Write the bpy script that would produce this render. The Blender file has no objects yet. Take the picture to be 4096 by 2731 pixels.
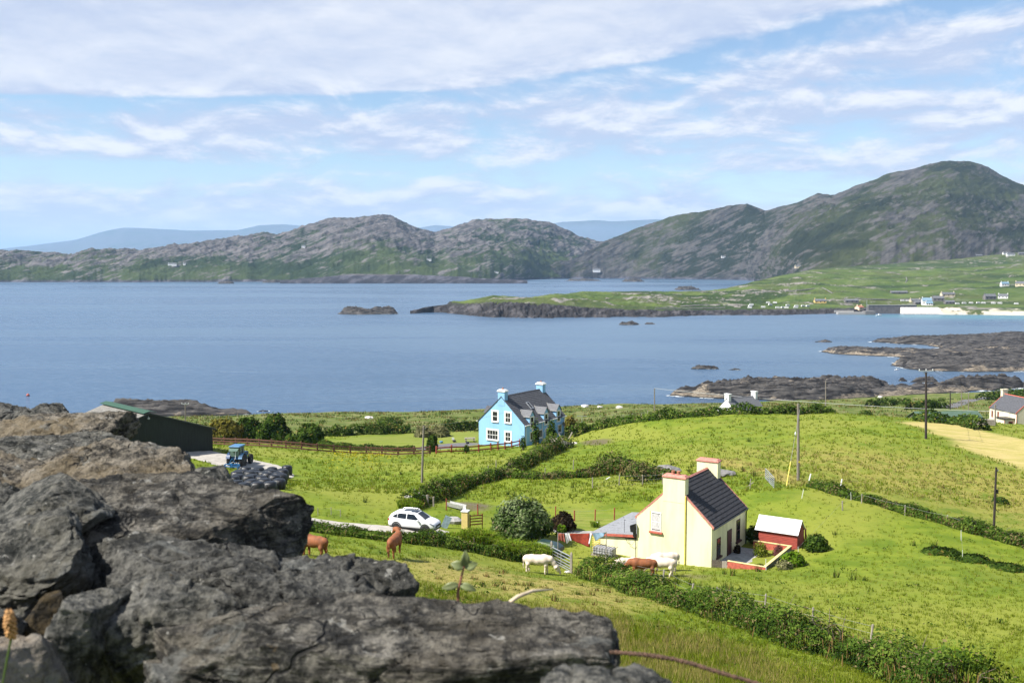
import bpy, bmesh, math, random
import numpy as np
from mathutils import Vector, Matrix

# ------------------------------------------------------------------ scene, camera, sky, sun, exposure
S = bpy.context.scene
COL = S.collection
R = math.radians
CAMZ = 60.0                      # eye height above the sea
F_PX, CX, CY, HOR = 4000.0, 2048.0, 1365.5, 1049.0
TH = math.atan((CY - HOR) / F_PX)  # camera pitch below the horizon
cam_data = bpy.data.cameras.new('camera')
cam_data.sensor_width = 36.0
cam_data.lens = 36.0 * F_PX / 4096.0
cam_data.clip_start = 0.05
cam_data.clip_end = 80000.0
cam_data.dof.use_dof = True
cam_data.dof.focus_distance = 75.0
cam_data.dof.aperture_fstop = 10.0
cam = bpy.data.objects.new('camera', cam_data)
COL.objects.link(cam)
cam.location = (0, 0, CAMZ)
cam.rotation_euler = (R(90) - TH, 0, 0)
S.camera = cam

SUN_EL, SUN_AZ = R(49), math.atan2(-0.95, -0.31)   # azimuth clockwise from +Y
sun_dir = Vector((math.sin(SUN_AZ) * math.cos(SUN_EL), math.cos(SUN_AZ) * math.cos(SUN_EL), math.sin(SUN_EL)))
sun_data = bpy.data.lights.new('sun', 'SUN')
sun_data.energy = 5.0
sun_data.angle = R(0.53)
sun_data.color = (1.0, 0.955, 0.88)
sun = bpy.data.objects.new('sun', sun_data)
COL.objects.link(sun)
sun.location = (-80, -20, 160)
sun.rotation_euler = (-sun_dir).to_track_quat('-Z', 'Y').to_euler()

S.view_settings.view_transform = 'Standard'
S.view_settings.look = 'None'
S.view_settings.exposure = 1.15
S.view_settings.gamma = 1.0
S.view_settings.use_curve_mapping = False
S.render.film_transparent = False
cy = S.cycles
cy.use_denoising = True
try:
    cy.denoiser = 'OPENIMAGEDENOISE'
except Exception:
    pass
cy.max_bounces = 5
cy.diffuse_bounces = 2
cy.glossy_bounces = 2
cy.transmission_bounces = 3
cy.transparent_max_bounces = 4
cy.volume_bounces = 0
cy.caustics_reflective = False
cy.caustics_refractive = False
cy.sample_clamp_indirect = 4.0

# ------------------------------------------------------------------ node helpers
class NT:
    """small wrapper to write node trees as expressions"""
    def __init__(s, tree):
        s.t = tree; s.n = tree.nodes; s.l = tree.links
    def node(s, kind, **kw):
        nd = s.n.new(kind)
        for k, v in kw.items(): setattr(nd, k, v)
        return nd
    def put(s, sock, v):
        if isinstance(v, bpy.types.NodeSocket): s.l.new(v, sock)
        elif v is not None:
            if hasattr(sock.default_value, '__len__') and not isinstance(v, (tuple, list)): v = (v,) * len(sock.default_value)
            if hasattr(sock.default_value, '__len__') and len(sock.default_value) == 4 and len(v) == 3: v = (*v, 1.0)
            sock.default_value = v
    def math(s, op, a, b=None, c=None, clamp=False):
        nd = s.node('ShaderNodeMath', operation=op, use_clamp=clamp)
        s.put(nd.inputs[0], a)
        if b is not None: s.put(nd.inputs[1], b)
        if c is not None: s.put(nd.inputs[2], c)
        return nd.outputs[0]
    def add(s, a, b): return s.math('ADD', a, b)
    def sub(s, a, b): return s.math('SUBTRACT', a, b)
    def mul(s, a, b): return s.math('MULTIPLY', a, b)
    def ss(s, v, lo, hi, a=0.0, b=1.0):
        nd = s.node('ShaderNodeMapRange', interpolation_type='SMOOTHSTEP')
        for i, x in enumerate((v, lo, hi, a, b)): s.put(nd.inputs[i], x)
        return nd.outputs[0]
    def lin(s, v, lo, hi, a=0.0, b=1.0):
        nd = s.node('ShaderNodeMapRange')
        for i, x in enumerate((v, lo, hi, a, b)): s.put(nd.inputs[i], x)
        return nd.outputs[0]
    def mix(s, f, a, b, blend='MIX'):
        nd = s.node('ShaderNodeMix', data_type='RGBA', blend_type=blend)
        s.put(nd.inputs[0], f); s.put(nd.inputs[6], a); s.put(nd.inputs[7], b)
        return nd.outputs[2]
    def noise(s, vec, scale, detail=4, rough=0.55, dist=0.0, out=0, dim='3D'):
        nd = s.node('ShaderNodeTexNoise', noise_dimensions=dim)
        if vec is not None: s.l.new(vec, nd.inputs['Vector'])
        nd.inputs['Scale'].default_value = scale
        nd.inputs['Detail'].default_value = detail
        nd.inputs['Roughness'].default_value = rough
        nd.inputs['Distortion'].default_value = dist
        return nd.outputs[out]
    def voro(s, vec, scale, feature='F1', out=0):
        nd = s.node('ShaderNodeTexVoronoi', feature=feature)
        if vec is not None: s.l.new(vec, nd.inputs['Vector'])
        nd.inputs['Scale'].default_value = scale
        return nd.outputs[out]
    def mapping(s, vec, loc=(0, 0, 0), rot=(0, 0, 0), scale=(1, 1, 1)):
        nd = s.node('ShaderNodeMapping')
        s.l.new(vec, nd.inputs[0])
        nd.inputs[1].default_value = loc; nd.inputs[2].default_value = rot; nd.inputs[3].default_value = scale
        return nd.outputs[0]
    def xyz(s, vec):
        nd = s.node('ShaderNodeSeparateXYZ'); s.l.new(vec, nd.inputs[0]); return nd.outputs
    def comb(s, x, y, z):
        nd = s.node('ShaderNodeCombineXYZ')
        for i, v in enumerate((x, y, z)): s.put(nd.inputs[i], v)
        return nd.outputs[0]
    def ramp(s, f, stops, interp='LINEAR'):
        nd = s.node('ShaderNodeValToRGB'); r = nd.color_ramp; r.interpolation = interp
        while len(r.elements) < len(stops): r.elements.new(0.5)
        for e, (p, c) in zip(r.elements, stops):
            e.position = p; e.color = (*c, 1) if len(c) == 3 else c
        s.put(nd.inputs[0], f)
        return nd.outputs[0]
    def attr(s, name, out=2):
        return s.node('ShaderNodeAttribute', attribute_name=name).outputs[out]
    def bump(s, h, strength=0.3, dist=0.1):
        nd = s.node('ShaderNodeBump')
        nd.inputs['Strength'].default_value = strength; nd.inputs['Distance'].default_value = dist
        s.l.new(h, nd.inputs['Height'])
        return nd.outputs[0]

# ------------------------------------------------------------------ world: physical sky with broken stratocumulus
W = bpy.data.worlds.new('World'); S.world = W; W.use_nodes = True
w = NT(W.node_tree); w.n.clear()
sky = w.node('ShaderNodeTexSky', sky_type='NISHITA')
sky.sun_disc = False
sky.sun_elevation = SUN_EL
sky.sun_rotation = SUN_AZ % (2 * math.pi)
sky.altitude = 60; sky.air_density = 1.0; sky.dust_density = 0.1; sky.ozone_density = 2.5
gen = w.node('ShaderNodeTexCoord').outputs['Generated']
dx, dy, dz = w.xyz(gen)
hyp = w.math('SQRT', w.add(w.mul(dx, dx), w.mul(dy, dy)))
el = w.math('DIVIDE', dz, w.math('MAXIMUM', hyp, 0.02))          # tangent of the elevation
elp = w.math('MAXIMUM', el, 0.0)
az = w.math('ARCTAN2', dx, dy)
k = w.math('DIVIDE', 1.0, w.add(elp, 0.085))                      # cloud deck seen in perspective
pl = w.comb(w.mul(w.mul(w.math('SINE', az), k), 0.62), w.mul(w.math('COSINE', az), k), 0.0)
warp = w.noise(pl, 0.55, 3, 0.5, out=1)
plw = w.node('ShaderNodeVectorMath', operation='MULTIPLY_ADD')
w.l.new(warp, plw.inputs[0]); plw.inputs[1].default_value = (0.5, 0.5, 0.3); w.l.new(pl, plw.inputs[2])
plv = plw.outputs[0]
n1 = w.noise(plv, 0.75, 6, 0.58)
def puff(de):
    """heaped texture of the cloud deck at a shifted height"""
    e2 = w.math('POWER', w.add(elp, de + 0.02), 0.72)
    v = w.comb(w.mul(az, 9.5), w.mul(e2, 22.0), 0.0)
    return w.noise(v, 1.0, 8, 0.62, dist=0.3)
pA = puff(0.0); pB = puff(0.011)
# how much cloud at each height: high sheet (thinned above the view to lower ambient light), clear lane, broken bank, clear lane, bright low bank
tilt = w.mul(w.math('SINE', az), w.ss(el, 0.10, 0.2, 0.0, 0.15))
ee = w.add(w.sub(el, tilt), w.mul(w.sub(n1, 0.5), 0.045))
pw = w.ss(ee, 0.165, 0.205, 0.60, 0.24)
dens = w.add(w.mul(n1, w.math('SUBTRACT', 1.0, pw)), w.mul(pA, pw))
bias = w.ramp(w.lin(ee, 0.0, 0.34), [
    (0.0, (0.56,) * 3), (0.07, (0.60,) * 3), (0.15, (0.615,) * 3), (0.20, (0.54,) * 3), (0.255, (0.475,) * 3), (0.31, (0.565,) * 3),
    (0.42, (0.60,) * 3), (0.475, (0.50,) * 3), (0.52, (0.445,) * 3), (0.56, (0.68,) * 3), (0.64, (0.82,) * 3), (0.80, (0.72,) * 3), (1.0, (0.50,) * 3)])
cov = w.ss(w.add(dens, bias), 0.93, 1.10)
topl = w.math('MULTIPLY_ADD', w.sub(pA, pB), w.ss(ee, 0.17, 0.21, 2.4, 0.7), 0.46)          # sunlit tops, greyer bases
lit = w.ss(w.add(w.mul(topl, 0.60), w.mul(w.add(w.add(w.mul(n1, 0.8), 0.1), w.mul(bias, 0.5)), 0.45)), 0.50, 0.90)
ccol = w.mix(lit, (0.262, 0.298, 0.385), (0.445, 0.450, 0.468))
hz = w.ss(el, -0.01, 0.075)                                       # pale air low over the sea
skyc = w.node('ShaderNodeVectorMath', operation='SCALE'); w.l.new(sky.outputs[0], skyc.inputs[0]); skyc.inputs['Scale'].default_value = 0.068
ccol = w.mix(hz, (0.380, 0.420, 0.465), ccol)
wc = w.mix(w.mul(cov, 0.95), skyc.outputs[0], ccol)
bg = w.node('ShaderNodeBackground'); w.l.new(wc, bg.inputs[0]); bg.inputs[1].default_value = 1.0
wo = w.node('ShaderNodeOutputWorld'); w.l.new(bg.outputs[0], wo.inputs[0])

# ------------------------------------------------------------------ pixel <-> place
CT, ST = math.cos(TH), math.sin(TH)
def ray(px, py):
    """slope per metre of depth: (X/Y, drop/Y)"""
    u = (px - CX) / F_PX; v = (CY - py) / F_PX
    yy = CT + v * ST
    return u / yy, (ST - v * CT) / yy
def at(px, py, Y):
    a, b = ray(px, py); return Vector((a * Y, Y, CAMZ - b * Y))
def on_z(px, py, z=0.0):
    a, b = ray(px, py); Y = (CAMZ - z) / b; return Vector((a * Y, Y, z))

# ------------------------------------------------------------------ numpy noise
def _hash(ix, iy, iz, seed):
    h = (ix.astype(np.int64) * 374761393 + iy.astype(np.int64) * 668265263 + iz.astype(np.int64) * 2147483647 + seed * 1274126177) & 0xFFFFFFFF
    h = ((h ^ (h >> 13)) * 1274126177) & 0xFFFFFFFF
    h = ((h ^ (h >> 16)) * 2246822519) & 0xFFFFFFFF
    return h ^ (h >> 15)
_G = np.array([[1,1,0],[-1,1,0],[1,-1,0],[-1,-1,0],[1,0,1],[-1,0,1],[1,0,-1],[-1,0,-1],[0,1,1],[0,-1,1],[0,1,-1],[0,-1,-1],[1,1,0],[-1,1,0],[0,-1,1],[0,-1,-1]], float)
def pnoise(p, seed=0):
    p = np.asarray(p, float); i = np.floor(p); f = p - i; i = i.astype(np.int64)
    u = f * f * f * (f * (f * 6 - 15) + 10)
    out = 0
    for dx_ in (0, 1):
        wx = u[:, 0] if dx_ else 1 - u[:, 0]
        for dy_ in (0, 1):
            wy = u[:, 1] if dy_ else 1 - u[:, 1]
            for dz_ in (0, 1):
                wz = u[:, 2] if dz_ else 1 - u[:, 2]
                g = _G[_hash(i[:, 0] + dx_, i[:, 1] + dy_, i[:, 2] + dz_, seed) & 15]
                out = out + wx * wy * wz * (g[:, 0] * (f[:, 0] - dx_) + g[:, 1] * (f[:, 1] - dy_) + g[:, 2] * (f[:, 2] - dz_))
    return out
def fbm(p, octv=4, gain=0.5, lac=2.03, seed=0, ridged=False):
    p = np.asarray(p, float); s = 0; a = 1.0; tot = 0
    for o in range(octv):
        n = pnoise(p, seed + o * 17)
        if ridged: n = 1 - 2.2 * np.abs(n)
        s = s + a * n; tot += a; a *= gain; p = p * lac + 13.7
    return s / tot
def v3(x, y, z=0.0):
    x = np.asarray(x, float); return np.stack([x, np.asarray(y, float), np.zeros_like(x) + z], -1)
def sstep(x, a, b):
    t = np.clip((np.asarray(x, float) - a) / (b - a), 0, 1); return t * t * (3 - 2 * t)

# ------------------------------------------------------------------ mesh helpers
def mesh_np(name, V, Fc, mat=None, parent=None, smooth=True, attrs=None, fast=True):
    V = np.ascontiguousarray(V, np.float32); Fc = np.ascontiguousarray(Fc, np.int32)
    me = bpy.data.meshes.new(name)
    me.vertices.add(len(V)); me.vertices.foreach_set('co', V.ravel())
    k_ = Fc.shape[1]
    me.loops.add(Fc.size); me.loops.foreach_set('vertex_index', Fc.ravel())
    me.polygons.add(len(Fc))
    me.polygons.foreach_set('loop_start', np.arange(0, Fc.size, k_, dtype=np.int32))
    if smooth: me.polygons.foreach_set('use_smooth', np.ones(len(Fc), bool))
    for nm, arr in (attrs or {}).items():
        arr = np.ascontiguousarray(arr, np.float32)
        me.attributes.new(nm, 'FLOAT', 'POINT').data.foreach_set('value', arr.ravel())
    me.update(calc_edges=True)
    if mat: me.materials.append(mat)
    o = bpy.data.objects.new(name, me); COL.objects.link(o)
    if parent is not None: o.parent = parent
    return o
def grid_faces(nr, nc):
    i = np.arange(nr * nc).reshape(nr, nc)
    return np.stack([i[:-1, :-1], i[:-1, 1:], i[1:, 1:], i[1:, :-1]], -1).reshape(-1, 4)
def tag(o, label=None, cat=None, group=None, kind=None):
    if label: o['label'] = label
    if cat: o['category'] = cat
    if group: o['group'] = group
    if kind: o['kind'] = kind
    return o
def thing(name, label, cat, loc=(0, 0, 0), rz=0.0, group=None):
    o = bpy.data.objects.new(name, None); COL.objects.link(o)
    o.empty_display_size = 0.3
    o.location = loc; o.rotation_euler = (0, 0, rz)
    return tag(o, label, cat, group)
def copy_tree(o, parent=None):
    c = o.copy(); COL.objects.link(c)
    if parent is not None: c.parent = parent
    for ch in list(o.children): copy_tree(ch, c)
    return c

class MB:
    """collects solid pieces; build() links them as one mesh object"""
    def __init__(s): s.v = []; s.f = []
    def raw(s, vs, fs, M=None):
        b = len(s.v)
        s.v += [tuple(M @ Vector(p)) if M is not None else tuple(p) for p in vs]
        s.f += [tuple(b + i for i in f) for f in fs]
        return s
    def box(s, x0, x1, y0, y1, z0, z1, M=None):
        return s.raw([(x0,y0,z0),(x1,y0,z0),(x1,y1,z0),(x0,y1,z0),(x0,y0,z1),(x1,y0,z1),(x1,y1,z1),(x0,y1,z1)],
                     [(0,3,2,1),(4,5,6,7),(0,1,5,4),(1,2,6,5),(2,3,7,6),(3,0,4,7)], M)
    def prism(s, prof, a, b, axis='y', M=None):
        """extrude a 2D outline (list of (p,q)) along an axis from a to b; outline lies in the other two axes"""
        n = len(prof); P = []
        for t in (a, b):
            for p, q in prof:
                P.append({'x': (t, p, q), 'y': (p, t, q), 'z': (p, q, t)}[axis])
        fs = [tuple(range(n))[::-1], tuple(range(n, 2 * n))]
        fs += [(i, (i + 1) % n, n + (i + 1) % n, n + i) for i in range(n)]
        return s.raw(P, fs, M)
    def tube(s, pts, r, n=6, M=None, caps=True):
        pts = [Vector(p) for p in pts]; rs = r if isinstance(r, (list, tuple)) else [r] * len(pts)
        vs = []; up = None
        for i, p in enumerate(pts):
            d = (pts[min(i + 1, len(pts) - 1)] - pts[max(i - 1, 0)]).normalized()
            ref = Vector((0, 0, 1)) if abs(d.z) < 0.9 else Vector((1, 0, 0))
            a = d.cross(ref).normalized(); b = d.cross(a)
            for j in range(n):
                t = 2 * math.pi * j / n
                vs.append(p + (a * math.cos(t) + b * math.sin(t)) * rs[i])
        fs = []
        for i in range(len(pts) - 1):
            for j in range(n):
                fs.append((i * n + j, i * n + (j + 1) % n, (i + 1) * n + (j + 1) % n, (i + 1) * n + j))
        if caps:
            fs.append(tuple(range(n))[::-1]); fs.append(tuple(range((len(pts) - 1) * n, len(pts) * n)))
        return s.raw(vs, fs, M)
    def lathe(s, prof, n=16, M=None):
        """prof: (r,z) from bottom to top, spun about z"""
        vs = [(r * math.cos(2 * math.pi * j / n), r * math.sin(2 * math.pi * j / n), z) for r, z in prof for j in range(n)]
        fs = [(i * n + j, i * n + (j + 1) % n, (i + 1) * n + (j + 1) % n, (i + 1) * n + j) for i in range(len(prof) - 1) for j in range(n)]
        fs += [tuple(range(n))[::-1], tuple(range((len(prof) - 1) * n, len(prof) * n))]
        return s.raw(vs, fs, M)
    def build(s, name, mat, parent=None, smooth=False, bevel=0.0):
        me = bpy.data.meshes.new(name); me.from_pydata(s.v, [], s.f); me.update()
        bm = bmesh.new(); bm.from_mesh(me)
        bmesh.ops.recalc_face_normals(bm, faces=bm.faces)
        if bevel > 0:
            bmesh.ops.bevel(bm, geom=list(bm.edges), offset=bevel, segments=1, affect='EDGES', clamp_overlap=True)
        bm.to_mesh(me); bm.free()
        if smooth: me.polygons.foreach_set('use_smooth', [True] * len(me.polygons))
        if mat: me.materials.append(mat)
        o = bpy.data.objects.new(name, me); COL.objects.link(o)
        if parent is not None: o.parent = parent
        return o

# ------------------------------------------------------------------ materials
MATS = {}
def new_mat(name):
    m = bpy.data.materials.new(name); m.use_nodes = True
    nt = NT(m.node_tree); nt.n.clear()
    out = nt.node('ShaderNodeOutputMaterial'); p = nt.node('ShaderNodeBsdfPrincipled')
    nt.l.new(p.outputs[0], out.inputs[0])
    MATS[name] = m
    return m, nt, p
def simple(name, col, rough=0.7, var=0.15, scale=3.0, metal=0.0, bump=0.0, col2=None, spec=None, stretch=(1, 1, 1)):
    """one paint or surface with uneven tone and a little relief"""
    m, nt, p = new_mat(name)
    oc = nt.node('ShaderNodeTexCoord').outputs['Object']
    mp = nt.mapping(oc, scale=stretch)
    n = nt.noise(mp, scale, 6, 0.6)
    dark = tuple(c * (1 - var * 1.6) for c in col) if col2 is None else col2
    lite = tuple(min(1, c * (1 + var * 0.5)) for c in col)
    nt.put(p.inputs['Base Color'], nt.mix(nt.ss(n, 0.3, 0.62), dark, lite))
    p.inputs['Roughness'].default_value = rough
    p.inputs['Metallic'].default_value = metal
    if spec is not None: p.inputs['Specular IOR Level'].default_value = spec
    if bump: nt.l.new(nt.bump(nt.noise(mp, scale * 9, 5, 0.65), bump, 0.02), p.inputs['Normal'])
    return m
# ------------------------------------------------------------------ near hillside: height field through measured points
CTRL = [  # pixel x, pixel y, depth in metres
 (2600,2731,36),(3400,2731,40),(4096,2731,45),(4096,2400,62),(3500,2400,62),(3000,2330,69),(2845,2268,80),(2600,2262,78),
 (2165,2290,76),(1575,2225,64),(1660,2127,80),(1200,2085,84),(1000,1960,97),(1400,2000,95),(1690,1925,114),(1910,1800,158),
 (2258,1750,168),(1500,1815,152),(900,1780,156),(930,1868,122),(853,1805,131),(1600,1740,192),(1500,1768,172),(1100,1765,168),
 (1500,1700,255),(1300,1652,350),(1000,1657,370),(1800,1642,372),(2350,1622,380),(700,1665,380),(2600,1680,163),(3000,1645,166),
 (3400,1655,172),(3700,1755,135),(3200,1700,150),(3195,1925,104),(3300,2050,92),(2550,1760,146),(2350,1850,125),(2200,1970,105),
 (2700,1900,112),(4096,1850,125),(4096,2050,100),(3978,2120,88),(4096,2300,72),(4050,1712,205),(3850,1690,182),(3850,1652,260),
 (3880,1612,350),(3980,1568,425),(3700,1577,420),(3300,1632,300),(2900,1612,385),(2000,1690,262),(200,1800,135),(-400,1800,140),(-600,1660,370),
 (4700,1700,210),(4700,2000,110),(4700,1540,440),(4700,2500,58)]
cp = [tuple(at(*c)) for c in CTRL]
cp += [(0,0,58.3),(-2.5,3.5,58.2),(-8,0,58.9),(6,0,58.0),(4,4,56.6),(0.5,8,55.0),(-6,9,55.8),(-14,16,54.2),(0,18,50.5),(9,16,50.4),(-40,40,50.5),(-60,70,45.0),(30,10,52.5),
       (60,5,53.0),(-60,0,60.5),(0,-12,60.8), (48,216,25.5),(75,214,25.0),(24,200,28.0),(9.0,87.5,34.7),(7.5,83.5,35.0)]
cp = np.array(cp)
_sx = 100.0
def _U(r2): return 0.5 * r2 * np.log(r2 + 1e-9)
_P = cp[:, :2] / _sx; _n = len(cp)
_K = _U(((_P[:, None] - _P[None]) ** 2).sum(-1)) + np.eye(_n) * 0.002
_A = np.zeros((_n + 3, _n + 3)); _A[:_n, :_n] = _K; _A[:_n, _n] = 1; _A[:_n, _n + 1:] = _P
_A[_n:, :_n] = _A[:_n, _n:].T
_w = np.linalg.solve(_A, np.concatenate([cp[:, 2], [0, 0, 0]]))
EDGE = [(-1500,1668),(0,1668),(600,1668),(900,1657),(1250,1651),(1500,1648),(1900,1634),(2250,1617),(2500,1614),(2700,1612),(2900,1609),(3150,1604),(3400,1591),(3550,1577),(3700,1570),(4000,1553),(4500,1532),(5500,1500)]
_e = np.array([on_z(px, py, 4.0)[:2] for px, py in EDGE])
def edge_y(x): return np.interp(x, _e[:, 0], _e[:, 1])
def tps(x, y):
    x = np.asarray(x, float); y = np.asarray(y, float)
    out = np.empty(x.shape); xf = x.ravel() / _sx; yf = y.ravel() / _sx; of = np.empty(xf.shape)
    for a in range(0, len(xf), 20000):
        q = np.stack([xf[a:a + 20000], yf[a:a + 20000]], -1)
        r2 = ((q[:, None] - _P[None]) ** 2).sum(-1)
        of[a:a + 20000] = _U(r2) @ _w[:_n] + _w[_n] + q @ _w[_n + 1:]
    return of.reshape(x.shape)
def hz_(x, y):
    """ground height"""
    x = np.atleast_1d(np.asarray(x, float)); y = np.atleast_1d(np.asarray(y, float))
    z = tps(x, y)
    ey = edge_y(x); d = y - ey
    far = np.clip(d, 0, None)
    z = np.where(d > -120, np.minimum(z, 4.0 + 0.16 * np.clip(-d, 0, None) ** 1.0 + 3.0 * sstep(d, -40, -120)), z) if False else z
    z = z - sstep(d, -6, 9) * (np.clip(z, 0, None) + 2.5)
    far_n = fbm(v3(x / 26, y / 26), 3, seed=3) * 0.9 * sstep(y, 25, 90) + fbm(v3(x / 6, y / 6), 3, seed=5) * 0.22 * sstep(y, 10, 40)
    yard = sstep(np.hypot(x - 24, y - 82), 17, 9) * 1.0
    return z + far_n * (1 - 0.8 * yard)
def h(x, y): return float(hz_(x, y)[0])
_Ys = np.concatenate([np.arange(8, 60, 0.25), np.arange(60, 200, 0.35), np.arange(200, 520, 0.8)])
def G(px, py, ymin=20.0):
    """where the line of sight through a pixel first meets the ground"""
    a, b = ray(px, py); Y = _Ys[_Ys >= ymin]
    d = (CAMZ - b * Y) - hz_(a * Y, Y)
    i = np.argmax(d <= 0)
    if d[i] > 0: i = len(Y) - 1
    if i > 0:
        t = d[i - 1] / (d[i - 1] - d[i] + 1e-9); y = Y[i - 1] + t * (Y[i] - Y[i - 1])
    else: y = Y[0]
    return Vector((a * y, y, h(a * y, y)))
def in_poly(x, y, poly):
    x = np.asarray(x); y = np.asarray(y); ins = np.zeros(x.shape, bool); n = len(poly)
    for i in range(n):
        x0, y0 = poly[i][:2]; x1, y1 = poly[(i + 1) % n][:2]
        c = (y0 > y) != (y1 > y)
        ins ^= c & (x < (x1 - x0) * (y - y0) / (y1 - y0 + 1e-12) + x0)
    return ins
def poly_dist(x, y, poly, closed=True):
    """distance to a polyline"""
    x = np.asarray(x, float); y = np.asarray(y, float); d = np.full(x.shape, 1e9); n = len(poly)
    for i in range(n if closed else n - 1):
        ax, ay = poly[i][:2]; bx, by = poly[(i + 1) % n][:2]
        t = np.clip(((x - ax) * (bx - ax) + (y - ay) * (by - ay)) / ((bx - ax) ** 2 + (by - ay) ** 2 + 1e-9), 0, 1)
        d = np.minimum(d, np.hypot(x - ax - t * (bx - ax), y - ay - t * (by - ay)))
    return d
def soft_poly(x, y, poly, w=1.5):
    return sstep(np.where(in_poly(x, y, poly), 1, -1) * poly_dist(x, y, poly), -w, w)
def gp(pts): return [tuple(G(*p)) for p in pts]

# regions of the fields, drawn on the ground
HAY = gp([(3585,1690),(3700,1686),(3850,1700),(3930,1722),(4096,1758),(4500,1825),(4500,1940),(4096,1872),(3900,1810),(3760,1745),(3700,1712)])
DRY = gp([(3000,1800),(3350,1790),(3700,1830),(4096,1880),(4400,1990),(4400,2150),(4096,2110),(3800,2030),(3500,1960),(3250,1900)])
ROUGH = gp([(1700,2350),(2000,2420),(2300,2440),(2700,2520),(3050,2640),(3300,2800),(2400,2800),(2350,2600)])
MOWN = gp([(2300,2030),(2500,2050),(2540,2110),(2440,2160),(2280,2160),(2150,2120)])
LAWN = gp([(1260,1768),(1500,1745),(1700,1732),(1905,1722),(1905,1790),(1700,1800),(1500,1790)])
STUB = gp([(1620,2245),(1800,2230),(2080,2300),(2350,2330),(2650,2420),(2500,2440),(2150,2400),(1700,2330)])
STRIP = gp([(2700,1840),(2950,1835),(3200,1905),(3260,1935),(3180,1945),(2950,1880)])
BARE = gp([(2350,1762),(2420,1755),(2450,1766),(2400,1780),(2350,1778)]) 
BARE2 = gp([(1860,2015),(1950,2018),(1960,2040),(1880,2040)])
MUD = gp([(2690,2290),(2760,2288),(2860,2300),(2820,2320),(2700,2310)])

ys = np.concatenate([np.arange(-10, 10, 1.0), np.arange(10, 36, 0.7), np.arange(36, 120, 0.42), np.arange(120, 205, 0.75), np.arange(205, 440, 1.7), np.arange(440, 560, 6)])
ss_ = np.linspace(-0.80, 0.80, 420)
YY, SS = np.meshgrid(ys, ss_, indexing='ij'); XX = SS * (YY + 26)
ZZ = hz_(XX.ravel(), YY.ravel()).reshape(XX.shape)
fx, fy = XX.ravel(), YY.ravel()
ZZ = ZZ + (fbm(v3(fx / 1.1, fy / 1.1), 3, seed=9) * 0.10 * sstep(fy, 14, 30) * (1 - soft_poly(fx, fy, LAWN, 2))).reshape(ZZ.shape)
tex_n = fbm(v3(fx / 5, fy / 5), 4, seed=21)
rag = tex_n * 3.0
def msk(poly, w=2.0): return sstep(np.where(in_poly(fx, fy, poly), 1, -1) * poly_dist(fx, fy, poly) + rag, -w, w)
g_attr = {
 'hay': msk(HAY, 1.5), 'dry': np.clip(0.75 * msk(DRY, 9) + msk(STRIP, 1.2), 0, 1), 'rough': msk(ROUGH, 3), 'lawn': np.clip(msk(LAWN, 0.8) + msk(MOWN, 0.8), 0, 1),
 'stub': msk(STUB, 2.5), 'bare': np.clip(msk(BARE, .8) + msk(BARE2, .8) + 0.6 * msk(MUD, .8), 0, 1),
 'moor': sstep(fy, 178, 215) * (1 - msk(HAY, 2)),
}
m_ground, nt, p = new_mat('pasture')
pos = nt.node('ShaderNodeNewGeometry').outputs['Position']
a1 = nt.noise(pos, 0.055, 4, 0.55); a2 = nt.noise(pos, 0.42, 5, 0.6); a3 = nt.noise(pos, 2.6, 5, 0.7); a4 = nt.noise(pos, 9.0, 3, 0.7)
col = nt.mix(nt.ss(a2, 0.34, 0.66), (0.110, 0.165, 0.010), (0.185, 0.230, 0.020))
col = nt.mix(nt.ss(a1, 0.46, 0.62), col, (0.215, 0.240, 0.032))
col = nt.mix(nt.mul(nt.ss(a3, 0.52, 0.68), 0.40), col, (0.060, 0.110, 0.008))
moor = nt.mix(nt.ss(a2, 0.40, 0.60), (0.075, 0.110, 0.016), (0.12, 0.15, 0.025))
moor = nt.mix(nt.mul(nt.ss(nt.noise(pos, 0.16, 5, 0.65), 0.48, 0.60), 0.75), moor, (0.22, 0.205, 0.085))
col = nt.mix(nt.attr('moor'), col, moor)
straw = nt.mix(nt.ss(a3, 0.35, 0.65), (0.235, 0.205, 0.04), (0.34, 0.28, 0.085))
col = nt.mix(nt.mul(nt.attr('dry'), nt.ss(nt.add(nt.mul(a2, 0.6), nt.mul(a3, 0.4)), 0.37, 0.55)), col, straw)
hay = nt.mix(nt.ss(nt.noise(nt.mapping(pos, rot=(0, 0, 0.5), scale=(0.25, 2.2, 1)), 0.9, 5, 0.6), 0.40, 0.62), (0.50, 0.40, 0.16), (0.36, 0.32, 0.09))
col = nt.mix(nt.attr('hay'), col, hay)
col = nt.mix(nt.mul(nt.attr('stub'), nt.ss(nt.add(nt.mul(a2, 0.5), nt.mul(a3, 0.5)), 0.37, 0.54)), col, (0.33, 0.275, 0.08))
col = nt.mix(nt.mul(nt.attr('rough'), nt.ss(a3, 0.32, 0.56)), col, (0.29, 0.205, 0.07))
lawn = nt.mix(nt.ss(nt.noise(nt.mapping(pos, rot=(0, 0, 0.35), scale=(0.15, 1.6, 1)), 1.0, 3, 0.5), 0.42, 0.58), (0.155, 0.205, 0.024), (0.215, 0.235, 0.045))
col = nt.mix(nt.attr('lawn'), col, lawn)
col = nt.mix(nt.mul(nt.attr('bare'), nt.ss(a4, 0.30, 0.52)), col, (0.135, 0.105, 0.070))
nt.put(p.inputs['Base Color'], col)
p.inputs['Roughness'].default_value = 0.9; p.inputs['Specular IOR Level'].default_value = 0.15
nt.l.new(nt.bump(nt.add(nt.mul(a3, 0.6), nt.mul(a4, 0.4)), 0.55, 0.25), p.inputs['Normal'])
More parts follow.
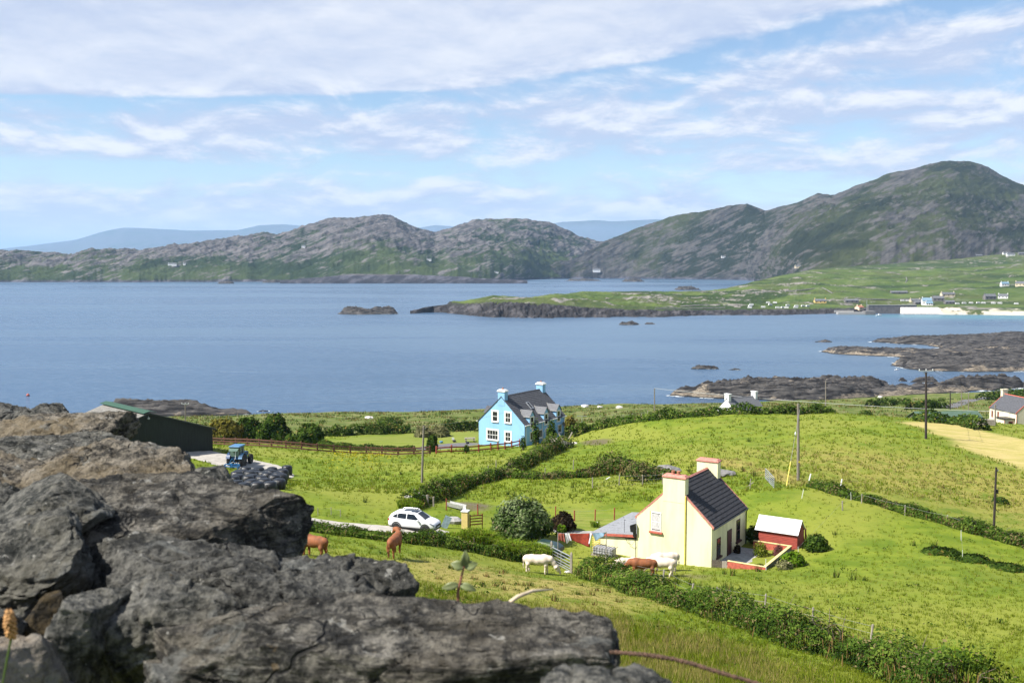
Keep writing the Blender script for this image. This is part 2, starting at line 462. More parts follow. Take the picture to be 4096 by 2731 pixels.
tag(mesh_np('ground', v3(fx, fy, 0) + np.stack([fx * 0, fx * 0, ZZ.ravel()], -1), grid_faces(len(ys), len(ss_)), m_ground, attrs=g_attr), 'green sloping pasture running down to the sea', kind='structure')

# ------------------------------------------------------------------ sea
m_sea, nt, p = new_mat('sea_water')
pos = nt.node('ShaderNodeNewGeometry').outputs['Position']
px_, py_, pz_ = nt.xyz(pos)
lane = nt.noise(nt.mapping(pos, rot=(0, 0, 0.5), scale=(0.0010, 0.0042, 1)), 1.0, 5, 0.6, dist=0.6)
ripple = nt.noise(nt.mapping(pos, rot=(0, 0, 0.25), scale=(0.16, 0.34, 1)), 1.0, 5, 0.75)
swell = nt.noise(nt.mapping(pos, rot=(0, 0, 0.3), scale=(0.018, 0.04, 1)), 1.0, 4, 0.6)
deep = nt.mix(nt.ss(lane, 0.40, 0.62), (0.046, 0.098, 0.178), (0.092, 0.150, 0.222))
deep = nt.mix(nt.mul(nt.ss(ripple, 0.44, 0.62), 0.55), deep, (0.110, 0.172, 0.255))
shore_d = nt.attr('shallow')
deep = nt.mix(nt.ss(shore_d, 0.0, 1.0), deep, (0.070, 0.245, 0.275))
nt.put(p.inputs['Base Color'], deep)
nt.put(p.inputs['Roughness'], nt.lin(lane, 0.35, 0.65, 0.20, 0.36))
p.inputs['IOR'].default_value = 1.33
p.inputs['Specular IOR Level'].default_value = 0.42
nt.l.new(nt.bump(nt.add(ripple, nt.mul(swell, 1.5)), 0.9, 0.9), p.inputs['Normal'])
sy = np.concatenate([[-400], np.arange(250, 900, 26), np.arange(900, 1300, 9), np.geomspace(1300, 45000, 40)])
sxx = np.linspace(-1.5, 1.5, 160)
YY, SS = np.meshgrid(sy, sxx, indexing='ij'); XX = SS * (np.abs(YY) + 300)
beach_line = [tuple(on_z(px, py)[:2]) for px, py in [(3600,1256),(3680,1262),(3800,1265),(3900,1265),(4096,1268),(4500,1272)]]
bd = poly_dist(XX.ravel(), YY.ravel(), beach_line, closed=False)
shal = np.where(YY.ravel() < 1150, sstep(bd, 130, 5), 0) * 0.55
tag(mesh_np('sea', v3(XX.ravel(), YY.ravel(), 0), grid_faces(len(sy), len(sxx)), m_sea, attrs={'shallow': shal}), 'rippled blue bay water', kind='structure')
# ------------------------------------------------------------------ far land
def hill_mat(name, rock_d, rock_l, gr_d, gr_l, cliff=(0.035, 0.034, 0.04), sc=1.0):
    m, nt, p = new_mat(name)
    pos = nt.node('ShaderNodeNewGeometry').outputs['Position']
    x, y, z = nt.xyz(pos)
    str_v = nt.comb(nt.mul(nt.add(nt.mul(x, 0.80), nt.mul(z, 0.9)), 0.62), nt.mul(y, 0.45), nt.mul(nt.sub(nt.mul(z, 1.3), nt.mul(x, 0.62)), 1.35))
    s1 = nt.noise(str_v, 0.012 * sc, 7, 0.70)
    s2 = nt.noise(str_v, 0.035 * sc, 6, 0.7)
    b = nt.noise(pos, 0.0022 * sc, 5, 0.6)
    s3 = nt.noise(nt.mapping(str_v, scale=(0.35, 0.6, 1.7)), 0.055 * sc, 5, 0.7)
    rk = nt.mix(nt.ss(nt.add(nt.mul(s2, 0.5), nt.mul(s3, 0.5)), 0.38, 0.62), rock_d, rock_l)
    gr = nt.mix(nt.ss(nt.add(nt.mul(b, .6), nt.mul(s1, .4)), 0.42, 0.58), gr_d, gr_l)
    f = nt.add(nt.attr('rock'), nt.mul(nt.sub(nt.add(nt.mul(s1, .45), nt.add(nt.mul(s2, .25), nt.mul(s3, .30))), 0.5), 3.8))
    c = nt.mix(nt.ss(f, 0.40, 0.60), gr, rk)
    c = nt.mix(nt.ss(nt.add(nt.attr('cliff'), nt.mul(nt.sub(s2, 0.5), 0.9)), 0.35, 0.65), c, nt.mix(nt.ss(s2, 0.45, 0.66), cliff, tuple(3.2 * q for q in cliff)))
    sand = nt.mix(nt.ss(nt.noise(pos, 0.05, 4, 0.6), 0.35, 0.65), (0.48, 0.42, 0.33), (0.62, 0.56, 0.46))
    c = nt.mix(nt.attr('sand'), c, sand)
    lush = nt.mix(nt.ss(nt.noise(pos, 0.02, 4, 0.6), 0.35, 0.65), (0.060, 0.100, 0.020), (0.112, 0.150, 0.036))
    c = nt.mix(nt.attr('lush'), c, lush)
    nt.put(p.inputs['Base Color'], c)
    p.inputs['Roughness'].default_value = 0.92; p.inputs['Specular IOR Level'].default_value = 0.1
    nt.l.new(nt.bump(nt.add(nt.mul(s1, 1.0), nt.add(nt.mul(s2, 0.3), nt.mul(s3, 0.4))), 0.55, 12.0 / sc), p.inputs['Normal'])
    return m

def lerp(px, tab, i): return np.interp(px, [t[0] for t in tab], [t[i] for t in tab])
def ridge_layer(name, label, mat, tab, ncol, nrow, back, seed, amp, prof_pow=0.85, strata=True, rock_f=None, cliff_px=14, foot_noise=0.0):
    """tab rows: pixel x, ridge pixel y, ridge depth, foot depth, foot height"""
    pxs = np.linspace(tab[0][0], tab[-1][0], ncol)
    rpy, rY, fY, fz = (lerp(pxs, tab, i) for i in (1, 2, 3, 4))
    jag = fbm(v3(pxs / 120, pxs * 0, seed), 5, 0.6, seed=seed) * 9 + fbm(v3(pxs / 17, pxs * 0, seed), 3, 0.6, seed=seed + 3) * 2.5
    jagz = -jag * amp / 25 / F_PX * rY
    ab = np.array([ray(a, b) for a, b in zip(pxs, rpy)])
    tx = ab[:, 0]; rz = CAMZ - ab[:, 1] * rY
    nf = int(nrow * 0.82)
    t = np.concatenate([np.linspace(0, 1, nf), 1 + np.linspace(0, 1, nrow - nf + 1)[1:]])
    T, TX = np.meshgrid(t, tx, indexing='ij')
    RY, RZ, FY, FZ = (np.broadcast_to(q, T.shape) for q in (rY, rz, fY, fz))
    tt = np.clip(T, 0, 1)
    FYn = FY + (1 - tt) ** 2 * fbm(v3(np.broadcast_to(pxs, T.shape).ravel() / 160, 0 * T.ravel(), seed + 5), 5, 0.6, seed=seed + 9).reshape(T.shape) * foot_noise
    Yd = FYn + (RY - FYn) * tt + np.clip(T - 1, 0, 1) * back
    pr = tt ** prof_pow
    Z = FZ + (RZ - FZ) * pr + np.broadcast_to(jagz, T.shape) * sstep(tt, 0.80, 1.0)
    Z = np.where(T > 1, np.broadcast_to(jagz, T.shape) + RZ - (RZ + 20) * np.clip(T - 1, 0, 1) ** 1.3, Z)
    X = TX * Yd
    q = v3(X.ravel(), Yd.ravel(), Z.ravel())
    sheared = np.stack([(q[:, 0] * 0.80 + q[:, 1] * 0.60) / 520, (q[:, 1] * 0.80 - q[:, 0] * 0.60) / 120, q[:, 2] / 400], -1)
    rn = (0.7 * fbm(sheared * 1.0, 5, 0.55, seed=seed + 31, ridged=True) + 0.45 * fbm(q / np.array([75, 60, 75]), 4, 0.62, seed=seed + 33, ridged=True)).reshape(T.shape)
    bn = fbm(q / 700, 4, seed=seed + 41).reshape(T.shape)
    env = np.sin(np.clip(tt, 0, 1) * math.pi) ** 0.7 * (T <= 1) + 0.10 * sstep(tt, 0, .1)
    Zn = Z + env * (rn * amp + bn * amp * 1.6)
    Zn = np.where(tt < 0.02, np.minimum(Zn, Z), Zn)
    rock = 0.42 + rn * 0.32 + bn * 0.5
    if rock_f is not None: rock = rock + rock_f(np.broadcast_to(pxs, T.shape), tt)
    hgt = Zn - FZ
    cl = sstep(hgt, cliff_px * 1.25, cliff_px * 0.6) * (FZ < 3)
    z0 = np.zeros(T.size)
    o = mesh_np(name, v3(X.ravel(), Yd.ravel(), Zn.ravel()), grid_faces(*T.shape), mat,
                attrs={'rock': rock.ravel(), 'cliff': cl.ravel(), 'sand': z0, 'lush': z0})
    return tag(o, label, kind='structure')

m_hill = hill_mat('rocky_hill', (0.032, 0.030, 0.032), (0.160, 0.148, 0.143), (0.017, 0.030, 0.008), (0.046, 0.064, 0.016))
m_mount = hill_mat('mountain_heath', (0.015, 0.015, 0.016), (0.095, 0.088, 0.080), (0.013, 0.018, 0.007), (0.042, 0.050, 0.015))
m_blue = hill_mat('distant_mountain', (0.06, 0.065, 0.06), (0.10, 0.10, 0.09), (0.045, 0.06, 0.03), (0.07, 0.08, 0.04), sc=0.3)

ridge_layer('distant_mountains', 'smooth blue mountains far across the bay', m_blue,
    [(-500,1020,24025,20925,-5),(0,996,23250,20460,-5),(110,984,23250,20460,-5),(300,960,23250,20460,-5),(420,924,23250,20460,-5),(490,911,23250,20460,-5),(560,912,23250,20460,-5),(750,922,23250,20460,-5),
     (950,921,23250,20460,-5),(1040,901,23250,20460,-5),(1130,897,23250,20460,-5),(1290,909,23250,20460,-5),(1500,930,24800,20460,-5),(1650,915,26350,20460,-5),(1740,901,26350,20460,-5),(1850,908,26350,20460,-5),
     (2050,930,26350,20460,-5),(2150,905,26350,20460,-5),(2250,888,26350,20460,-5),(2390,881,26350,20460,-5),(2450,886,26350,20460,-5),(2620,878,27900,20460,-5),(2800,880,27900,20460,-5),(3300,930,27900,20460,-5),(4600,960,27900,20460,-5)],
    420, 26, 2500, 5, 3.0, 0.7, cliff_px=0.01)
ridge_layer('rocky_hills', 'grey rocky hills across the bay', m_hill,
    [(-500,1000,3700,3000,-1),(-200,1004,3650,3010,-1),(0,1010,3600,3020,-1),(150,1013,3600,3020,-1),(290,1021,3600,3020,-1),(330,1006,3600,3020,-1),(480,1009,3600,3030,-1),(560,1014,3650,3030,-1),(700,986,3750,3050,-1),
     (780,981,3800,3050,-1),(870,960,3850,3060,-1),(1050,938,3900,3070,-1),(1110,942,3900,3060,-1),(1240,914,4000,3040,-1),(1330,886,4050,3010,-1),(1460,873,4100,3000,-1),(1530,869,4100,3000,-1),
     (1580,880,4100,3000,-1),(1650,912,4150,3020,-1),(1740,946,4250,3060,-1),(1830,911,4300,3080,-1),(1900,887,4350,3150,-1),(2050,877,4350,3300,-1),(2110,875,4350,3400,-1),(2200,896,4400,3600,-1),(2300,942,4500,3750,-1),(2400,976,4600,3850,-1),(2520,1010,4700,3900,-1)],
    780, 150, 900, 11, 46.0, 0.80, cliff_px=8, foot_noise=60, rock_f=lambda P, t: -0.30 * sstep(t, 0.42, 0.12))
ridge_layer('dark_mountain', 'dark heathery mountain with a broad rounded summit', m_mount,
    [(2180,1108,3700,3640,-1),(2280,1060,3850,3700,-1),(2400,975,3950,3720,-1),(2500,931,3950,3700,-1),(2600,896,3900,3650,-1),(2700,864,3800,3600,-1),(2850,837,3700,3500,-1),(2990,816,3650,3350,-1),(3060,846,3650,3000,-1),
     (3130,826,3600,2700,2),(3200,808,3550,2500,20),(3270,781,3500,2420,22),(3340,784,3450,2380,26),(3400,755,3400,2350,28),(3550,700,3350,2350,32),(3700,664,3300,2350,36),(3800,647,3300,2350,40),(3880,647,3300,2400,46),(3950,670,3300,2450,52),(4096,745,3300,2500,58),(4350,860,3300,2550,66),(4700,950,3300,2600,70)],
    640, 170, 800, 23, 34.0, 0.92, cliff_px=9, foot_noise=50,
    rock_f=lambda P, t: -0.10 - 0.25 * np.exp(-((P - 3350) / 160) ** 2 - ((t - 0.4) / 0.3) ** 2))
ridge_layer('dark_sea_cliff', 'low dark cliff at the foot of the far hills', m_hill,
    [(1120,1131,2860,2850,-1),(1180,1122,2890,2850,-1),(1280,1112,2900,2850,-1),(1400,1098,2910,2850,-1),(1560,1100,2915,2850,-1),(1700,1103,2910,2850,-1),(1850,1108,2900,2850,-1),(1960,1118,2895,2855,-1),(2110,1127,2880,2860,-1)],
    240, 26, 120, 37, 6.0, 0.6, cliff_px=26)

# headland with the village
HEAD = [ # px, waterline py, cliff height, ridge py, ridge depth
 (1640,1246,3,1240,1178),(1700,1250,5,1226,1195),(1790,1258,10,1212,1205),(1900,1270,15,1197,1215),(1970,1275,19,1184,1225),(2080,1277,17,1194,1240),(2180,1278,15,1186,1260),(2330,1276,9,1166,1330),(2500,1274,6,1167,1400),
 (2650,1274,5,1165,1450),(2800,1268,4,1164,1540),(2900,1267,4,1156,1620),(3000,1267,4,1130,1720),(3100,1266,4,1106,1860),(3250,1263,4,1079,2000),(3400,1260,4,1066,2120),(3500,1257,4,1060,2200),(3600,1254,2.5,1052,2280),
 (3700,1262,1.6,1044,2360),(3800,1265,1.6,1036,2420),(3900,1265,1.6,1026,2480),(4096,1268,1.6,1008,2560),(4400,1272,2,975,2650),(4700,1276,2,950,2700)]
pxs = np.linspace(1640, 4700, 860)
wl, ch, rp, rY = (lerp(pxs, HEAD, i) for i in (1, 2, 3, 4))
ch = ch * np.interp(pxs, [1640, 1800, 2000, 2300, 2600], [0.45, 0.5, 0.62, 0.7, 0.8])
rp = rp + fbm(v3(pxs / 90, pxs * 0), 4, 0.55, seed=52) * 7 * sstep(pxs, 3300, 2900)
fa = np.array([ray(a, b) for a, b in zip(pxs, wl)]); fY = (CAMZ + 1.0) / fa[:, 1]
ra = np.array([ray(a, b) for a, b in zip(pxs, rp)]); rz = CAMZ - ra[:, 1] * rY
t = np.concatenate([np.linspace(0, 0.12, 26), np.linspace(0.12, 1, 120)[1:], np.linspace(1, 1.4, 14)[1:]])
T, PX = np.meshgrid(t, pxs, indexing='ij')
B = lambda a: np.broadcast_to(a, T.shape)
tt = np.clip(T, 0, 1)
cw = 0.10 * 400.0
dd = (tt * (B(rY) - B(fY)))                        # metres inland from the waterline
cn = fbm(v3((PX.ravel() + dd.ravel() * 2.5) / 42, (dd.ravel() - PX.ravel() * 0.16) / 8, 1.0), 5, 0.6, seed=61, ridged=True).reshape(T.shape)
rise = sstep(dd - 16 * sstep(PX, 3650, 3500) * (0.35 + fbm(v3(PX.ravel() / 34, dd.ravel() / 22, 2.0), 4, 0.6, seed=64).reshape(T.shape) * 1.6), 0, 30 + 14 * cn)
Z = -1 + (B(ch) + 1) * rise * (1 + 0.60 * cn * sstep(dd, 75, 25)) 
inl = np.clip((dd - 22) / np.maximum(B(rY) - B(fY) - 22, 1), 0, 1)
Z = Z + (B(rz) - B(ch)) * inl ** 1.0 * (dd > 22)
X0 = (B(fa[:, 0]) * (1 - tt) + B(ra[:, 0]) * tt); Yd = B(fY) + (B(rY) - B(fY)) * T
X = X0 * Yd
q = v3(X.ravel(), Yd.ravel(), 0)
lump = fbm(q / 95, 5, 0.55, seed=71).reshape(T.shape); outc = fbm(q / np.array([60, 38, 1]), 4, 0.6, seed=72, ridged=True).reshape(T.shape)
Z = Z + (lump * 11 + np.clip(outc - 0.35, 0, 1) * 7 * sstep(PX, 3600, 3200)) * np.sin(inl * math.pi) ** 0.6 * sstep(dd, 25, 120)
Z = np.where(T > 1, B(rz) - (B(rz) + 8) * np.clip((T - 1) / 0.4, 0, 1) ** 1.1 * sstep(PX, 3150, 2950) - 20 * (T - 1) * sstep(PX, 2950, 3150), Z)
sn_ = fbm(v3(PX.ravel() / 30, dd.ravel() / 25, 4.0), 4, 0.6, seed=66).reshape(T.shape) * 70
sand = sstep(PX, 3600, 3680) * sstep(dd + sn_, 66 + 50 * lump - 40 * sstep(PX, 3800, 3900) * sstep(PX, 3990, 3920), 50 + 50 * lump - 40 * sstep(PX, 3800, 3900) * sstep(PX, 3990, 3920)) * sstep(Z, -0.6, 0.1)
cliff = sstep(dd, 46 + 16 * cn, 30 + 8 * cn) * (1 - sstep(PX, 3560, 3640))
rock = np.clip(outc * 1.5 - 0.52 + lump * 0.5, -0.8, 1) * sstep(dd, 30, 80) - 0.12
fieldn = fbm(q / np.array([150, 70, 1]), 3, 0.5, seed=75).reshape(T.shape)
lush = sstep(fieldn + 0.10 * sstep(PX, 2900, 3300), 0.02, 0.14) * sstep(dd, 30, 70) * (1 - sstep(dd, 800, 1100)) * 0.85
m_head = hill_mat('headland_turf', (0.10, 0.095, 0.085), (0.26, 0.24, 0.21), (0.034, 0.056, 0.015), (0.082, 0.102, 0.028), cliff=(0.030, 0.028, 0.029), sc=2.5)
tag(mesh_np('headland', v3(X.ravel(), Yd.ravel(), Z.ravel()), grid_faces(*T.shape), m_head,
    attrs={'rock': rock.ravel(), 'cliff': cliff.ravel(), 'sand': sand.ravel(), 'lush': lush.ravel()}), 'green headland with dark sea cliffs and a pale beach', kind='structure')
_hX, _hY, _hZ = X, Yd, Z
def H(px, py):
    """headland surface under a pixel (first sight line hit)"""
    j = int(np.clip(np.searchsorted(pxs, px), 0, len(pxs) - 1))
    b = ray(px, py)[1]
    d = CAMZ - b * _hY[:, j] - _hZ[:, j]
    d[0] = max(d[0], 1e-3)
    k = int(np.argmax(d <= 0))
    if k == 0: k = int(np.argmin(np.abs(d)))
    k0 = max(k - 1, 0); f = d[k0] / (d[k0] - d[k] + 1e-9) if d[k0] != d[k] else 0
    y = _hY[k0, j] + f * (_hY[k, j] - _hY[k0, j]); z = _hZ[k0, j] + f * (_hZ[k, j] - _hZ[k0, j])
    return Vector((ray(px, py)[0] * y, y, z))

# ------------------------------------------------------------------ skerries and rocky shores
m_foam = simple('sea_foam', (0.72, 0.77, 0.80), 0.7, 0.1, 0.8)
m_shore, nt, p = new_mat('shore_rock')
pos = nt.node('ShaderNodeNewGeometry').outputs['Position']
x, y, z = nt.xyz(pos)
sv = nt.comb(nt.mul(x, 0.35), nt.add(y, nt.mul(z, 1.2)), nt.mul(z, 2.5))
s1 = nt.noise(sv, 0.30, 7, 0.68); s2 = nt.noise(pos, 0.07, 5, 0.6); s3 = nt.noise(sv, 1.3, 5, 0.7)
dark = nt.mix(nt.ss(s1, 0.40, 0.60), (0.018, 0.017, 0.018), (0.105, 0.097, 0.090))
tan = nt.mix(nt.ss(s3, 0.36, 0.62), (0.08, 0.066, 0.052), (0.36, 0.30, 0.225))
f = nt.add(nt.attr('tan'), nt.mul(nt.sub(nt.add(nt.mul(s1, .6), nt.mul(s2, .6)), 0.6), 2.6))
c = nt.mix(nt.ss(f, 0.36, 0.52), dark, tan)
c = nt.mix(nt.ss(z, 0.75, 0.2), c, (0.022, 0.021, 0.020))
nt.put(p.inputs['Base Color'], c); p.inputs['Roughness'].default_value = 0.85; p.inputs['Specular IOR Level'].default_value = 0.2
nt.l.new(nt.bump(nt.add(s1, nt.mul(s3, 0.5)), 0.9, 1.2), p.inputs['Normal'])

def rock_field(name, label, outline, hgt, res, seed, tan=0.3, edge=6.0, group=None, strata=(0.9, 0.25), crest=0.0):
    """rock standing out of the sea inside a plan outline"""
    P = np.array(outline); x0, y0 = P.min(0) - 4; x1, y1 = P.max(0) + 4
    gx = np.arange(x0, x1 + res, res); gy = np.arange(y0, y1 + res * 1.0, res * 1.0)
    YY, XX = np.meshgrid(gy, gx, indexing='ij'); xf, yf = XX.ravel(), YY.ravel()
    wob = fbm(v3(xf / (edge * 3.4), yf / (edge * 2.0)), 4, 0.6, seed=seed) * edge * 1.3
    d = np.where(in_poly(xf, yf, outline), 1, -1) * poly_dist(xf, yf, outline) + wob
    c, s = math.cos(strata[1]), math.sin(strata[1])
    u = (xf * c + yf * s) / (edge * 3.6); v = (-xf * s + yf * c) / (edge * 0.95)
    rn = fbm(v3(u, v), 6, 0.6, seed=seed + 7, ridged=True)
    bn = fbm(v3(xf / (edge * 6), yf / (edge * 3)), 3, seed=seed + 13)
    zz = sstep(d, -0.6, edge) * hgt * (0.42 + 0.75 * rn + 0.9 * bn + 0.24 * fbm(v3(xf / (edge * 0.45), yf / (edge * 0.3)), 3, 0.6, seed=seed + 21, ridged=True)) + np.clip(d, -6, 0) * 0.6 - 0.25
    tn = tan + 0.22 * sstep(zz, hgt * 0.55, hgt * 0.15) - 0.3 * sstep(zz, hgt * 0.4, hgt * 0.9) + bn * 0.8
    F = grid_faces(len(gy), len(gx))
    keep = zz[F].max(1) > -0.9
    F = F[keep]
    used, inv = np.unique(F, return_inverse=True)
    o = mesh_np(name, np.stack([xf, yf, zz], -1)[used], inv.reshape(F.shape), m_shore, attrs={'tan': tn[used]})
    # broken white water where the rock meets the sea
    fz = zz[F]; cell = (fz.min(1) < 0.0) & (fz.max(1) > -0.5)
    cx_, cy_ = xf[F].mean(1)[cell], yf[F].mean(1)[cell]
    ok = fbm(v3(cx_ / (edge * 2.2), cy_ / (edge * 2.2)), 3, 0.6, seed=seed + 51) > 0.10 - 0.02 * edge / 6
    cx_, cy_ = cx_[ok], cy_[ok]
    if len(cx_) > 3:
        rr = np.random.default_rng(seed); m_ = len(cx_); sx_ = res * rr.uniform(0.5, 1.5, m_); sy_ = res * rr.uniform(0.4, 0.9, m_)
        cx_ = cx_ + rr.normal(size=m_) * res * 0.5; cy_ = cy_ - res * rr.uniform(0.0, 1.2, m_)
        Vf = np.stack([np.stack([cx_ + a * sx_, cy_ + b * sy_, np.full(m_, 0.08) + 0.02 * rr.random(m_)], -1) for a, b in ((-1, -.3), (.2, -1), (1, .2), (-.1, 1))], 1).reshape(-1, 3)
        mesh_np('foam', Vf, np.arange(m_ * 4).reshape(m_, 4), m_foam, parent=o, smooth=False)['kind'] = 'stuff'
    return o
def shore(label, front, back, hgt, res, seed, tan=0.3, edge=6.0):
    out = [tuple(on_z(*p)[:2]) for p in front] + [tuple(on_z(*p)[:2]) for p in back[::-1]]
    o = rock_field('shore_rocks', label, out, hgt, res, seed, tan, edge)
    return tag(o, label, kind='structure')
shore('jagged dark and tan shore rocks past the far hedge', [(2690,1582),(2800,1590),(2950,1598),(3150,1607),(3350,1600),(3520,1592)], [(2700,1574),(2850,1562),(3000,1556),(3200,1552),(3400,1556),(3540,1560)], 5.6, 0.8, 101, 0.28, 5)
shore('tan rock platform on the shore beside the road', [(3380,1596),(3600,1586),(3800,1572),(4000,1556),(4250,1540)], [(3400,1566),(3560,1564),(3760,1550),(3950,1545),(4250,1530)], 4.2, 1.0, 102, 0.55, 6)
shore('black rock ridge on the shore near the road end', [(3755,1565),(3850,1566),(3960,1560),(4100,1552)], [(3760,1552),(3850,1550),(3960,1545),(4100,1540)], 6.0, 0.9, 103, -0.15, 5)
shore('low rock reef finger reaching far out of the right shore', [(3490,1368),(3600,1376),(3700,1380),(3800,1400),(3950,1430),(4300,1440)], [(3480,1364),(3600,1358),(3750,1352),(3900,1345),(4096,1338),(4300,1330)], 3.0, 1.3, 104, 0.12, 5)
shore('tan rock reef finger in the middle of the right shore', [(3280,1410),(3380,1420),(3600,1428),(3800,1440),(4000,1470),(4300,1480)], [(3285,1404),(3400,1400),(3600,1404),(3750,1406),(3950,1400),(4300,1390)], 3.0, 1.2, 105, 0.40, 5)
shore('dark rock shelf closest of the right shore reefs', [(3560,1460),(3640,1478),(3720,1484),(3900,1488),(4096,1486),(4350,1484)], [(3555,1456),(3640,1448),(3720,1440),(3850,1428),(4096,1410),(4350,1400)], 4.0, 1.1, 106, 0.15, 5)
shore('dark sea rocks behind the barn', [(430,1662),(560,1664),(700,1664),(850,1662),(1010,1656)], [(430,1650),(520,1640),(640,1642),(760,1650),(1000,1651)], 5.2, 0.9, 107, -0.05, 6)

def skerry(label, px, py, wpx, hpx, seed, foam=False, tan=0.0, dep=0.35):
    c = on_z(px, py); sc_ = c.y / F_PX; L = wpx * sc_; D = max(L * dep, 4.0 * hpx * sc_)
    out = [(c.x + L / 2 * math.cos(t) * (0.85 + 0.15 * math.cos(3 * t + seed)), c.y + D / 2 + D / 2 * math.sin(t)) for t in np.linspace(0, 2 * math.pi, 14)[:-1]]
    o = rock_field('rock_islet', label, out, hpx * sc_ * 1.5, max(L / 70, 0.4), seed, tan, max(L / 7, 1.0))
    tag(o, label, 'rock', 'rocks standing out of the bay')
    return o
SK = [('dark rocky islet lying off the tip of the headland', 1452, 1258, 290, 19, True), ('small low rock off the headland cliffs', 2515, 1300, 105, 9, True), ('tiny rock beside the low rock off the headland', 2598, 1297, 50, 5, False),
 ('long low rock awash in the middle of the near bay', 2825, 1477, 130, 10, True), ('small rock awash beside the long low rock', 2942, 1480, 55, 5, True), ('thin dark rock off the right shore reefs', 3303, 1369, 80, 7, True),
 ('small rock islet below the far hills', 900, 1135, 85, 7, False), ('tiny rock islet below the far hills', 1085, 1131, 90, 7, False), ('flat rock island in the inner bay', 2335, 1124, 170, 6, False), ('flat dark rock in the inner bay below the mountain', 2540, 1127, 130, 8, False),
 ('knobbly rock at the back shore of the headland', 2745, 1160, 120, 11, True), ('round dark rock on the water past the field', 960, 1648, 36, 7, False), ('long sliver of rock on the water past the field', 1052, 1646, 48, 4, False),
 ('dark round rock in the channel near the brown pole', 3618, 1525, 32, 10, False), ('long dark rock behind the brown pole', 3710, 1531, 125, 14, False), ('flat brown rock at the mouth of the channel', 3520, 1536, 90, 9, False), ('low dark rock in the shallow channel', 3540, 1544, 60, 8, False)]
for i, (lb, px, py, wp, hp, fm) in enumerate(SK): skerry(lb, px, py, wp, hp, 200 + i * 7, fm, 0.1 if i in (15,) else -0.1)
# ------------------------------------------------------------------ paints and building materials
m_yellow = simple('pale_yellow_render', (0.88, 0.84, 0.52), 0.85, 0.14, 0.8, bump=0.3, stretch=(1, 1, 0.22))
m_dkyellow = simple('yellow_paint', (0.62, 0.52, 0.10), 0.7, 0.1, 3)
m_redp = simple('salmon_red_paint', (0.50, 0.115, 0.075), 0.75, 0.18, 4, bump=0.3)
m_cap = simple('faded_red_cap', (0.56, 0.22, 0.17), 0.8, 0.18, 5, bump=0.3)
m_slate = simple('black_slate', (0.050, 0.050, 0.056), 0.8, 0.25, 5, bump=0.2, spec=0.12)
m_slate2 = simple('grey_slate', (0.095, 0.097, 0.108), 0.8, 0.22, 4, bump=0.2, spec=0.15)
m_slate3 = simple('pale_slate', (0.135, 0.138, 0.15), 0.8, 0.15, 4)
m_blue = simple('sky_blue_render', (0.27, 0.52, 0.80), 0.85, 0.07, 0.7, bump=0.2, stretch=(1, 1, 0.3))
m_white = simple('white_paint', (0.80, 0.80, 0.78), 0.6, 0.06, 2)
m_cream = simple('cream_render', (0.80, 0.71, 0.52), 0.85, 0.06, 1)
m_glass, nt, p = new_mat('window_glass')
p.inputs['Base Color'].default_value = (0.018, 0.020, 0.024, 1); p.inputs['Roughness'].default_value = 0.08
m_lace = simple('lace_curtain', (0.62, 0.60, 0.60), 0.9, 0.35, 9, stretch=(6, 1, 0.6))
m_dkred = simple('dark_red_joinery', (0.055, 0.012, 0.014), 0.6, 0.2, 4)
m_terra = simple('terracotta', (0.42, 0.17, 0.10), 0.8, 0.2, 6)
m_concrete = simple('concrete', (0.36, 0.35, 0.33), 0.9, 0.2, 2, bump=0.4)
m_asb, nt, p = new_mat('weathered_flat_roof')
oc = nt.node('ShaderNodeTexCoord').outputs['Object']
st = nt.noise(nt.mapping(oc, scale=(0.5, 1.6, 1)), 1.4, 6, 0.65)
c = nt.mix(nt.ss(st, 0.34, 0.5), (0.07, 0.068, 0.065), (0.24, 0.245, 0.26)); c = nt.mix(nt.ss(nt.noise(oc, 6, 4), 0.4, 0.62), c, (0.29, 0.30, 0.315))
nt.put(p.inputs['Base Color'], c); p.inputs['Roughness'].default_value = 0.7
m_board = simple('red_weatherboard', (0.33, 0.050, 0.030), 0.7, 0.2, 5, bump=0.3, stretch=(0.4, 0.4, 3))
m_tin = simple('white_tin_roof', (0.78, 0.79, 0.80), 0.5, 0.06, 2)
m_darkgreen = simple('dark_green_sheet', (0.010, 0.016, 0.009), 0.65, 0.4, 2, stretch=(3, 3, 0.4))
m_greenflash = simple('green_ridge_metal', (0.020, 0.075, 0.042), 0.7, 0.12, 2)
m_fibre = simple('grey_fibre_sheet', (0.19, 0.18, 0.16), 0.85, 0.28, 3, bump=0.3)
m_metal = simple('galvanised_steel', (0.55, 0.57, 0.60), 0.4, 0.12, 5, metal=0.6)
m_black = simple('black_plastic', (0.012, 0.012, 0.014), 0.4, 0.3, 4)
m_timber = simple('grey_timber', (0.33, 0.29, 0.24), 0.9, 0.25, 6, bump=0.5, stretch=(3, 3, 0.5))
m_oldwood = simple('dark_timber', (0.10, 0.080, 0.060), 0.9, 0.3, 6, bump=0.5)
m_stonegrey = simple('grey_stone_wall', (0.20, 0.19, 0.18), 0.9, 0.3, 2.5, bump=0.8)
m_gravel = simple('pale_gravel', (0.42, 0.39, 0.34), 0.95, 0.15, 1.5, bump=0.9)
m_tarmac = simple('tarmac', (0.13, 0.125, 0.125), 0.9, 0.15, 1.0, bump=0.4)

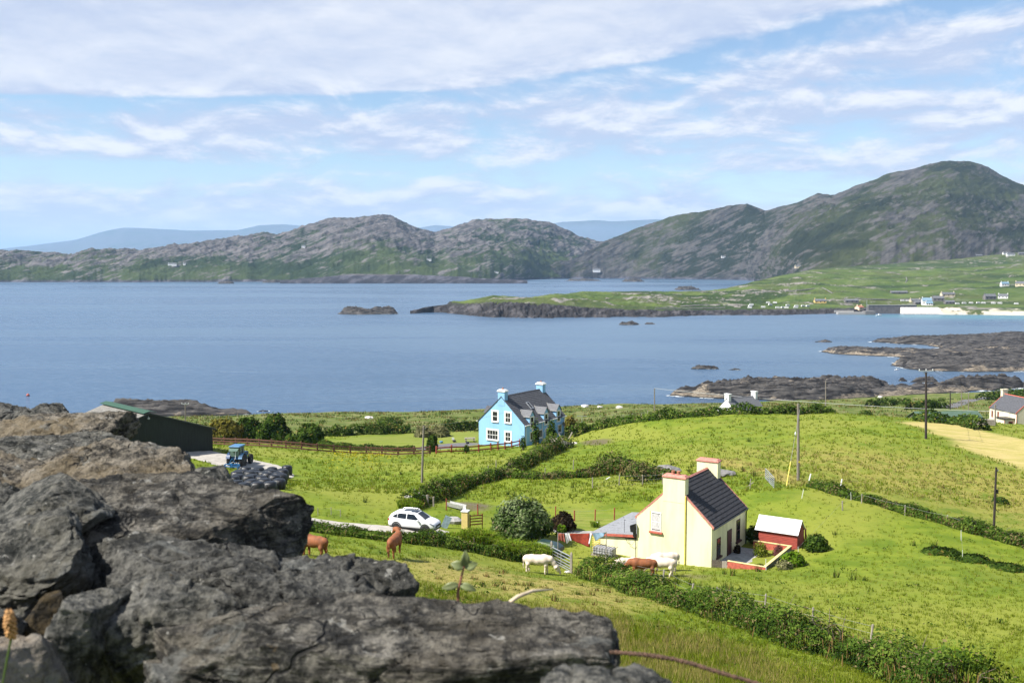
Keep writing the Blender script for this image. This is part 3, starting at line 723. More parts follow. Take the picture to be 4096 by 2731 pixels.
def Mw(x, y, z, face):
    """wall frame: local X along the wall, local -Y outward, Z up. face: which way the wall looks in house axes"""
    a = {'-y': 0, '+x': R(90), '+y': R(180), '-x': R(-90)}[face]
    return Matrix.Translation((x, y, z)) @ Matrix.Rotation(a, 4, 'Z')
def window(par, M, ww, hh, surround=None, sw=0.14, frame=None, bars=(1, 1), sill=None, pane=None, curtain=False, name='window'):
    """a window is its surround (or frame) with frame, panes and sill below it"""
    mb = MB(); o = 0.03
    if surround is not None:
        for x0, x1, z0, z1 in ((-ww/2-sw, -ww/2, -sw, hh+sw), (ww/2, ww/2+sw, -sw, hh+sw), (-ww/2, ww/2, hh, hh+sw), (-ww/2, ww/2, -sw, 0)):
            mb.box(x0, x1, -0.05, 0.01, z0, z1, M)
        win = mb.build(name, surround, par)
    else:
        mb.box(-ww/2-0.05, ww/2+0.05, -0.025, 0.01, -0.05, hh+0.05, M); win = mb.build(name, frame, par)
    fb = MB(); t = 0.055
    for x0, x1, z0, z1 in ((-ww/2, -ww/2+t, 0, hh), (ww/2-t, ww/2, 0, hh), (-ww/2+t, ww/2-t, hh-t, hh), (-ww/2+t, ww/2-t, 0, t)):
        fb.box(x0, x1, -0.045, 0.0, z0, z1, M)
    nx, nz = bars
    for i in range(1, nx): x = -ww/2 + ww*i/nx; fb.box(x-0.025, x+0.025, -0.042, 0.0, t, hh-t, M)
    for i in range(1, nz): z = hh*i/nz; fb.box(-ww/2+t, ww/2-t, -0.047, 0.0, z-0.04, z+0.04, M)
    fb.build('frame', frame or m_white, win)
    for i in range(nx):
        for j in range(nz):
            pb = MB(); x0 = -ww/2 + ww*i/nx; z0 = hh*j/nz
            pb.box(x0+0.026, x0+ww/nx-0.026, -0.032, -0.026, z0+0.03, z0+hh/nz-0.03, M); pb.build('pane', pane or m_glass, win)
    if curtain:
        cb = MB()
        for i in range(7):
            x = -ww/2+0.10 + (ww-0.2)*i/6
            cb.prism([(x-0.055, -0.034), (x, -0.040), (x+0.055, -0.034), (x+0.055, -0.033), (x-0.055, -0.033)], hh*0.08, hh*0.93, 'z', M)
        cb.build('curtain', m_lace, win)
    if sill is not None:
        sb = MB(); sb.box(-ww/2-0.16, ww/2+0.16, -0.17, 0.01, -0.20, -0.055, M); sb.build('sill', sill, win, bevel=0.01)
    return win
def gable_walls(par, W_, L_, eave, ridge, mat, below=1.0, name='wall'):
    b = MB(); b.prism([(-W_/2, -below), (W_/2, -below), (W_/2, eave), (0, ridge), (-W_/2, eave)], 0, L_, 'y'); return b.build(name, mat, par)
def slope_roof(par, W_, L_, eave, ridge, mat, ov=0.15, endov=0.05, courses=0, th=0.10, verge=None):
    """two slopes with overlapping courses; returns the roof part"""
    hw = W_/2; tanp = (ridge-eave)/hw; cx_ = hw+ov
    b = MB(); lift = 0.02
    prof = [(-cx_, eave-ov*tanp+lift), (0, ridge+lift), (cx_, eave-ov*tanp+lift), (cx_, eave-ov*tanp+lift+th*0.5), (0, ridge+lift+th), (-cx_, eave-ov*tanp+lift+th*0.5)]
    b.prism(prof, -endov, L_+endov, 'y'); roof = b.build('roof', mat, par)
    ln = math.hypot(cx_, ridge-eave+ov*tanp); ang = math.atan2(ridge-eave+ov*tanp, cx_)
    if courses:
        for sd in (1, -1):
            for i in range(courses):
                a0 = ln*i/courses; a1 = min(ln*(i+1)/courses+0.05, ln)
                def pt(a, up): return (sd*(a*math.cos(ang) + up*math.sin(ang)), ridge+lift+th - a*math.sin(ang) + up*math.cos(ang) - 0.035)
                p0, p1, p2, p3 = pt(a0, 0.012), pt(a1, 0.050), pt(a1, 0.020), pt(a0, 0.0)
                c_ = MB(); c_.prism([p0, p1, p2, p3], -endov-0.01, L_+endov+0.01, 'y'); c_.build('slate_course', mat, roof)
    rb = MB(); rb.prism([(-0.14, ridge+lift+th-0.06), (0, ridge+lift+th+0.07), (0.14, ridge+lift+th-0.06)], -endov-0.03, L_+endov+0.03, 'y'); rb.build('ridge_tiles', verge or mat, roof)
    if verge is not None:
        for sd in (1, -1):
            for y0 in (-endov-0.16, L_+endov-0.02):
                vb = MB(); pr = [(sd*0.0, ridge+lift+th+0.06), (sd*cx_, eave-ov*tanp+lift+th+0.02), (sd*cx_, eave-ov*tanp-0.10), (0, ridge-0.06)]
                vb.prism(pr, y0, y0+0.12, 'y'); vb.build('verge_coping', verge, roof)
    return roof
def chimney(par, x, y, z0, z1, wx, wy, mat, cap, pots=1, name='chimney', potmat=None, capov=0.10, caph=0.18, flat=False):
    b = MB(); b.box(x-wx/2, x+wx/2, y-wy/2, y+wy/2, z0, z1); ch = b.build(name, mat, par, bevel=0.015)
    c_ = MB(); o = capov
    if flat: c_.box(x-wx/2-o, x+wx/2+o, y-wy/2-o, y+wy/2+o, z1+0.001, z1+caph)
    else:
        A, B_ = (wx/2+o, wy/2+o), (wx/2-0.12, wy/2-0.12)
        vs = [(x-A[0], y-A[1], z1+.001), (x+A[0], y-A[1], z1+.001), (x+A[0], y+A[1], z1+.001), (x-A[0], y+A[1], z1+.001), (x-A[0], y-A[1], z1+caph*.35), (x+A[0], y-A[1], z1+caph*.35), (x+A[0], y+A[1], z1+caph*.35), (x-A[0], y+A[1], z1+caph*.35),
              (x-B_[0], y-B_[1], z1+caph), (x+B_[0], y-B_[1], z1+caph), (x+B_[0], y+B_[1], z1+caph), (x-B_[0], y+B_[1], z1+caph)]
        fs = [(0,3,2,1)] + [(i, (i+1)%4, 4+(i+1)%4, 4+i) for i in range(4)] + [(4+i, 4+(i+1)%4, 8+(i+1)%4, 8+i) for i in range(4)] + [(8,9,10,11)]
        c_.raw(vs, fs)
    c_.build('chimney_cap', cap, ch)
    for i in range(pots):
        px = x + (i - (pots-1)/2)*0.48
        pb = MB(); pb.lathe([(0.13, z1+caph-0.03), (0.15, z1+caph+0.06), (0.13, z1+caph+0.10), (0.15, z1+caph+0.28), (0.10, z1+caph+0.28)], 10, Matrix.Translation((px, y, 0))); pb.build('chimney_pot', potmat or m_terra, ch, smooth=False)
    return ch

# ------------------------------------------------------------------ yellow cottage
YC = G(2845, 2268)                       # near right corner of the gable
YA = math.atan2(0.53, 0.848)
YW, YL = 6.6, 8.2
rzY = -YA
def house_frame(corner, rz, Wd):
    """origin of a house whose gable right corner stands at corner"""
    c, s = math.cos(rz), math.sin(rz)
    return Vector((corner.x - c*Wd/2, corner.y - s*Wd/2, corner.z))
yo = house_frame(YC, rzY, YW)
cot = thing('cottage', 'pale yellow gabled cottage with black slate roof and two big chimneys', 'house', yo, rzY)
gable_walls(cot, YW, YL, 3.3, 6.35, m_yellow, below=1.6)
slope_roof(cot, YW, YL, 3.3, 6.35, m_slate, ov=0.16, endov=-0.16, courses=13, verge=m_cap)
chimney(cot, 0.0, 0.345, 4.9, 6.92, 1.95, 0.72, m_yellow, m_cap, 2, caph=0.26, capov=0.07)
chimney(cot, 0.0, YL-0.40, 4.9, 7.0, 1.95, 0.72, m_yellow, m_cap, 0, caph=0.26, capov=0.07)
b = MB(); b.box(0.985, 1.10, -0.10, 0.0, -0.3, 5.55); b.build('gable_pipe', m_dkyellow, cot, bevel=0.02)
window(cot, Mw(-1.55, 0, 2.30, '-y'), 0.86, 1.55, frame=m_white, bars=(1, 2), sill=m_redp, curtain=True)
b = MB(); b.box(-2.10, -2.00, -0.02, 0.0, 2.25, 3.9); b.build('window_reveal', m_dkyellow, cot)
for s_, z_, ww, hh in ((1.6, 0.55, 0.8, 1.45), (6.3, 0.75, 0.85, 1.75)):
    window(cot, Mw(YW/2, s_, z_, '+x'), ww, hh, frame=m_dkred, bars=(1, 2), sill=m_dkred)
b = MB(); M_ = Mw(YW/2, 4.1, 0, '+x'); b.box(-0.5, 0.5, -0.06, 0.02, -0.1, 2.15, M_); dr = b.build('door', m_dkred, cot)
b = MB(); b.lathe([(0.03, 0), (0.03, 0.05), (0.02, 0.06)], 8, M_ @ Matrix.Translation((0.36, -0.06, 1.0)) @ Matrix.Rotation(R(90), 4, 'X')); b.build('handle', m_metal, dr)
b = MB(); b.tube([(YW/2+0.2, -0.05, 3.12), (YW/2+0.2, YL+0.05, 3.12)], 0.065, 8); b.tube([(YW/2+0.2, YL-0.05, 3.1), (YW/2+0.08, YL-0.05, 2.8), (YW/2+0.08, YL-0.05, 0.0)], 0.05, 6); b.build('gutter', m_black, cot)
# flat roofed annexe on its left side
AW = 4.15
b = MB(); b.box(-YW/2-AW, -YW/2-0.002, 0.12, YL-0.1, -2.2, 1.22); ann = b.build('annexe', m_yellow, cot)
b = MB(); b.raw([(-YW/2-AW-.15, -0.05, 1.23), (-YW/2+0.02, -0.05, 1.66), (-YW/2+0.02, YL, 1.66), (-YW/2-AW-.15, YL, 1.23), (-YW/2-AW-.15, -0.05, 1.31), (-YW/2+0.02, -0.05, 1.74), (-YW/2+0.02, YL, 1.74), (-YW/2-AW-.15, YL, 1.31)],
    [(0,3,2,1),(4,5,6,7),(0,1,5,4),(1,2,6,5),(2,3,7,6),(3,0,4,7)]); b.build('annexe_roof', m_asb, ann)
b = MB(); b.raw([(-YW/2-AW-.16, -0.08, 1.06), (-YW/2, -0.08, 1.49), (-YW/2, -0.052, 1.49), (-YW/2-AW-.16, -0.052, 1.06), (-YW/2-AW-.16, -0.08, 1.27), (-YW/2, -0.08, 1.70), (-YW/2, -0.052, 1.70), (-YW/2-AW-.16, -0.052, 1.27)],
    [(0,3,2,1),(4,5,6,7),(0,1,5,4),(1,2,6,5),(2,3,7,6),(3,0,4,7)]); b.build('fascia', m_redp, ann)
# box, cables and aerial rod at the corner
b = MB(); b.prism([(-0.42, 0.0), (0.0, 0.0), (0.0, 0.75), (-0.48, 0.55), (-0.48, 0.35)], -0.28, -0.02, 'y', Matrix.Translation((-YW/2-0.02, -0.02, 1.95))); b.box(-YW/2-0.25, -YW/2-0.02, -0.22, -0.05, 1.55, 1.98); b.build('meter_box', m_black, cot)
b = MB(); b.tube([(-YW/2-1.35, 0.4, 1.55), (-YW/2-1.35, 0.4, 2.6), (-YW/2-1.30, 0.3, 2.75), (-YW/2-1.05, 0.1, 2.78)], 0.018, 5); b.tube([(-YW/2-1.0, -0.1, 1.35), (-YW/2-0.8, -0.12, 0.95), (-YW/2-0.4, -0.12, 0.8), (-YW/2-0.12, -0.12, 1.15), (-YW/2-0.1, -0.12, 1.6)], 0.02, 5)
b.tube([(-YW/2-0.06, -0.09, 1.6), (-YW/2-0.06, -0.09, -1.2)], 0.03, 5); b.build('cable', m_black, cot)

def yl(x, y, z=0.0):
    """cottage axes to the world"""
    c, s = math.cos(rzY), math.sin(rzY); return Vector((yo.x + c*x - s*y, yo.y + s*x + c*y, yo.z + z))
# yard with its low wall
yx0, yx1, yy0, yy1 = YW/2 + 1.35, YW/2 + 4.45, -0.02, 7.0
m_coping = simple('yellow_coping', (0.70, 0.58, 0.26), 0.8, 0.15, 3)
yw = thing('yard_wall', 'low salmon red yard wall with pale yellow coping beside the cottage', 'wall', yo, rzY)
b = MB(); b.box(yx0, yx1, yy0, yy0+0.22, -1.2, 0.72); b.build('front_wall', m_redp, yw)
b = MB(); b.box(yx1-0.22, yx1, yy0+0.222, yy1-0.222, -1.4, 0.72); b.build('side_wall', m_stonegrey, yw)
b = MB(); b.box(YW/2+1.2, yx1, yy1-0.22, yy1, -0.6, 0.72); b.build('back_wall', m_redp, yw)
for nm, q in (('front_coping', (yx0-.02, yx1+.03, yy0-.02, yy0+.235)), ('side_coping', (yx1-.235, yx1+.02, yy0+.252, yy1-.252)), ('back_coping', (YW/2+1.18, yx1+.03, yy1-.25, yy1+.03))):
    b = MB(); b.box(*q, 0.722, 0.765); b.build(nm, m_coping, yw, bevel=0.008)
b = MB(); b.box(YW/2+0.01, yx1-0.22, 0.2, yy1-0.22, -0.3, 0.03); tag(b.build('yard_paving', m_concrete), 'grey paved yard inside the low red wall', kind='structure').location = yo
bpy.data.objects['yard_paving'].rotation_euler = (0, 0, rzY)
gt = thing('wooden_gate', 'grey wooden board gate between the cottage corner and red yard wall', 'gate', yl(YW/2+0.02, 0.05, -0.15), rzY)
for i in range(6):
    b = MB(); b.box(0.02+i*0.21, 0.02+i*0.21+0.195, 0.0, 0.03, 0.0, 0.78 + 0.03*((i*7) % 3)); b.build('board', m_timber if i > 3 else m_oldwood, gt)
b = MB(); b.box(0.02, 1.26, 0.03, 0.07, 0.15, 0.24); b.box(0.02, 1.26, 0.03, 0.07, 0.55, 0.64); b.build('rail', m_oldwood, gt)

# red shed
so = yl(YW/2 + 1.5, 7.35, 0.0)
shed = thing('garden_shed', 'small red weatherboard shed with white tin roof behind the yard wall', 'shed', so, rzY)
SL, SD, SE, SRd = 3.3, 1.9, 1.75, 2.62
b = MB(); b.prism([(0.02, -0.5), (SD-0.02, -0.5), (SD-0.02, SE), (SD/2, SRd-0.06), (0.02, SE)], 0.02, SL-0.02, 'x'); b.build('frame', m_board, shed)
nb = 13
for i in range(nb):
    z0 = -0.05 + i*(SE+0.05)/nb; z1 = z0 + (SE+0.05)/nb
    b = MB(); b.raw([(0, -0.035, z0), (SL, -0.035, z0), (SL, 0.02, z0), (0, 0.02, z0), (0, -0.012, z1), (SL, -0.012, z1), (SL, 0.02, z1), (0, 0.02, z1)], [(0,3,2,1),(4,5,6,7),(0,1,5,4),(1,2,6,5),(2,3,7,6),(3,0,4,7)]); b.build('board', m_board, shed)
    for xx in (-0.03, SL-0.012):
        b = MB(); b.raw([(xx, 0, z0), (xx+0.042, 0, z0), (xx+0.042, SD, z0), (xx, SD, z0), (xx+0.008, 0, z1), (xx+0.034, 0, z1), (xx+0.034, SD, z1), (xx+0.008, SD, z1)], [(0,3,2,1),(4,5,6,7),(0,1,5,4),(1,2,6,5),(2,3,7,6),(3,0,4,7)]); b.build('board', m_board, shed)
for sd in (0, 1):
    b = MB(); e = (-0.20, SE-0.13) if sd == 0 else (SD+0.20, SE-0.13)
    b.prism([e, (SD/2, SRd), (SD/2, SRd+0.05), (e[0], e[1]+0.05)], -0.32, SL+0.12, 'x'); b.build('roof_sheet', m_tin, shed)
b = MB(); b.prism([(SD/2-0.12, SRd-0.03), (SD/2, SRd+0.09), (SD/2+0.12, SRd-0.03)], -0.33, SL+0.13, 'x'); b.build('ridge_cap', m_tin, shed)

# ------------------------------------------------------------------ blue house
BC = G(2098, 1784); BW, BL, BE, BR = 9.2, 12.7, 3.45, 7.7
rzB = -math.atan2(0.56, 0.83)
bo = house_frame(BC, rzB, BW)
bh = thing('blue_house', 'sky blue two storey house with grey slate roof and white window surrounds', 'house', bo, rzB)
gable_walls(bh, BW, BL, BE, BR, m_blue, below=1.8)
broof = slope_roof(bh, BW, BL, BE, BR, m_slate2, ov=0.22, endov=0.10, courses=18)
chimney(bh, 0, 0.44, 6.3, 8.6, 1.35, 0.95, m_blue, m_white, 1, caph=0.38, capov=0.12)
chimney(bh, 0, BL-0.5, 6.3, 8.6, 1.35, 0.95, m_blue, m_white, 1, caph=0.38, capov=0.12)
for x, z, ww, hh, bars in ((-1.25, 3.62, 1.02, 1.62, (1, 2)), (1.35, 3.62, 1.02, 1.62, (2, 2)), (-1.75, 0.5, 2.15, 1.55, (4, 2)), (1.35, 0.5, 1.05, 1.5, (2, 2))):
    window(bh, Mw(x, 0, z, '-y'), ww, hh, surround=m_white, sw=0.24, bars=bars, sill=m_white)
for s_, ww in ((2.3, 1.2), (4.7, 1.1), (7.2, 1.3), (11.0, 1.0)):
    window(bh, Mw(BW/2, s_, 0.75, '+x'), ww, 1.25, surround=m_white, sw=0.13, bars=(2, 1), sill=m_white)
def dormer(par, s_, side):
    """wall dormer standing through the eaves"""
    sx = 1 if side == '+x' else -1; hw, z0, ze, zr = 0.72, 2.75, 4.75, 5.55; xf = BW/2+0.02
    tanp = (BR-BE)/(BW/2); back = lambda z: BW/2 - (z-BE)/tanp
    b = MB()
    prof = [(s_-hw, BE-0.2), (s_+hw, BE-0.2), (s_+hw, ze), (s_, zr), (s_-hw, ze)]
    b.prism(prof, sx*(back(zr)-0.05), sx*xf, 'x'); d = b.build('dormer', m_blue, par)
    r_ = MB(); o = 0.18
    for sd in (-1, 1):
        e = (s_+sd*(hw+o), ze-o*(zr-ze)/hw)
        a = sx*(xf+0.16)
        vs = []
        for dz in (0.03, 0.11):
            vs += [(a, e[0], e[1]+dz), (a, s_, zr+dz), (sx*(back(zr)-0.12), s_, zr+dz), (sx*(back(e[1])-0.12), e[0], e[1]+dz)]
        r_.raw(vs, [(0,3,2,1),(4,5,6,7),(0,1,5,4),(1,2,6,5),(2,3,7,6),(3,0,4,7)])
    r_.build('dormer_roof', m_slate3 if sx > 0 else m_slate2, d)
    l_ = MB()
    for sd in (-1, 1):
        e = (s_+sd*(hw+o), ze-o*(zr-ze)/hw)
        l_.tube([(sx*(back(e[1])-0.1), e[0], e[1]+0.16), (sx*(back(zr)-0.1), s_, zr+0.16)], 0.10, 4)
        l_.tube([(sx*(xf+0.17), e[0], e[1]+0.03), (sx*(back(e[1])), e[0], e[1]+0.03)], 0.06, 4)
    l_.build('flashing', m_slate3 if sx < 0 else m_concrete, d)
    window(d, Mw(sx*xf, s_, z0, side), 0.86, 1.75, surround=m_white, sw=0.17, bars=(1, 2), name='dormer_window').parent = par
    return d
for s_ in (2.2, 6.6, 10.6): dormer(bh, s_, '+x')
dormer(bh, 2.6, '-x')
tanp = (BR-BE)/(BW/2)
b = MB(); th_ = math.atan(tanp); Ms = Matrix.Translation((2.15, 5.3, BR-2.15*tanp+0.16)) @ Matrix.Rotation(th_, 4, 'Y')
for x0, x1, y0, y1 in ((-0.75, -0.65, -0.42, 0.42), (0.65, 0.75, -0.42, 0.42), (-0.65, 0.65, -0.42, -0.32), (-0.65, 0.65, 0.32, 0.42)): b.box(x0, x1, y0, y1, -0.02, 0.10, Ms)
sk = b.build('skylight', m_metal, bh); b = MB(); b.box(-0.65, 0.65, -0.32, 0.32, 0.0, 0.05, Ms); b.build('pane', m_glass, sk)
xg = BW/2+0.30
for y0, y1 in ((-0.15, 1.35), (3.05, 5.75), (7.45, 9.75), (11.45, BL+0.15)):
    b = MB(); b.tube([(xg, y0, BE-0.10), (xg, y1, BE-0.10)], 0.085, 8); b.build('gutter', m_white, bh)
b = MB(); b.tube([(-xg, -0.15, BE-0.10), (-xg, BL+0.15, BE-0.10)], 0.085, 8); b.build('gutter', m_white, bh)
for pts in ([(xg, 0.25, BE-.12), (BW/2+.08, 0.3, BE-.55), (BW/2+.08, 0.3, -0.4)], [(xg, 7.7, BE-.12), (BW/2+.08, 7.6, BE-0.5), (BW/2+.08, 5.6, BE-2.1), (BW/2+.08, 5.5, -0.4)], [(BW/2+.08, 5.3, BE-0.25), (BW/2+.08, 5.3, -0.4)], [(xg, BL-.2, BE-.12), (BW/2+.08, BL-.25, BE-.5), (BW/2+.08, BL-.25, -.4)]):
    b = MB(); b.tube(pts, 0.06, 6); b.build('downpipe', m_white, bh)
b = MB(); b.lathe([(0.02, 0.0), (0.25, 0.03), (0.42, 0.12), (0.40, 0.13), (0.24, 0.05), (0.02, 0.03)], 18, Matrix.Translation((BW/2+0.35, 11.6, 2.1)) @ Matrix.Rotation(R(75), 4, 'Y')); b.tube([(BW/2, 11.6, 2.0), (BW/2+0.33, 11.6, 2.1)], 0.03, 6); b.build('satellite_dish', m_black, bh, smooth=True)

# ------------------------------------------------------------------ barn
bc = G(853, 1805)
rzN = R(45)                                # gable line runs right and away
Wb, Lb, Eb = 17.2, 12.0, 3.15
br_ = 6.05
gdir = Vector((math.cos(rzN), math.sin(rzN), 0))
no = bc - gdir * (Wb/2)
barn = thing('barn', 'wide dark green sheet clad barn with grey roof and green ridge flashing', 'barn', (no.x, no.y, bc.z), rzN)
gable_walls(barn, Wb-0.1, Lb, Eb, br_-0.03, m_darkgreen, below=2.0)
nsh = 20
for i in range(nsh):
    x0 = -Wb/2 + Wb*i/nsh; x1 = x0 + Wb/nsh
    zt = lambda x: Eb + (br_-Eb)*(1-abs(x)/(Wb/2)) - 0.12
    b = MB(); n = 4
    for j in range(n):                         # corrugations
        a0 = x0 + (x1-x0)*j/n; a1 = x0 + (x1-x0)*(j+0.55)/n
        b.prism([(a0, -0.03), (a1, -0.03), (a1, 0.0), (a0, 0.0)], -1.8, min(zt(a0), zt(a1)), 'z')
    b.build('cladding_sheet', m_darkgreen, barn)
for sd in (1, -1):
    for i in range(10):
        y0 = -0.25 + (Lb+0.5)*i/10; y1 = y0 + (Lb+0.5)/10 - 0.01
        e = (sd*(Wb/2+0.35), Eb-0.12)
        b = MB()
        b.raw([(0, y0, br_), (e[0], y0, e[1]), (e[0], y1, e[1]), (0, y1, br_), (0, y0, br_+0.06), (e[0], y0, e[1]+0.06), (e[0], y1, e[1]+0.06), (0, y1, br_+0.06)], [(0,3,2,1),(4,5,6,7),(0,1,5,4),(1,2,6,5),(2,3,7,6),(3,0,4,7)])
        b.build('roof_sheet', m_fibre, barn)
b = MB()
for sd in (1, -1):
    b.raw([(0, -0.35, br_+0.20), (sd*0.85, -0.35, br_-0.02), (sd*0.85, Lb+0.7, br_-0.02), (0, Lb+0.7, br_+0.20), (0, -0.35, br_+0.25), (sd*0.85, -0.35, br_+0.03), (sd*0.85, Lb+0.7, br_+0.03), (0, Lb+0.7, br_+0.25)], [(0,3,2,1),(4,5,6,7),(0,1,5,4),(1,2,6,5),(2,3,7,6),(3,0,4,7)])
b.build('ridge_flashing', m_greenflash, barn)
for sd in (1, -1):
    b = MB(); b.prism([(0, br_-0.02), (sd*(Wb/2+0.3), Eb-0.14), (sd*(Wb/2+0.3), Eb-0.34), (0, br_-0.24)], -0.30, -0.22, 'y'); b.build('barge_board', m_darkgreen, barn)
b = MB(); b.box(-0.35, -0.1, -0.42, -0.2, br_-0.75, br_-0.55); b.tube([(-0.2, -0.2, br_-0.4), (-0.2, -0.3, br_-0.6)], 0.03); b.build('flood_light', m_metal, barn)

# ------------------------------------------------------------------ other houses
def small_house(name, label, foot, rz, Wd, Ld, ev, rd, wall, roof, chims=(), wins=(), trim=None, group=None, cat='house', chm=None, below=2.0, pots=0):
    t_ = thing(name, label, cat, foot, rz, group)
    gable_walls(t_, Wd, Ld, ev, rd, wall, below=below)
    slope_roof(t_, Wd, Ld, ev, rd, roof, ov=0.2, endov=0.05 if trim is None else -0.12, courses=0, verge=trim)
    for (x, y) in chims: chimney(t_, x, y, rd-1.0, rd+1.0, 1.3, 0.7, chm or wall, chm or wall, pots, flat=True, caph=0.12)
    for face, u, z, ww, hh in wins:
        M_ = Mw(u, 0, z, face) if face == '-y' else Mw(u, Ld, z, face) if face == '+y' else Mw(Wd/2 if face == '+x' else -Wd/2, u, z, face)
        b = MB(); b.box(-ww/2, ww/2, -0.05, 0.02, 0, hh, M_); wn = b.build('window', trim or m_white, t_)
        b = MB(); b.box(-ww/2+0.09, ww/2-0.09, -0.07, 0.0, 0.09, hh-0.09, M_); b.build('pane', m_glass, wn)
    return t_
q = at(2905, 1640, 208); q.z = at(2950, 1585, 210).z - 6.6
small_house('white_house', 'white walled house showing only its chimneys and slate roof over the hedge', (q.x, q.y, q.z), R(-58), 6.5, 8.5, 3.2, 6.3, m_white, m_slate3, chims=[(0, 0.4), (0, 8.1)], pots=0, chm=m_white)
q = at(4064, 1716, 212)
ch_ = small_house('cream_house', 'cream house with red painted trim at the right edge above the stubble', (q.x+3.45, q.y+0.6, q.z), R(10), 7.0, 9.0, 3.5, 6.3, m_cream, m_slate2, chims=[(0, 0.5), (0, 9.0)], trim=m_redp,
    wins=[('-x', 6.0, 1.4, 0.5, 1.5), ('-x', 8.0, 1.4, 0.5, 1.5), ('-y', 1.2, 0.9, 0.9, 1.3), ('-y', 0.6, 3.2, 0.9, 1.1)])
b = MB(); b.box(-5.9, -3.51, 0.6, 3.2, -1.5, 2.05); pch = b.build('porch', m_cream, ch_)
b = MB(); b.box(-6.1, -3.45, 0.4, 3.4, 2.06, 2.22); b.build('porch_roof', m_black, pch)
b = MB(); b.box(-4.9, -3.9, 0.54, 0.61, -0.3, 1.6); b.build('porch_window_frame', m_redp, pch)
b = MB(); b.box(-4.75, -4.05, 0.52, 0.60, 0.45, 1.45); b.build('porch_pane', m_glass, pch)
for x in (-5.93, -3.62):
    b = MB(); b.box(x, x+0.12, 0.57, 0.62, -0.5, 2.0); b.build('corner_trim', m_redp, pch)
for x in (-3.51, 3.42):
    b = MB(); b.box(x, x+0.1, -0.05, 0.02, -0.5, 3.4); b.build('corner_trim', m_redp, ch_)
q = G(3775, 1692); q = at(3775, 1675, q.y + 9); q.z = h(q.x, q.y)
tp = at(3775, 1645, q.y).z
gs = thing('green_shed', 'low green roofed shed half hidden behind a hedge near the brown pole', 'shed', (q.x, q.y, min(q.z, tp-2.4)), R(4))
zt = tp - gs.location.z
b = MB(); b.prism([(-3.2, -1.0), (3.2, -1.0), (3.2, zt-1.5), (0, zt-0.08), (-3.2, zt-1.5)], -5.0, 5.6, 'x'); b.build('wall', m_stonegrey, gs)
m_greenroof = simple('faded_green_roof', (0.075, 0.125, 0.085), 0.6, 0.12, 1.5)
for sd in (1, -1):
    b = MB(); e = (sd*3.4, zt-1.62); b.prism([(0, zt), e, (e[0], e[1]+0.07), (0, zt+0.07)], -5.3, 5.9, 'x'); b.build('roof', m_greenroof, gs)
# barns beyond frame edge: grey stone gable on the shore at right
q = on_z(4130, 1545, 4.0)
small_house('stone_ruin', 'grey stone gable standing at the right edge above the shore', (q.x, q.y, 3.0), R(-35), 7, 10, 3.4, 7.4, m_stonegrey, m_slate3)
# ------------------------------------------------------------------ tracks, path, patio, road: draped sheets
def drape(name, label, mat, pts, wid, lift=0.05, step=0.6, rag=0.25, seed=1, ymin=20, kind='structure'):
    P = [G(px, py, ymin) for px, py in pts]; W_ = wid if isinstance(wid, (list, tuple)) else [wid]*len(P)
    d = np.cumsum([0] + [(P[i+1]-P[i]).to_2d().length for i in range(len(P)-1)]); n = max(8, int(d[-1]/step))
    s = np.linspace(0, d[-1], n); x = np.interp(s, d, [p_.x for p_ in P]); y = np.interp(s, d, [p_.y for p_ in P]); ww = np.interp(s, d, W_)
    k_ = max(1, int(3/step)); ker = np.ones(2*k_+1)/(2*k_+1); xp = np.convolve(np.pad(x, k_, 'edge'), ker, 'valid'); yp = np.convolve(np.pad(y, k_, 'edge'), ker, 'valid')
    tx, ty = np.gradient(xp), np.gradient(yp); L = np.hypot(tx, ty)+1e-9; nx, ny = -ty/L, tx/L
    cols = 9; u = np.linspace(-1, 1, cols)
    X = xp[:, None] + nx[:, None]*u[None]*ww[:, None]/2; Y = yp[:, None] + ny[:, None]*u[None]*ww[:, None]/2
    j = fbm(v3(s/1.7, s*0, seed), 3, seed=seed)*rag
    X[:, 0] += nx*j; X[:, -1] += nx*fbm(v3(s/1.5, s*0, seed+4), 3, seed=seed+2)*rag; Y[:, 0] += ny*j
    Z = hz_(X.ravel(), Y.ravel()) + fbm(v3(X.ravel()/1.1, Y.ravel()/1.1), 3, seed=9)*0.10 + lift
    Z = Z.reshape(X.shape); Z[:, 0] -= lift*1.6; Z[:, -1] -= lift*1.6
    return tag(mesh_np(name, v3(X.ravel(), Y.ravel(), Z.ravel()), grid_faces(n, cols), mat), label, kind=kind)
drape('track', 'pale gravel track leading to the parked car', m_gravel, [(900,2050),(1050,2062),(1180,2078),(1350,2098),(1550,2118),(1700,2128),(1800,2120)], [4.2, 4.2, 3.8, 3.6, 3.4, 3.2, 2.4], 0.07)
drape('farm_track', 'sandy farm track past the tractor and black bales', m_gravel, [(700,1800),(840,1825),(960,1850),(1040,1865),(1100,1890),(1120,1915)], [6, 6.5, 7, 6.5, 5, 3.0], 0.07, rag=0.8)
drape('garden_path', 'narrow concrete path in the cottage garden', m_concrete, [(2170,2122),(2300,2126),(2440,2130)], 0.9, 0.06, rag=0.03)
drape('patio', 'grey tarmac patio in front of the blue house', m_tarmac, [(1690,1800),(1760,1790),(1840,1778),(1905,1770)], [4, 8, 9, 9], 0.06, rag=0.3)
drape('road', 'narrow tarmac road going down to the shore', m_tarmac, [(3790,1632),(3820,1620),(3860,1608),(3905,1598),(3960,1588)], 6.0, 0.12, step=2.0, ymin=230)

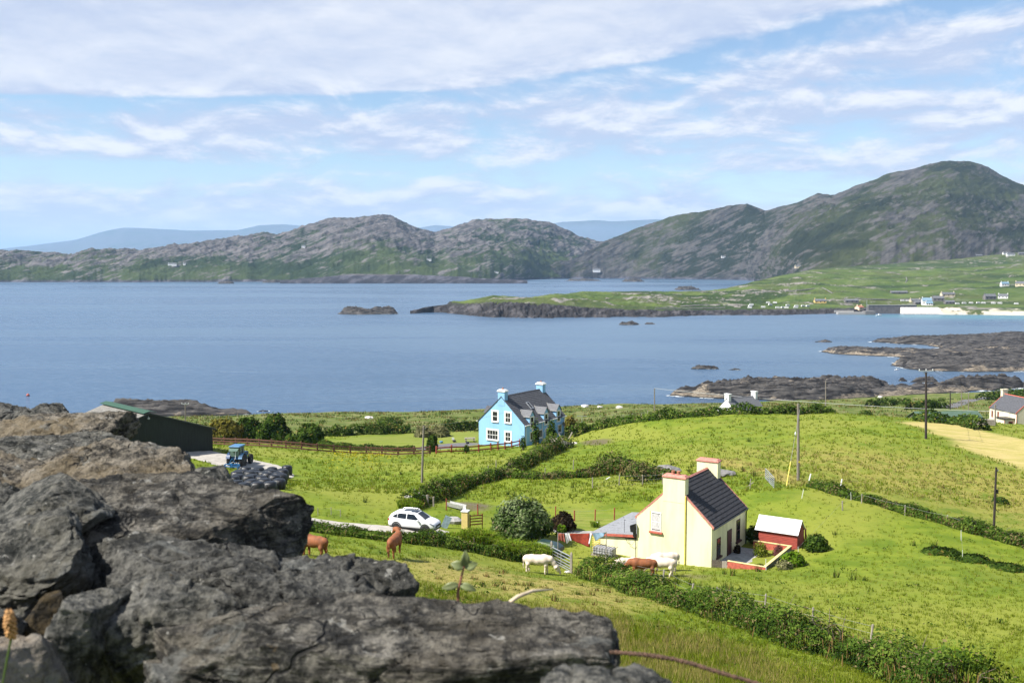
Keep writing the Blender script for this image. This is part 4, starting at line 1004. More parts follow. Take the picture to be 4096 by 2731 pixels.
# ------------------------------------------------------------------ poles and wires
m_pole = simple('weathered_pole', (0.235, 0.205, 0.165), 0.9, 0.25, 5, bump=0.4, stretch=(4, 4, 0.3))
m_tarpole = simple('creosoted_pole', (0.035, 0.024, 0.020), 0.8, 0.3, 5, stretch=(4, 4, 0.3))
m_yellowp = simple('yellow_guard', (0.78, 0.60, 0.03), 0.5, 0.08, 3)
m_wire = simple('grey_wire', (0.26, 0.26, 0.25), 0.5, 0.1, 2)
m_porc = simple('porcelain', (0.75, 0.77, 0.76), 0.3, 0.05, 2)
def pole(label, px, base_py, top_py, mat, Y=None, r=0.14, arm=0.0, extras=True, group='utility poles', px_top=None, armdir=0.0):
    g = G(px, base_py) if Y is None else at(px, base_py, Y)
    if Y is not None: g.z = h(g.x, g.y)
    top = at(px_top or px, top_py, g.y); hh = top.z - g.z
    t_ = thing('utility_pole', label, 'utility pole', g, armdir, group)
    b = MB(); lean = (top.x-g.x)*math.cos(armdir)
    b.tube([(0, 0, -0.6), (lean*0.5, 0, hh*0.5), (lean, 0, hh)], [r, r*0.9, r*0.75], 10); b.build('post', mat, t_, smooth=False)
    if arm:
        b = MB(); b.box(-arm/2+lean, arm/2+lean, -0.06, 0.06, hh+0.10, hh+0.22); b.tube([(lean-0.4, 0.08, hh+0.10), (lean, 0.10, hh-0.35), (lean+0.4, 0.08, hh+0.10)], 0.03, 4); b.box(lean-0.05, lean+0.05, -0.05, 0.05, hh-0.1, hh+0.1); b.build('crossarm', m_metal, t_)
        for x in (-arm/2+0.08, 0, arm/2-0.08):
            b = MB(); b.lathe([(0.04, hh+0.22), (0.07, hh+0.28), (0.05, hh+0.34), (0.07, hh+0.40), (0.02, hh+0.44)], 8, Matrix.Translation((x+lean, 0, 0))); b.build('insulator', m_porc, t_)
    elif extras:
        b = MB(); b.lathe([(0.05, hh-0.35), (0.06, hh-0.2)], 6, Matrix.Translation((lean+r+0.05, 0, 0))); b.box(lean-0.02, lean+0.2, -0.02, 0.02, hh-0.3, hh-0.26); b.build('bracket', m_metal, t_)
    return t_, Vector((top.x, g.y, top.z))
pA, tA = pole('leaning grey pole in front of the long brown rail fence', 1687, 1930, 1703, m_pole, px_top=1695)
pB, tB = pole('grey pole with yellow guy guard behind the cottage chimney', 3193, 1922, 1614, m_pole, r=0.16)
pC, tC = pole('tall black pole with steel crossarm in the dry field', 3704, 1755, 1488, m_tarpole, r=0.17, arm=2.0)
pD, tD = pole('dark slim pole on the hedge at the right edge', 3975, 2122, 1868, m_tarpole, r=0.11, px_top=3985)
pE, tE = pole('pale pole with spread insulators rising behind the barn', 741, 1690, 1618, m_pole, Y=215, r=0.13, arm=1.6)
pF, tF = pole('pale pole beyond the far hedge right of the blue house', 2618, 1690, 1553, m_pole, Y=212, r=0.14)
pG, tG = pole('pale pole beyond the far hedge right of the white chimneys', 3303, 1680, 1522, m_pole, Y=222, r=0.14)
pH, tH = pole('dark pole at the bend of the shore road', 3801, 1640, 1562, m_tarpole, r=0.16)
pI, tI = pole('thin pole on the road edge, middle of three by the road', 3846, 1628, 1553, m_pole, r=0.14)
pJ, tJ = pole('thin pole in the yellow green field by the road', 3874, 1648, 1570, m_pole, r=0.13)
pK, tK = pole('small dark pole beside the road close to the shore', 3951, 1584, 1543, m_tarpole, r=0.16)
pL, tL = pole('pale pole standing left of the cream house', 3981, 1700, 1617, m_pole, r=0.14)
b = MB()
for i in range(1, 12): b.box(-0.02, 0.24, -0.02, 0.02, 0, 0.01) if False else None
g_ = G(3145, 1948); bz = g_ - pB.location
b = MB(); b.tube([(0.0, 0, tB.z-pB.location.z-0.5), tuple(bz)], 0.02, 5); b.build('guy_wire', m_wire, pB)
a_ = Vector((0, 0, tB.z-pB.location.z-0.5)); 
b = MB(); b.tube([tuple(a_.lerp(bz, 0.68)), tuple(a_.lerp(bz, 0.98))], 0.05, 6); b.build('guy_guard', m_yellowp, pB)
b = MB(); p0 = a_.lerp(bz, 0.33); b.lathe([(0.05, -0.15), (0.09, -0.05), (0.09, 0.12), (0.04, 0.2)], 8, Matrix.Translation(p0)); b.build('strain_insulator', m_porc, pB)
b = MB(); b.prism([(-0.12, 0), (0.12, 0), (0, 0.22)], -0.17, -0.162, 'y', Matrix.Translation((0, 0, 2.0))); b.build('warning_plate', m_yellowp, pB)
b = MB(); b.box(0.10, 0.24, -0.08, 0.08, 3.4, 3.75); b.build('junction_box', m_black, pD)
def cable(label, a, b_, sag, r=0.02, mat=None, name='overhead_wire'):
    n = 22; mb = MB()
    mb.tube([a.lerp(b_, i/n) - Vector((0, 0, sag*4*(i/n)*(1-i/n))) for i in range(n+1)], r, 4)
    o = mb.build(name, mat or m_wire); return tag(o, label, 'wire', 'overhead wires')
m_litewire = simple('bright_cable', (0.66, 0.68, 0.66), 0.4, 0.05, 1)
cable('pale wire from the pole by the blue house to the cream house', tF, at(4085, 1648, 214), 0.8, 0.035, m_litewire)
cable('faint wire running left from the pole by the blue house towards the barn', tF, tE, 0.9, 0.007, m_wire)
cable('wire from the leaning grey pole to the blue house', tA, Vector(bo) + Vector((2.0, 3.0, 5.2)), 0.4, 0.012)
cable('thin dark wires from the black pole towards the shore', tC + Vector((0.8, 0, 0.3)), tK, 1.5, 0.02, m_tarpole)
cable('second thin dark wire from the black pole towards the shore', tC + Vector((-0.8, 0, 0.3)), tK + Vector((-0.4, 0, -0.3)), 1.5, 0.02, m_tarpole)
for a__, b__, lb in ((tH, tK, 'thin wire between the dark road poles'), (tI, tJ, 'short thin wire between the two thin road poles')): cable(lb, a__, b__, 0.5, 0.02)

# ------------------------------------------------------------------ fences
m_redpost = simple('red_oxide_post', (0.30, 0.060, 0.030), 0.8, 0.25, 5, bump=0.3)
m_fence = simple('brown_stained_rail', (0.125, 0.048, 0.026), 0.8, 0.25, 5, bump=0.3)
rng = random.Random(5)
def post_shape(b, x, y, z, hh, r, tx=0.0, ty=0.0, sq=True):
    b.tube([(x, y, z-0.4), (x+tx*hh, y+ty*hh, z+hh)], [r, r*0.95], 4 if sq else 7)
def rail_fence(label, pts, hh, mat, spacing, nrail, seed):
    P = [G(*q) for q in pts]; o = P[0]; t_ = thing('rail_fence', label, 'fence', o)
    d = np.cumsum([0] + [(P[i+1]-P[i]).to_2d().length for i in range(len(P)-1)]); n = int(d[-1]/spacing)
    s = np.linspace(0, d[-1], n+1); x = np.interp(s, d, [q.x for q in P]); y = np.interp(s, d, [q.y for q in P]); z = hz_(x, y)
    for i in range(n+1):
        b = MB(); post_shape(b, x[i]-o.x, y[i]-o.y, z[i]-o.z, hh+rng.uniform(-.03, .06), 0.13, rng.uniform(-.03, .03)); b.build('post', mat, t_)
        if i < n:
            for k_ in range(nrail):
                f = (k_+0.55)/nrail*0.98; a = Vector((x[i]-o.x, y[i]-o.y, z[i]-o.z+hh*f)); c = Vector((x[i+1]-o.x, y[i+1]-o.y, z[i+1]-o.z+hh*f+rng.uniform(-.03, .03)))
                dr = (c-a).normalized(); M_ = Matrix.Translation((a+c)/2) @ dr.to_track_quat('X', 'Z').to_matrix().to_4x4()
                L = (c-a).length; b = MB(); b.box(-L/2, L/2, -0.16, -0.085, -0.095, 0.095, M_); b.build('rail', mat, t_)
    return t_
rail_fence('long brown three rail fence along the lawn of the blue house', [(800,1776),(900,1780),(1100,1790),(1250,1803),(1450,1815),(1620,1820),(1720,1815)], 1.25, m_fence, 2.35, 3, 1)
rail_fence('red two rail fence in front of the blue house gable', [(1745,1814),(1850,1810),(1960,1802),(2050,1790),(2120,1776),(2180,1764)], 1.2, m_redpost, 2.3, 2, 2)
def wire_fence(label, pts, hh, mat, nwire=2, r=0.05, lean=0.10, px_space=None, name='wire_fence', wr=0.007, sq=False, ymin=20):
    """posts at each given pixel, wires strung between"""
    P = [G(q[0], q[1], ymin) for q in pts]; o = P[0]; t_ = thing(name, label, 'fence', o)
    tops = []
    for i, q in enumerate(P):
        hi = pts[i][2] if len(pts[i]) > 2 else hh*rng.uniform(0.88, 1.1)
        b = MB(); tx, ty = rng.uniform(-lean, lean), rng.uniform(-lean, lean); l = q-o
        post_shape(b, l.x, l.y, l.z, hi, r*rng.uniform(0.85, 1.15), tx, ty, sq); b.build('post', mat, t_)
        tops.append((l, hi, tx, ty))
    for k_ in range(nwire):
        f = 0.9 - 0.38*k_
        for i in range(len(P)-1):
            (l0, h0, tx, ty), (l1, h1, ux, uy) = tops[i], tops[i+1]
            a = l0 + Vector((tx*h0*f, ty*h0*f, h0*f)); c = l1 + Vector((ux*h1*f, uy*h1*f, h1*f)); m = a.lerp(c, 0.5) - Vector((0, 0, 0.06))
            b = MB(); b.tube([a, m, c], wr, 4); b.build('wire', m_wire, t_)
    return t_
wire_fence('wire fence on red posts along the back of the cottage garden', [(1785,2040),(1912,2062),(2222,2075),(2298,2083),(2380,2082),(2457,2078)], 1.15, m_redpost, 1, 0.06, 0.04)
wire_fence('sagging wire fence on grey posts below the bramble mound', [(2370,1952),(2476,1940),(2570,1938),(2650,1935)], 1.25, m_timber, 3, 0.06, 0.05)
wire_fence('wire fence with leaning posts in the bramble hedge near the cows', [(2480,2290),(2648,2330),(2756,2398),(2860,2405),(3057,2440),(3250,2500),(3480,2570)], 0.95, m_timber, 2, 0.06, 0.28)
wire_fence('wire fence along the dark hedge crossing the field', [(3370,2040),(3446,2012),(3620,2060),(3790,2100),(3890,2130)], 1.0, m_timber, 1, 0.06, 0.06)
wire_fence('wire fence on short posts beside the hedge up to the blue house', [(1678,1980),(1738,1985),(1955,1890),(1985,1868),(2073,1862),(2150,1818),(2115,1838),(2210,1800)][0:6], 0.9, m_timber, 1, 0.05, 0.1)
wire_fence('grey corner posts of the old gateway above the white car', [(1655,2000),(1682,2012),(1713,2020),(1735,2025)], 1.0, m_timber, 1, 0.09, 0.12)
wire_fence('line of thin electric fence stakes in the near field', [(3065,2280),(3195,2225),(3405,2000)], 0.8, m_white, 1, 0.02, 0.12, wr=0.006)
wire_fence('thin stakes on the grass above the gravel track', [(1272,2060),(1325,2058),(1362,2065)], 0.7, m_timber, 1, 0.03, 0.05, wr=0.006)
wire_fence('electric fence stakes at the right in the lower field', [(3850,2240),(3845,2160)], 0.8, m_white, 1, 0.02, 0.1, wr=0.006)
wire_fence('row of pale fence posts along the far hedge', [(2400,1690),(2452,1682),(2492,1680),(2530,1676),(2565,1673),(2590,1672)], 1.5, m_timber, 1, 0.07, 0.06)
wire_fence('distant line of pale posts on the shore field by the barn', [(820,1676),(880,1674),(915,1672),(950,1670),(985,1668),(1020,1667),(1052,1664),(1100,1660),(1150,1657),(1200,1656)], 1.15, m_timber, 1, 0.055, 0.04, ymin=200)
wire_fence('distant line of pale posts on the sloping field above the shore', [(1250,1655),(1350,1654),(1420,1651),(1500,1652),(1620,1647),(1900,1640)], 1.1, m_timber, 1, 0.055, 0.04, ymin=200)
wire_fence('line of pale posts in the fields beside the shore road', [(3520,1600),(3560,1600),(3610,1605),(3655,1602),(3700,1606),(3750,1600),(3900,1585),(3940,1580),(3985,1576),(4030,1572),(4075,1570)], 1.3, m_timber, 1, 0.07, 0.06, ymin=230)
# loose timber
def stick(name, label, px, py, L, tilt, rz, r=0.06, mat=None, cat='post'):
    q = G(px, py); b = MB(); b.tube([(0, 0, -0.15), (math.sin(tilt)*L*math.cos(rz), math.sin(tilt)*L*math.sin(rz), math.cos(tilt)*L)], r, 6)
    o = b.build(name, mat or m_timber); o.location = q; return tag(o, label, cat)
stick('leaning_post', 'white leaning post near the grey pole with yellow guard', 3233, 1930, 1.0, R(15), 0, 0.07, m_white)
stick('short_post', 'short pale post in the dark hedge, left of two', 3362, 1945, 0.8, R(12), 0.3, 0.07, m_white)
stick('old_fence_post', 'grey post standing in the grass above the bramble bank', 2293, 1878, 1.2, R(2), 0, 0.06)
stick('small_post', 'thin pale post on the bank left of the sagging fence', 2180, 1910, 1.15, R(1), 0, 0.05)
stick('strainer_post', 'leaning grey post on the bramble mound', 2490, 1880, 1.3, R(22), R(180), 0.08)
stick('leaning_stake', 'bent stake pair leaning in the grass by the open gate', 3000, 1952, 1.0, R(4), 0, 0.05)
stick('brace_stake', 'slanted stake propping the bent stake in the grass', 2978, 1948, 1.1, R(62), 0.1, 0.04)
stick('white_stake', 'thin white stake left of the dark hedge start', 3206, 1992, 0.9, R(12), 0, 0.025, m_white)
stick('fallen_rail', 'short pale rail lying on the bank by the sagging fence', 2410, 1920, 0.95, R(66), 0.0, 0.05, m_white)
for i, (px, py, L, tl, rz) in enumerate(((2248,1790,2.6,R(58),2.4),(2262,1790,2.2,R(50),2.7),(2240,1796,2.9,R(64),2.2),(2270,1762,1.6,R(35),0.5),(2256,1764,1.5,R(40),2.6))):
    stick('driftwood_log', ['long bleached log leaning at the hedge end by the blue house','short bleached log on the pile by the blue house','lowest bleached log of the pile by the blue house','upright bleached log forking at the hedge top','crossed bleached log at the hedge top'][i], px, py, L, tl, rz, 0.11, m_timber, 'log')

# ------------------------------------------------------------------ gates
def bar_gate(label, p0, p1, hh, bars=6, posts=True, name='field_gate'):
    d = (p1-p0); L = d.to_2d().length; rz = math.atan2(d.y, d.x); t_ = thing(name, label, 'gate', p0, rz, 'steel field gates'); dz = d.z/L
    S_ = lambda x, z: (x, 0, z + dz*x)
    for i in range(bars):
        z = 0.12 + (hh-0.12)*(i/(bars-1))**1.15; b = MB(); b.tube([S_(0.05, z), S_(L-0.05, z)], 0.030 if i < bars-1 else 0.04, 6); b.build('bar', m_metal, t_)
    for x in (0.05, L*0.5, L-0.05):
        b = MB(); b.tube([S_(x, 0.10), S_(x, hh)], 0.035, 6); b.build('upright', m_metal, t_)
    if posts:
        for x, e in ((-0.12, 0.45), (L+0.14, 0.35)):
            b = MB(); b.tube([S_(x, -0.5), S_(x, hh+e-0.12)], 0.11, 4); b.tube([S_(x, hh+e-0.12), S_(x, hh+e+0.05)], [0.11, 0.02], 4); b.build('gate_post', m_timber, t_)
    return t_
g0 = G(2210, 2245); g1 = G(2276, 2285); g1.z = g1.z
bar_gate('steel field gate hung on grey posts behind the white grazing cow', G(2208, 2250), G(2282, 2290), 1.3)
a0 = G(3061, 1915); a1 = G(3096, 1955)
bar_gate('open steel gate standing alone in the field behind the cottage', Vector((a0.x, a0.y, h(a0.x, a0.y))), a1, 1.15, posts=False)

# ------------------------------------------------------------------ silage bales
m_bale, nt, p = new_mat('black_bale_wrap')
oc = nt.node('ShaderNodeTexCoord').outputs['Object']
p.inputs['Base Color'].default_value = (0.005, 0.0055, 0.007, 1); nt.put(p.inputs['Roughness'], nt.lin(nt.noise(oc, 3, 5), 0.3, 0.7, 0.26, 0.60))
nt.l.new(nt.bump(nt.noise(nt.mapping(oc, scale=(1, 1, 5)), 3.0, 5, 0.7), 0.55, 0.10), p.inputs['Normal'])
rw = []
for i, (r_, z_) in enumerate(((0.02, 0.02), (0.5, 0.0), (0.62, 0.10), (0.66, 0.40), (0.67, 0.7), (0.64, 1.02), (0.56, 1.16), (0.42, 1.215), (0.2, 1.23), (0.02, 1.235))): rw.append((r_, z_))
bale_mb = MB(); bale_mb.lathe(rw, 22)
f0, f1 = G(918, 1986), G(1090, 1972); k0, k1 = G(972, 1906), G(1132, 1900)
labs_c = ['left', 'second', 'third', 'right']
labs_r = ['front', 'second', 'third', 'fourth', 'fifth', 'sixth', 'seventh', 'back']
bale0 = None; rb_ = random.Random(3)
for r_i in range(8):
    for c_i in range(4):
        u, v = c_i/3, r_i/7
        q = f0.lerp(f1, u).lerp(k0.lerp(k1, u), v); q.x += rb_.uniform(-.14, .14) + (0.35 if r_i % 2 else -0.1); q.y += rb_.uniform(-.12, .12)
        if bale0 is None: o = bale0 = bale_mb.build('silage_bale', m_bale, smooth=True)
        else: o = bale0.copy(); COL.objects.link(o)
        o.location = (q.x, q.y, h(q.x, q.y)-0.06); o.rotation_euler = (rb_.uniform(-.07, .07), rb_.uniform(-.07, .07), rb_.uniform(0, 6)); sc_ = rb_.uniform(0.92, 1.03); o.scale = (sc_, sc_, rb_.uniform(0.86, 1.08))
        tag(o, f'black plastic wrapped silage bale, {labs_r[r_i]} row and {labs_c[c_i]} column of the stack', 'bale', 'black silage bales')

# ------------------------------------------------------------------ wheels
m_tyre = simple('rubber_tyre', (0.018, 0.018, 0.018), 0.85, 0.3, 8, bump=0.3)
m_alloy = simple('alloy_rim', (0.50, 0.51, 0.53), 0.35, 0.1, 5, metal=0.7)
m_paleRim = simple('grey_steel_rim', (0.42, 0.42, 0.40), 0.6, 0.15, 4)
def wheel(par, x, y, z, r, wd, rim_mat, lugs=0, spokes=10, out=1, rimr=0.68):
    """axle along local Y"""
    M_ = Matrix.Translation((x, y, z)) @ Matrix.Rotation(R(90), 4, 'X')
    b = MB(); ri = r*rimr
    b.lathe([(ri, -wd/2), (r*0.93, -wd/2), (r, -wd*0.36), (r, wd*0.36), (r*0.93, wd/2), (ri, wd/2)], 26, M_)
    for i in range(lugs):
        a = 2*math.pi*i/lugs
        for sd in (-1, 1):
            Ml = M_ @ Matrix.Rotation(a + (0 if sd > 0 else math.pi/lugs), 4, 'Z') @ Matrix.Translation((r, 0, sd*wd*0.24)) @ Matrix.Rotation(sd*R(38), 4, 'X')
            b.box(-0.02, 0.055, -0.04, 0.04, -wd*0.30, wd*0.30, Ml)
    wl_ = b.build('wheel', m_tyre, par)
    b = MB(); s_ = -out
    b.lathe([(ri*0.98, -0.03), (ri*0.98, 0.03)], 24, M_ @ Matrix.Translation((0, 0, s_*(wd/2-0.09)))) if not spokes else None
    if spokes:
        for i in range(spokes):
            Ml = M_ @ Matrix.Rotation(2*math.pi*i/spokes, 4, 'Z') @ Matrix.Translation((0, 0, s_*(wd/2-0.035))); b.raw([(0.05, -0.030, -0.015), (ri*0.98, -0.020, -0.015), (ri*0.98, 0.020, -0.015), (0.05, 0.030, -0.015), (0.05, -0.030, 0.015), (ri*0.98, -0.020, 0.015), (ri*0.98, 0.020, 0.015), (0.05, 0.030, 0.015)], [(0,3,2,1),(4,5,6,7),(0,1,5,4),(1,2,6,5),(2,3,7,6),(3,0,4,7)], Ml)
        b.lathe([(0.06, -0.02), (0.06, 0.02)], 10, M_ @ Matrix.Translation((0, 0, s_*(wd/2-0.03))))
    else: b.lathe([(0.12, -0.04), (0.12, 0.05)], 12, M_ @ Matrix.Translation((0, 0, s_*(wd/2-0.05))))
    b.build('rim', rim_mat, wl_)
    if spokes:
        b = MB(); b.lathe([(ri*1.0, -0.02), (ri*1.0, 0.02)], 20, M_); b.build('brake_disc', m_black, wl_)
    return wl_

# ------------------------------------------------------------------ white car
m_carw, nt, p = new_mat('white_car_paint'); p.inputs['Base Color'].default_value = (0.80, 0.80, 0.81, 1); p.inputs['Roughness'].default_value = 0.25; p.inputs['Coat Weight'].default_value = 0.6
m_cglass, nt, p = new_mat('car_glass'); p.inputs['Base Color'].default_value = (0.010, 0.014, 0.018, 1); p.inputs['Roughness'].default_value = 0.05
m_clad = simple('black_cladding', (0.025, 0.025, 0.027), 0.6, 0.2, 6)
m_lamp, nt, p = new_mat('headlamp'); p.inputs['Base Color'].default_value = (0.32, 0.35, 0.40, 1); p.inputs['Roughness'].default_value = 0.1; p.inputs['Metallic'].default_value = 0.5
m_tail = simple('red_tail_lamp', (0.35, 0.015, 0.012), 0.2, 0.1, 5)
CST = np.array([ # x, bottom z, shoulder z, roof z, half width, roof half width
 (-2.16,.50,.80,.86,.60,.50),(-2.12,.40,.95,1.02,.74,.58),(-2.03,.34,1.02,1.16,.83,.63),(-1.88,.30,1.05,1.38,.87,.63),(-1.60,.28,1.05,1.54,.885,.63),(-1.0,.26,1.03,1.60,.89,.645),(-.3,.26,1.00,1.615,.89,.65),
 (.2,.26,.985,1.59,.89,.645),(.55,.26,.975,1.50,.89,.635),(.95,.26,.965,1.26,.89,.65),(1.22,.26,.955,1.055,.89,.69),(1.55,.27,.90,.99,.875,.66),(1.85,.28,.82,.90,.84,.62),(2.05,.30,.72,.80,.77,.56),(2.14,.34,.60,.68,.66,.48),(2.17,.42,.54,.60,.58,.44)])
def csurf(x, s):
    bz, sz, rz_, w_, wr_ = (np.interp(x, CST[:, 0], CST[:, i]) for i in range(1, 6))
    pts = [(w_*0.86, bz), (w_*0.985, bz+0.16), (w_, 0.62*sz+0.1), (w_*0.975, sz), (wr_+0.015, sz+(rz_-sz)*0.86), (wr_-0.10, rz_-0.012), (wr_*0.45, rz_), (0, rz_+0.005)]
    ks = np.array([0, .12, .28, .46, .74, .84, .92, 1.0])
    return np.array([x, np.interp(s, ks, [q[0] for q in pts]), np.interp(s, ks, [q[1] for q in pts])])
def cpatch(xs, s0, s1, off, side, ns=6, taper=None):
    V = []
    for i, x in enumerate(xs):
        a0, a1 = (s0, s1) if taper is None else taper(i/(len(xs)-1))
        for s in np.linspace(a0, a1, ns):
            q = csurf(x, s); n = csurf(x, min(s+.02, 1)) - csurf(x, max(s-.02, 0)); nn = np.array([0, n[2], -n[1]]); nn /= np.linalg.norm(nn)+1e-9
            if nn[1] < -0.01: nn = -nn
            if s > 0.9 and nn[2] < 0: nn = -nn
            q = q + nn*off; V.append((q[0], q[1]*side, q[2]))
    return V, [tuple(int(k) for k in f) for f in grid_faces(len(xs), ns)]
fw_, rw_ = G(1712, 2131), G(1584, 2121)
yaw = math.atan2(fw_.y-rw_.y, fw_.x-rw_.x)
yaw = -R(19)
cpos = G(1655, 2126); cpos.z += 0.05
car = thing('parked_car', 'white crossover car parked at the end of the gravel track', 'car', (cpos.x, cpos.y+0.8, h(cpos.x, cpos.y+0.8)+0.08), yaw)
xs = np.linspace(-2.16, 2.17, 60)
b = MB()
V = []; ssx = np.concatenate([np.linspace(0, .46, 8), np.linspace(.46, 1, 12)[1:]])
for x in xs:
    row = [csurf(x, s) for s in ssx]
    V += [(q[0], q[1], q[2]) for q in row] + [(q[0], -q[1], q[2]) for q in row[-2::-1]]
nc_ = len(ssx)*2-1
b.raw(V, [tuple(int(k) for k in f) for f in grid_faces(len(xs), nc_)] + [tuple(range(nc_))[::-1], tuple(range((len(xs)-1)*nc_, len(xs)*nc_))] + [(i*nc_, (i+1)*nc_, (i+2)*nc_-1, (i+1)*nc_-1) for i in range(len(xs)-1)])
b.build('body', m_carw, car, smooth=True)
def cpart(name, mat, xs, s0, s1, off=0.012, sides=(1, -1), taper=None, parent=car, ns=6):
    for sd in sides:
        b = MB(); b.raw(*cpatch(xs, s0, s1, off, sd, ns, taper)); b.build(name, mat, parent, smooth=True)
cpart('rear_quarter_window', m_cglass, np.linspace(-1.62, -1.25, 6), .5, .72, taper=lambda t: (.52-.01*t, .60+.11*t))
cpart('rear_door_window', m_cglass, np.linspace(-1.20, -0.42, 8), .50, .72)
cpart('front_door_window', m_cglass, np.linspace(-0.34, 0.80, 10), .50, .72, taper=lambda t: (.50, .72 if t < .55 else .72-.20*(t-.55)/.45))
cpart('windscreen', m_cglass, np.linspace(0.48, 1.20, 8), .86, 1.0)
cpart('roof_glass', m_cglass, np.linspace(-0.9, 0.40, 6), .89, 1.0)
cpart('rear_window', m_cglass, np.linspace(-2.04, -1.72, 6), .86, 1.0)
cpart('sill_cladding', m_clad, np.linspace(-2.13, 2.10, 24), 0.0, .10, 0.015)
cpart('headlamp', m_lamp, np.linspace(1.72, 2.08, 8), .38, .50, 0.015, taper=lambda t: (.44-.08*t, .52))
cpart('tail_lamp', m_tail, np.linspace(-2.12, -1.95, 5), .36, .46, 0.015)
b = MB(); b.box(2.10, 2.19, -0.42, 0.42, 0.44, 0.66); b.build('grille', m_clad, car, bevel=0.02)
b = MB(); b.box(2.185, 2.20, -0.26, 0.26, 0.40, 0.50); b.build('number_plate', m_white, car)
b = MB(); b.box(1.95, 2.14, -0.74, 0.74, 0.22, 0.40); b.build('bumper', m_clad, car, bevel=0.03)
for sd in (1, -1):
    b = MB(); b.tube([(-1.35, sd*0.60, 1.56), (-1.2, sd*0.62, 1.645), (0.0, sd*0.63, 1.665), (0.25, sd*0.61, 1.60)], 0.022, 5); b.build('roof_rail', m_alloy, car)
    b = MB(); b.lathe([(0.02, -0.10), (0.09, -0.06), (0.10, 0.04), (0.02, 0.10)], 8, Matrix.Translation((0.72, sd*1.0, 1.04)) @ Matrix.Rotation(R(90), 4, 'X')); b.build('mirror', m_carw, car, smooth=True)
    for x in (-1.28, 1.34):
        wheel(car, x, sd*0.80, 0.345, 0.345, 0.22, m_alloy, 0, 12, sd)
        b = MB(); n = 20; V = []
        for i in range(n+1):
            a = math.pi*(i/n)
            for rr in (0.36, 0.445): V.append((x+rr*math.cos(a), sd*0.905, 0.36+rr*math.sin(a)))
            V.append((x+0.36*math.cos(a), sd*0.70, 0.36+0.36*math.sin(a)))
        b.raw(V, [(3*i, 3*i+1, 3*i+4, 3*i+3) for i in range(n)] + [(3*i, 3*i+3, 3*i+5, 3*i+2) for i in range(n)]); b.build('wheel_arch', m_clad, car)

# ------------------------------------------------------------------ tractor
m_tblue = simple('blue_tractor_paint', (0.012, 0.055, 0.15), 0.45, 0.15, 4)
m_tlite = simple('pale_blue_roof', (0.06, 0.18, 0.34), 0.5, 0.08, 3)
m_impl = simple('bright_blue_frame', (0.010, 0.13, 0.32), 0.5, 0.12, 4)
m_tglass, nt, p = new_mat('cab_glass'); p.inputs['Base Color'].default_value = (0.16, 0.24, 0.20, 1); p.inputs['Roughness'].default_value = 0.08; p.inputs['Alpha'].default_value = 0.75
tq = G(925, 1868); trz = math.atan2(0.98, 0.15)
tr = thing('tractor', 'blue farm tractor with cab parked beyond the black bales', 'tractor', (tq.x+0.45, tq.y+0.9, h(tq.x+.45, tq.y+.9)), trz)
for sd in (1, -1):
    wheel(tr, 0, sd*0.82, 0.78, 0.78, 0.42, m_paleRim, 18, 0, sd, 0.62); wheel(tr, 2.35, sd*0.80, 0.56, 0.56, 0.34, m_paleRim, 16, 0, sd, 0.62)
    b = MB(); n = 10; V = []
    for i in range(n+1):
        a = R(20) + R(150)*i/n
        for yy in (sd*0.56, sd*1.06):
            for rr in (0.90, 0.94): V.append((-math.cos(a)*rr, yy, 0.80+math.sin(a)*rr))
    b.raw(V, [f for i in range(n) for f in ((4*i, 4*i+2, 4*i+6, 4*i+4), (4*i+1, 4*i+5, 4*i+7, 4*i+3), (4*i, 4*i+4, 4*i+5, 4*i+1), (4*i+2, 4*i+3, 4*i+7, 4*i+6))]); b.build('fender', m_tlite if sd < 0 else m_tblue, tr)
b = MB(); b.box(-0.35, 2.5, -0.26, 0.26, 0.55, 1.0); b.box(2.25, 2.45, -0.7, 0.7, 0.5, 0.62); b.box(-0.2, 0.2, -0.65, 0.65, 0.66, 0.9); b.build('chassis', m_clad, tr)
b = MB(); b.prism([(1.05, 1.0), (2.85, 0.95), (2.9, 1.35), (2.6, 1.52), (1.05, 1.62)], -0.36, 0.36, 'y'); b.build('hood', m_tblue, tr, bevel=0.05)
b = MB(); b.box(2.87, 2.93, -0.3, 0.3, 0.98, 1.35); b.build('grille', m_clad, tr)
b = MB(); b.box(-0.5, 1.0, -0.62, 0.62, 0.98, 1.32); b.build('cab_floor', m_tblue, tr)
b = MB()
for x, y in ((-0.55, .66), (-0.55, -.66), (0.98, .60), (0.98, -.60), (0.25, .70), (0.25, -.70)): b.tube([(x*1.0, y, 1.2), (x*0.93, y*0.93, 2.50)], 0.05, 4)
b.build('cab_frame', m_clad, tr)
b = MB(); b.box(-0.75, 1.12, -0.72, 0.72, 2.50, 2.66); b.build('cab_roof', m_tlite, tr, bevel=0.05)
for nm, q in (('rear_pane', [(-0.57, -.6, 1.35), (-0.57, .6, 1.35), (-0.53, .58, 2.48), (-0.53, -.58, 2.48)]), ('front_pane', [(0.99, -.56, 1.6), (0.99, .56, 1.6), (0.93, .54, 2.48), (0.93, -.54, 2.48)]), ('side_pane', [(-0.5, -.70, 1.35), (0.94, -.66, 1.35), (0.9, -.62, 2.48), (-0.5, -.64, 2.48)]), ('side_pane', [(-0.5, .70, 1.35), (0.94, .66, 1.35), (0.9, .62, 2.48), (-0.5, .64, 2.48)])):
    b = MB(); b.raw(q, [(0, 1, 2, 3)]); b.build(nm, m_tglass, tr)
b = MB(); b.raw([(-0.60, -.62, 2.46), (-0.60, .62, 2.46), (-1.10, .55, 2.12), (-1.10, -.55, 2.12)], [(0, 1, 2, 3)]); b.build('open_rear_hatch', m_tglass, tr)
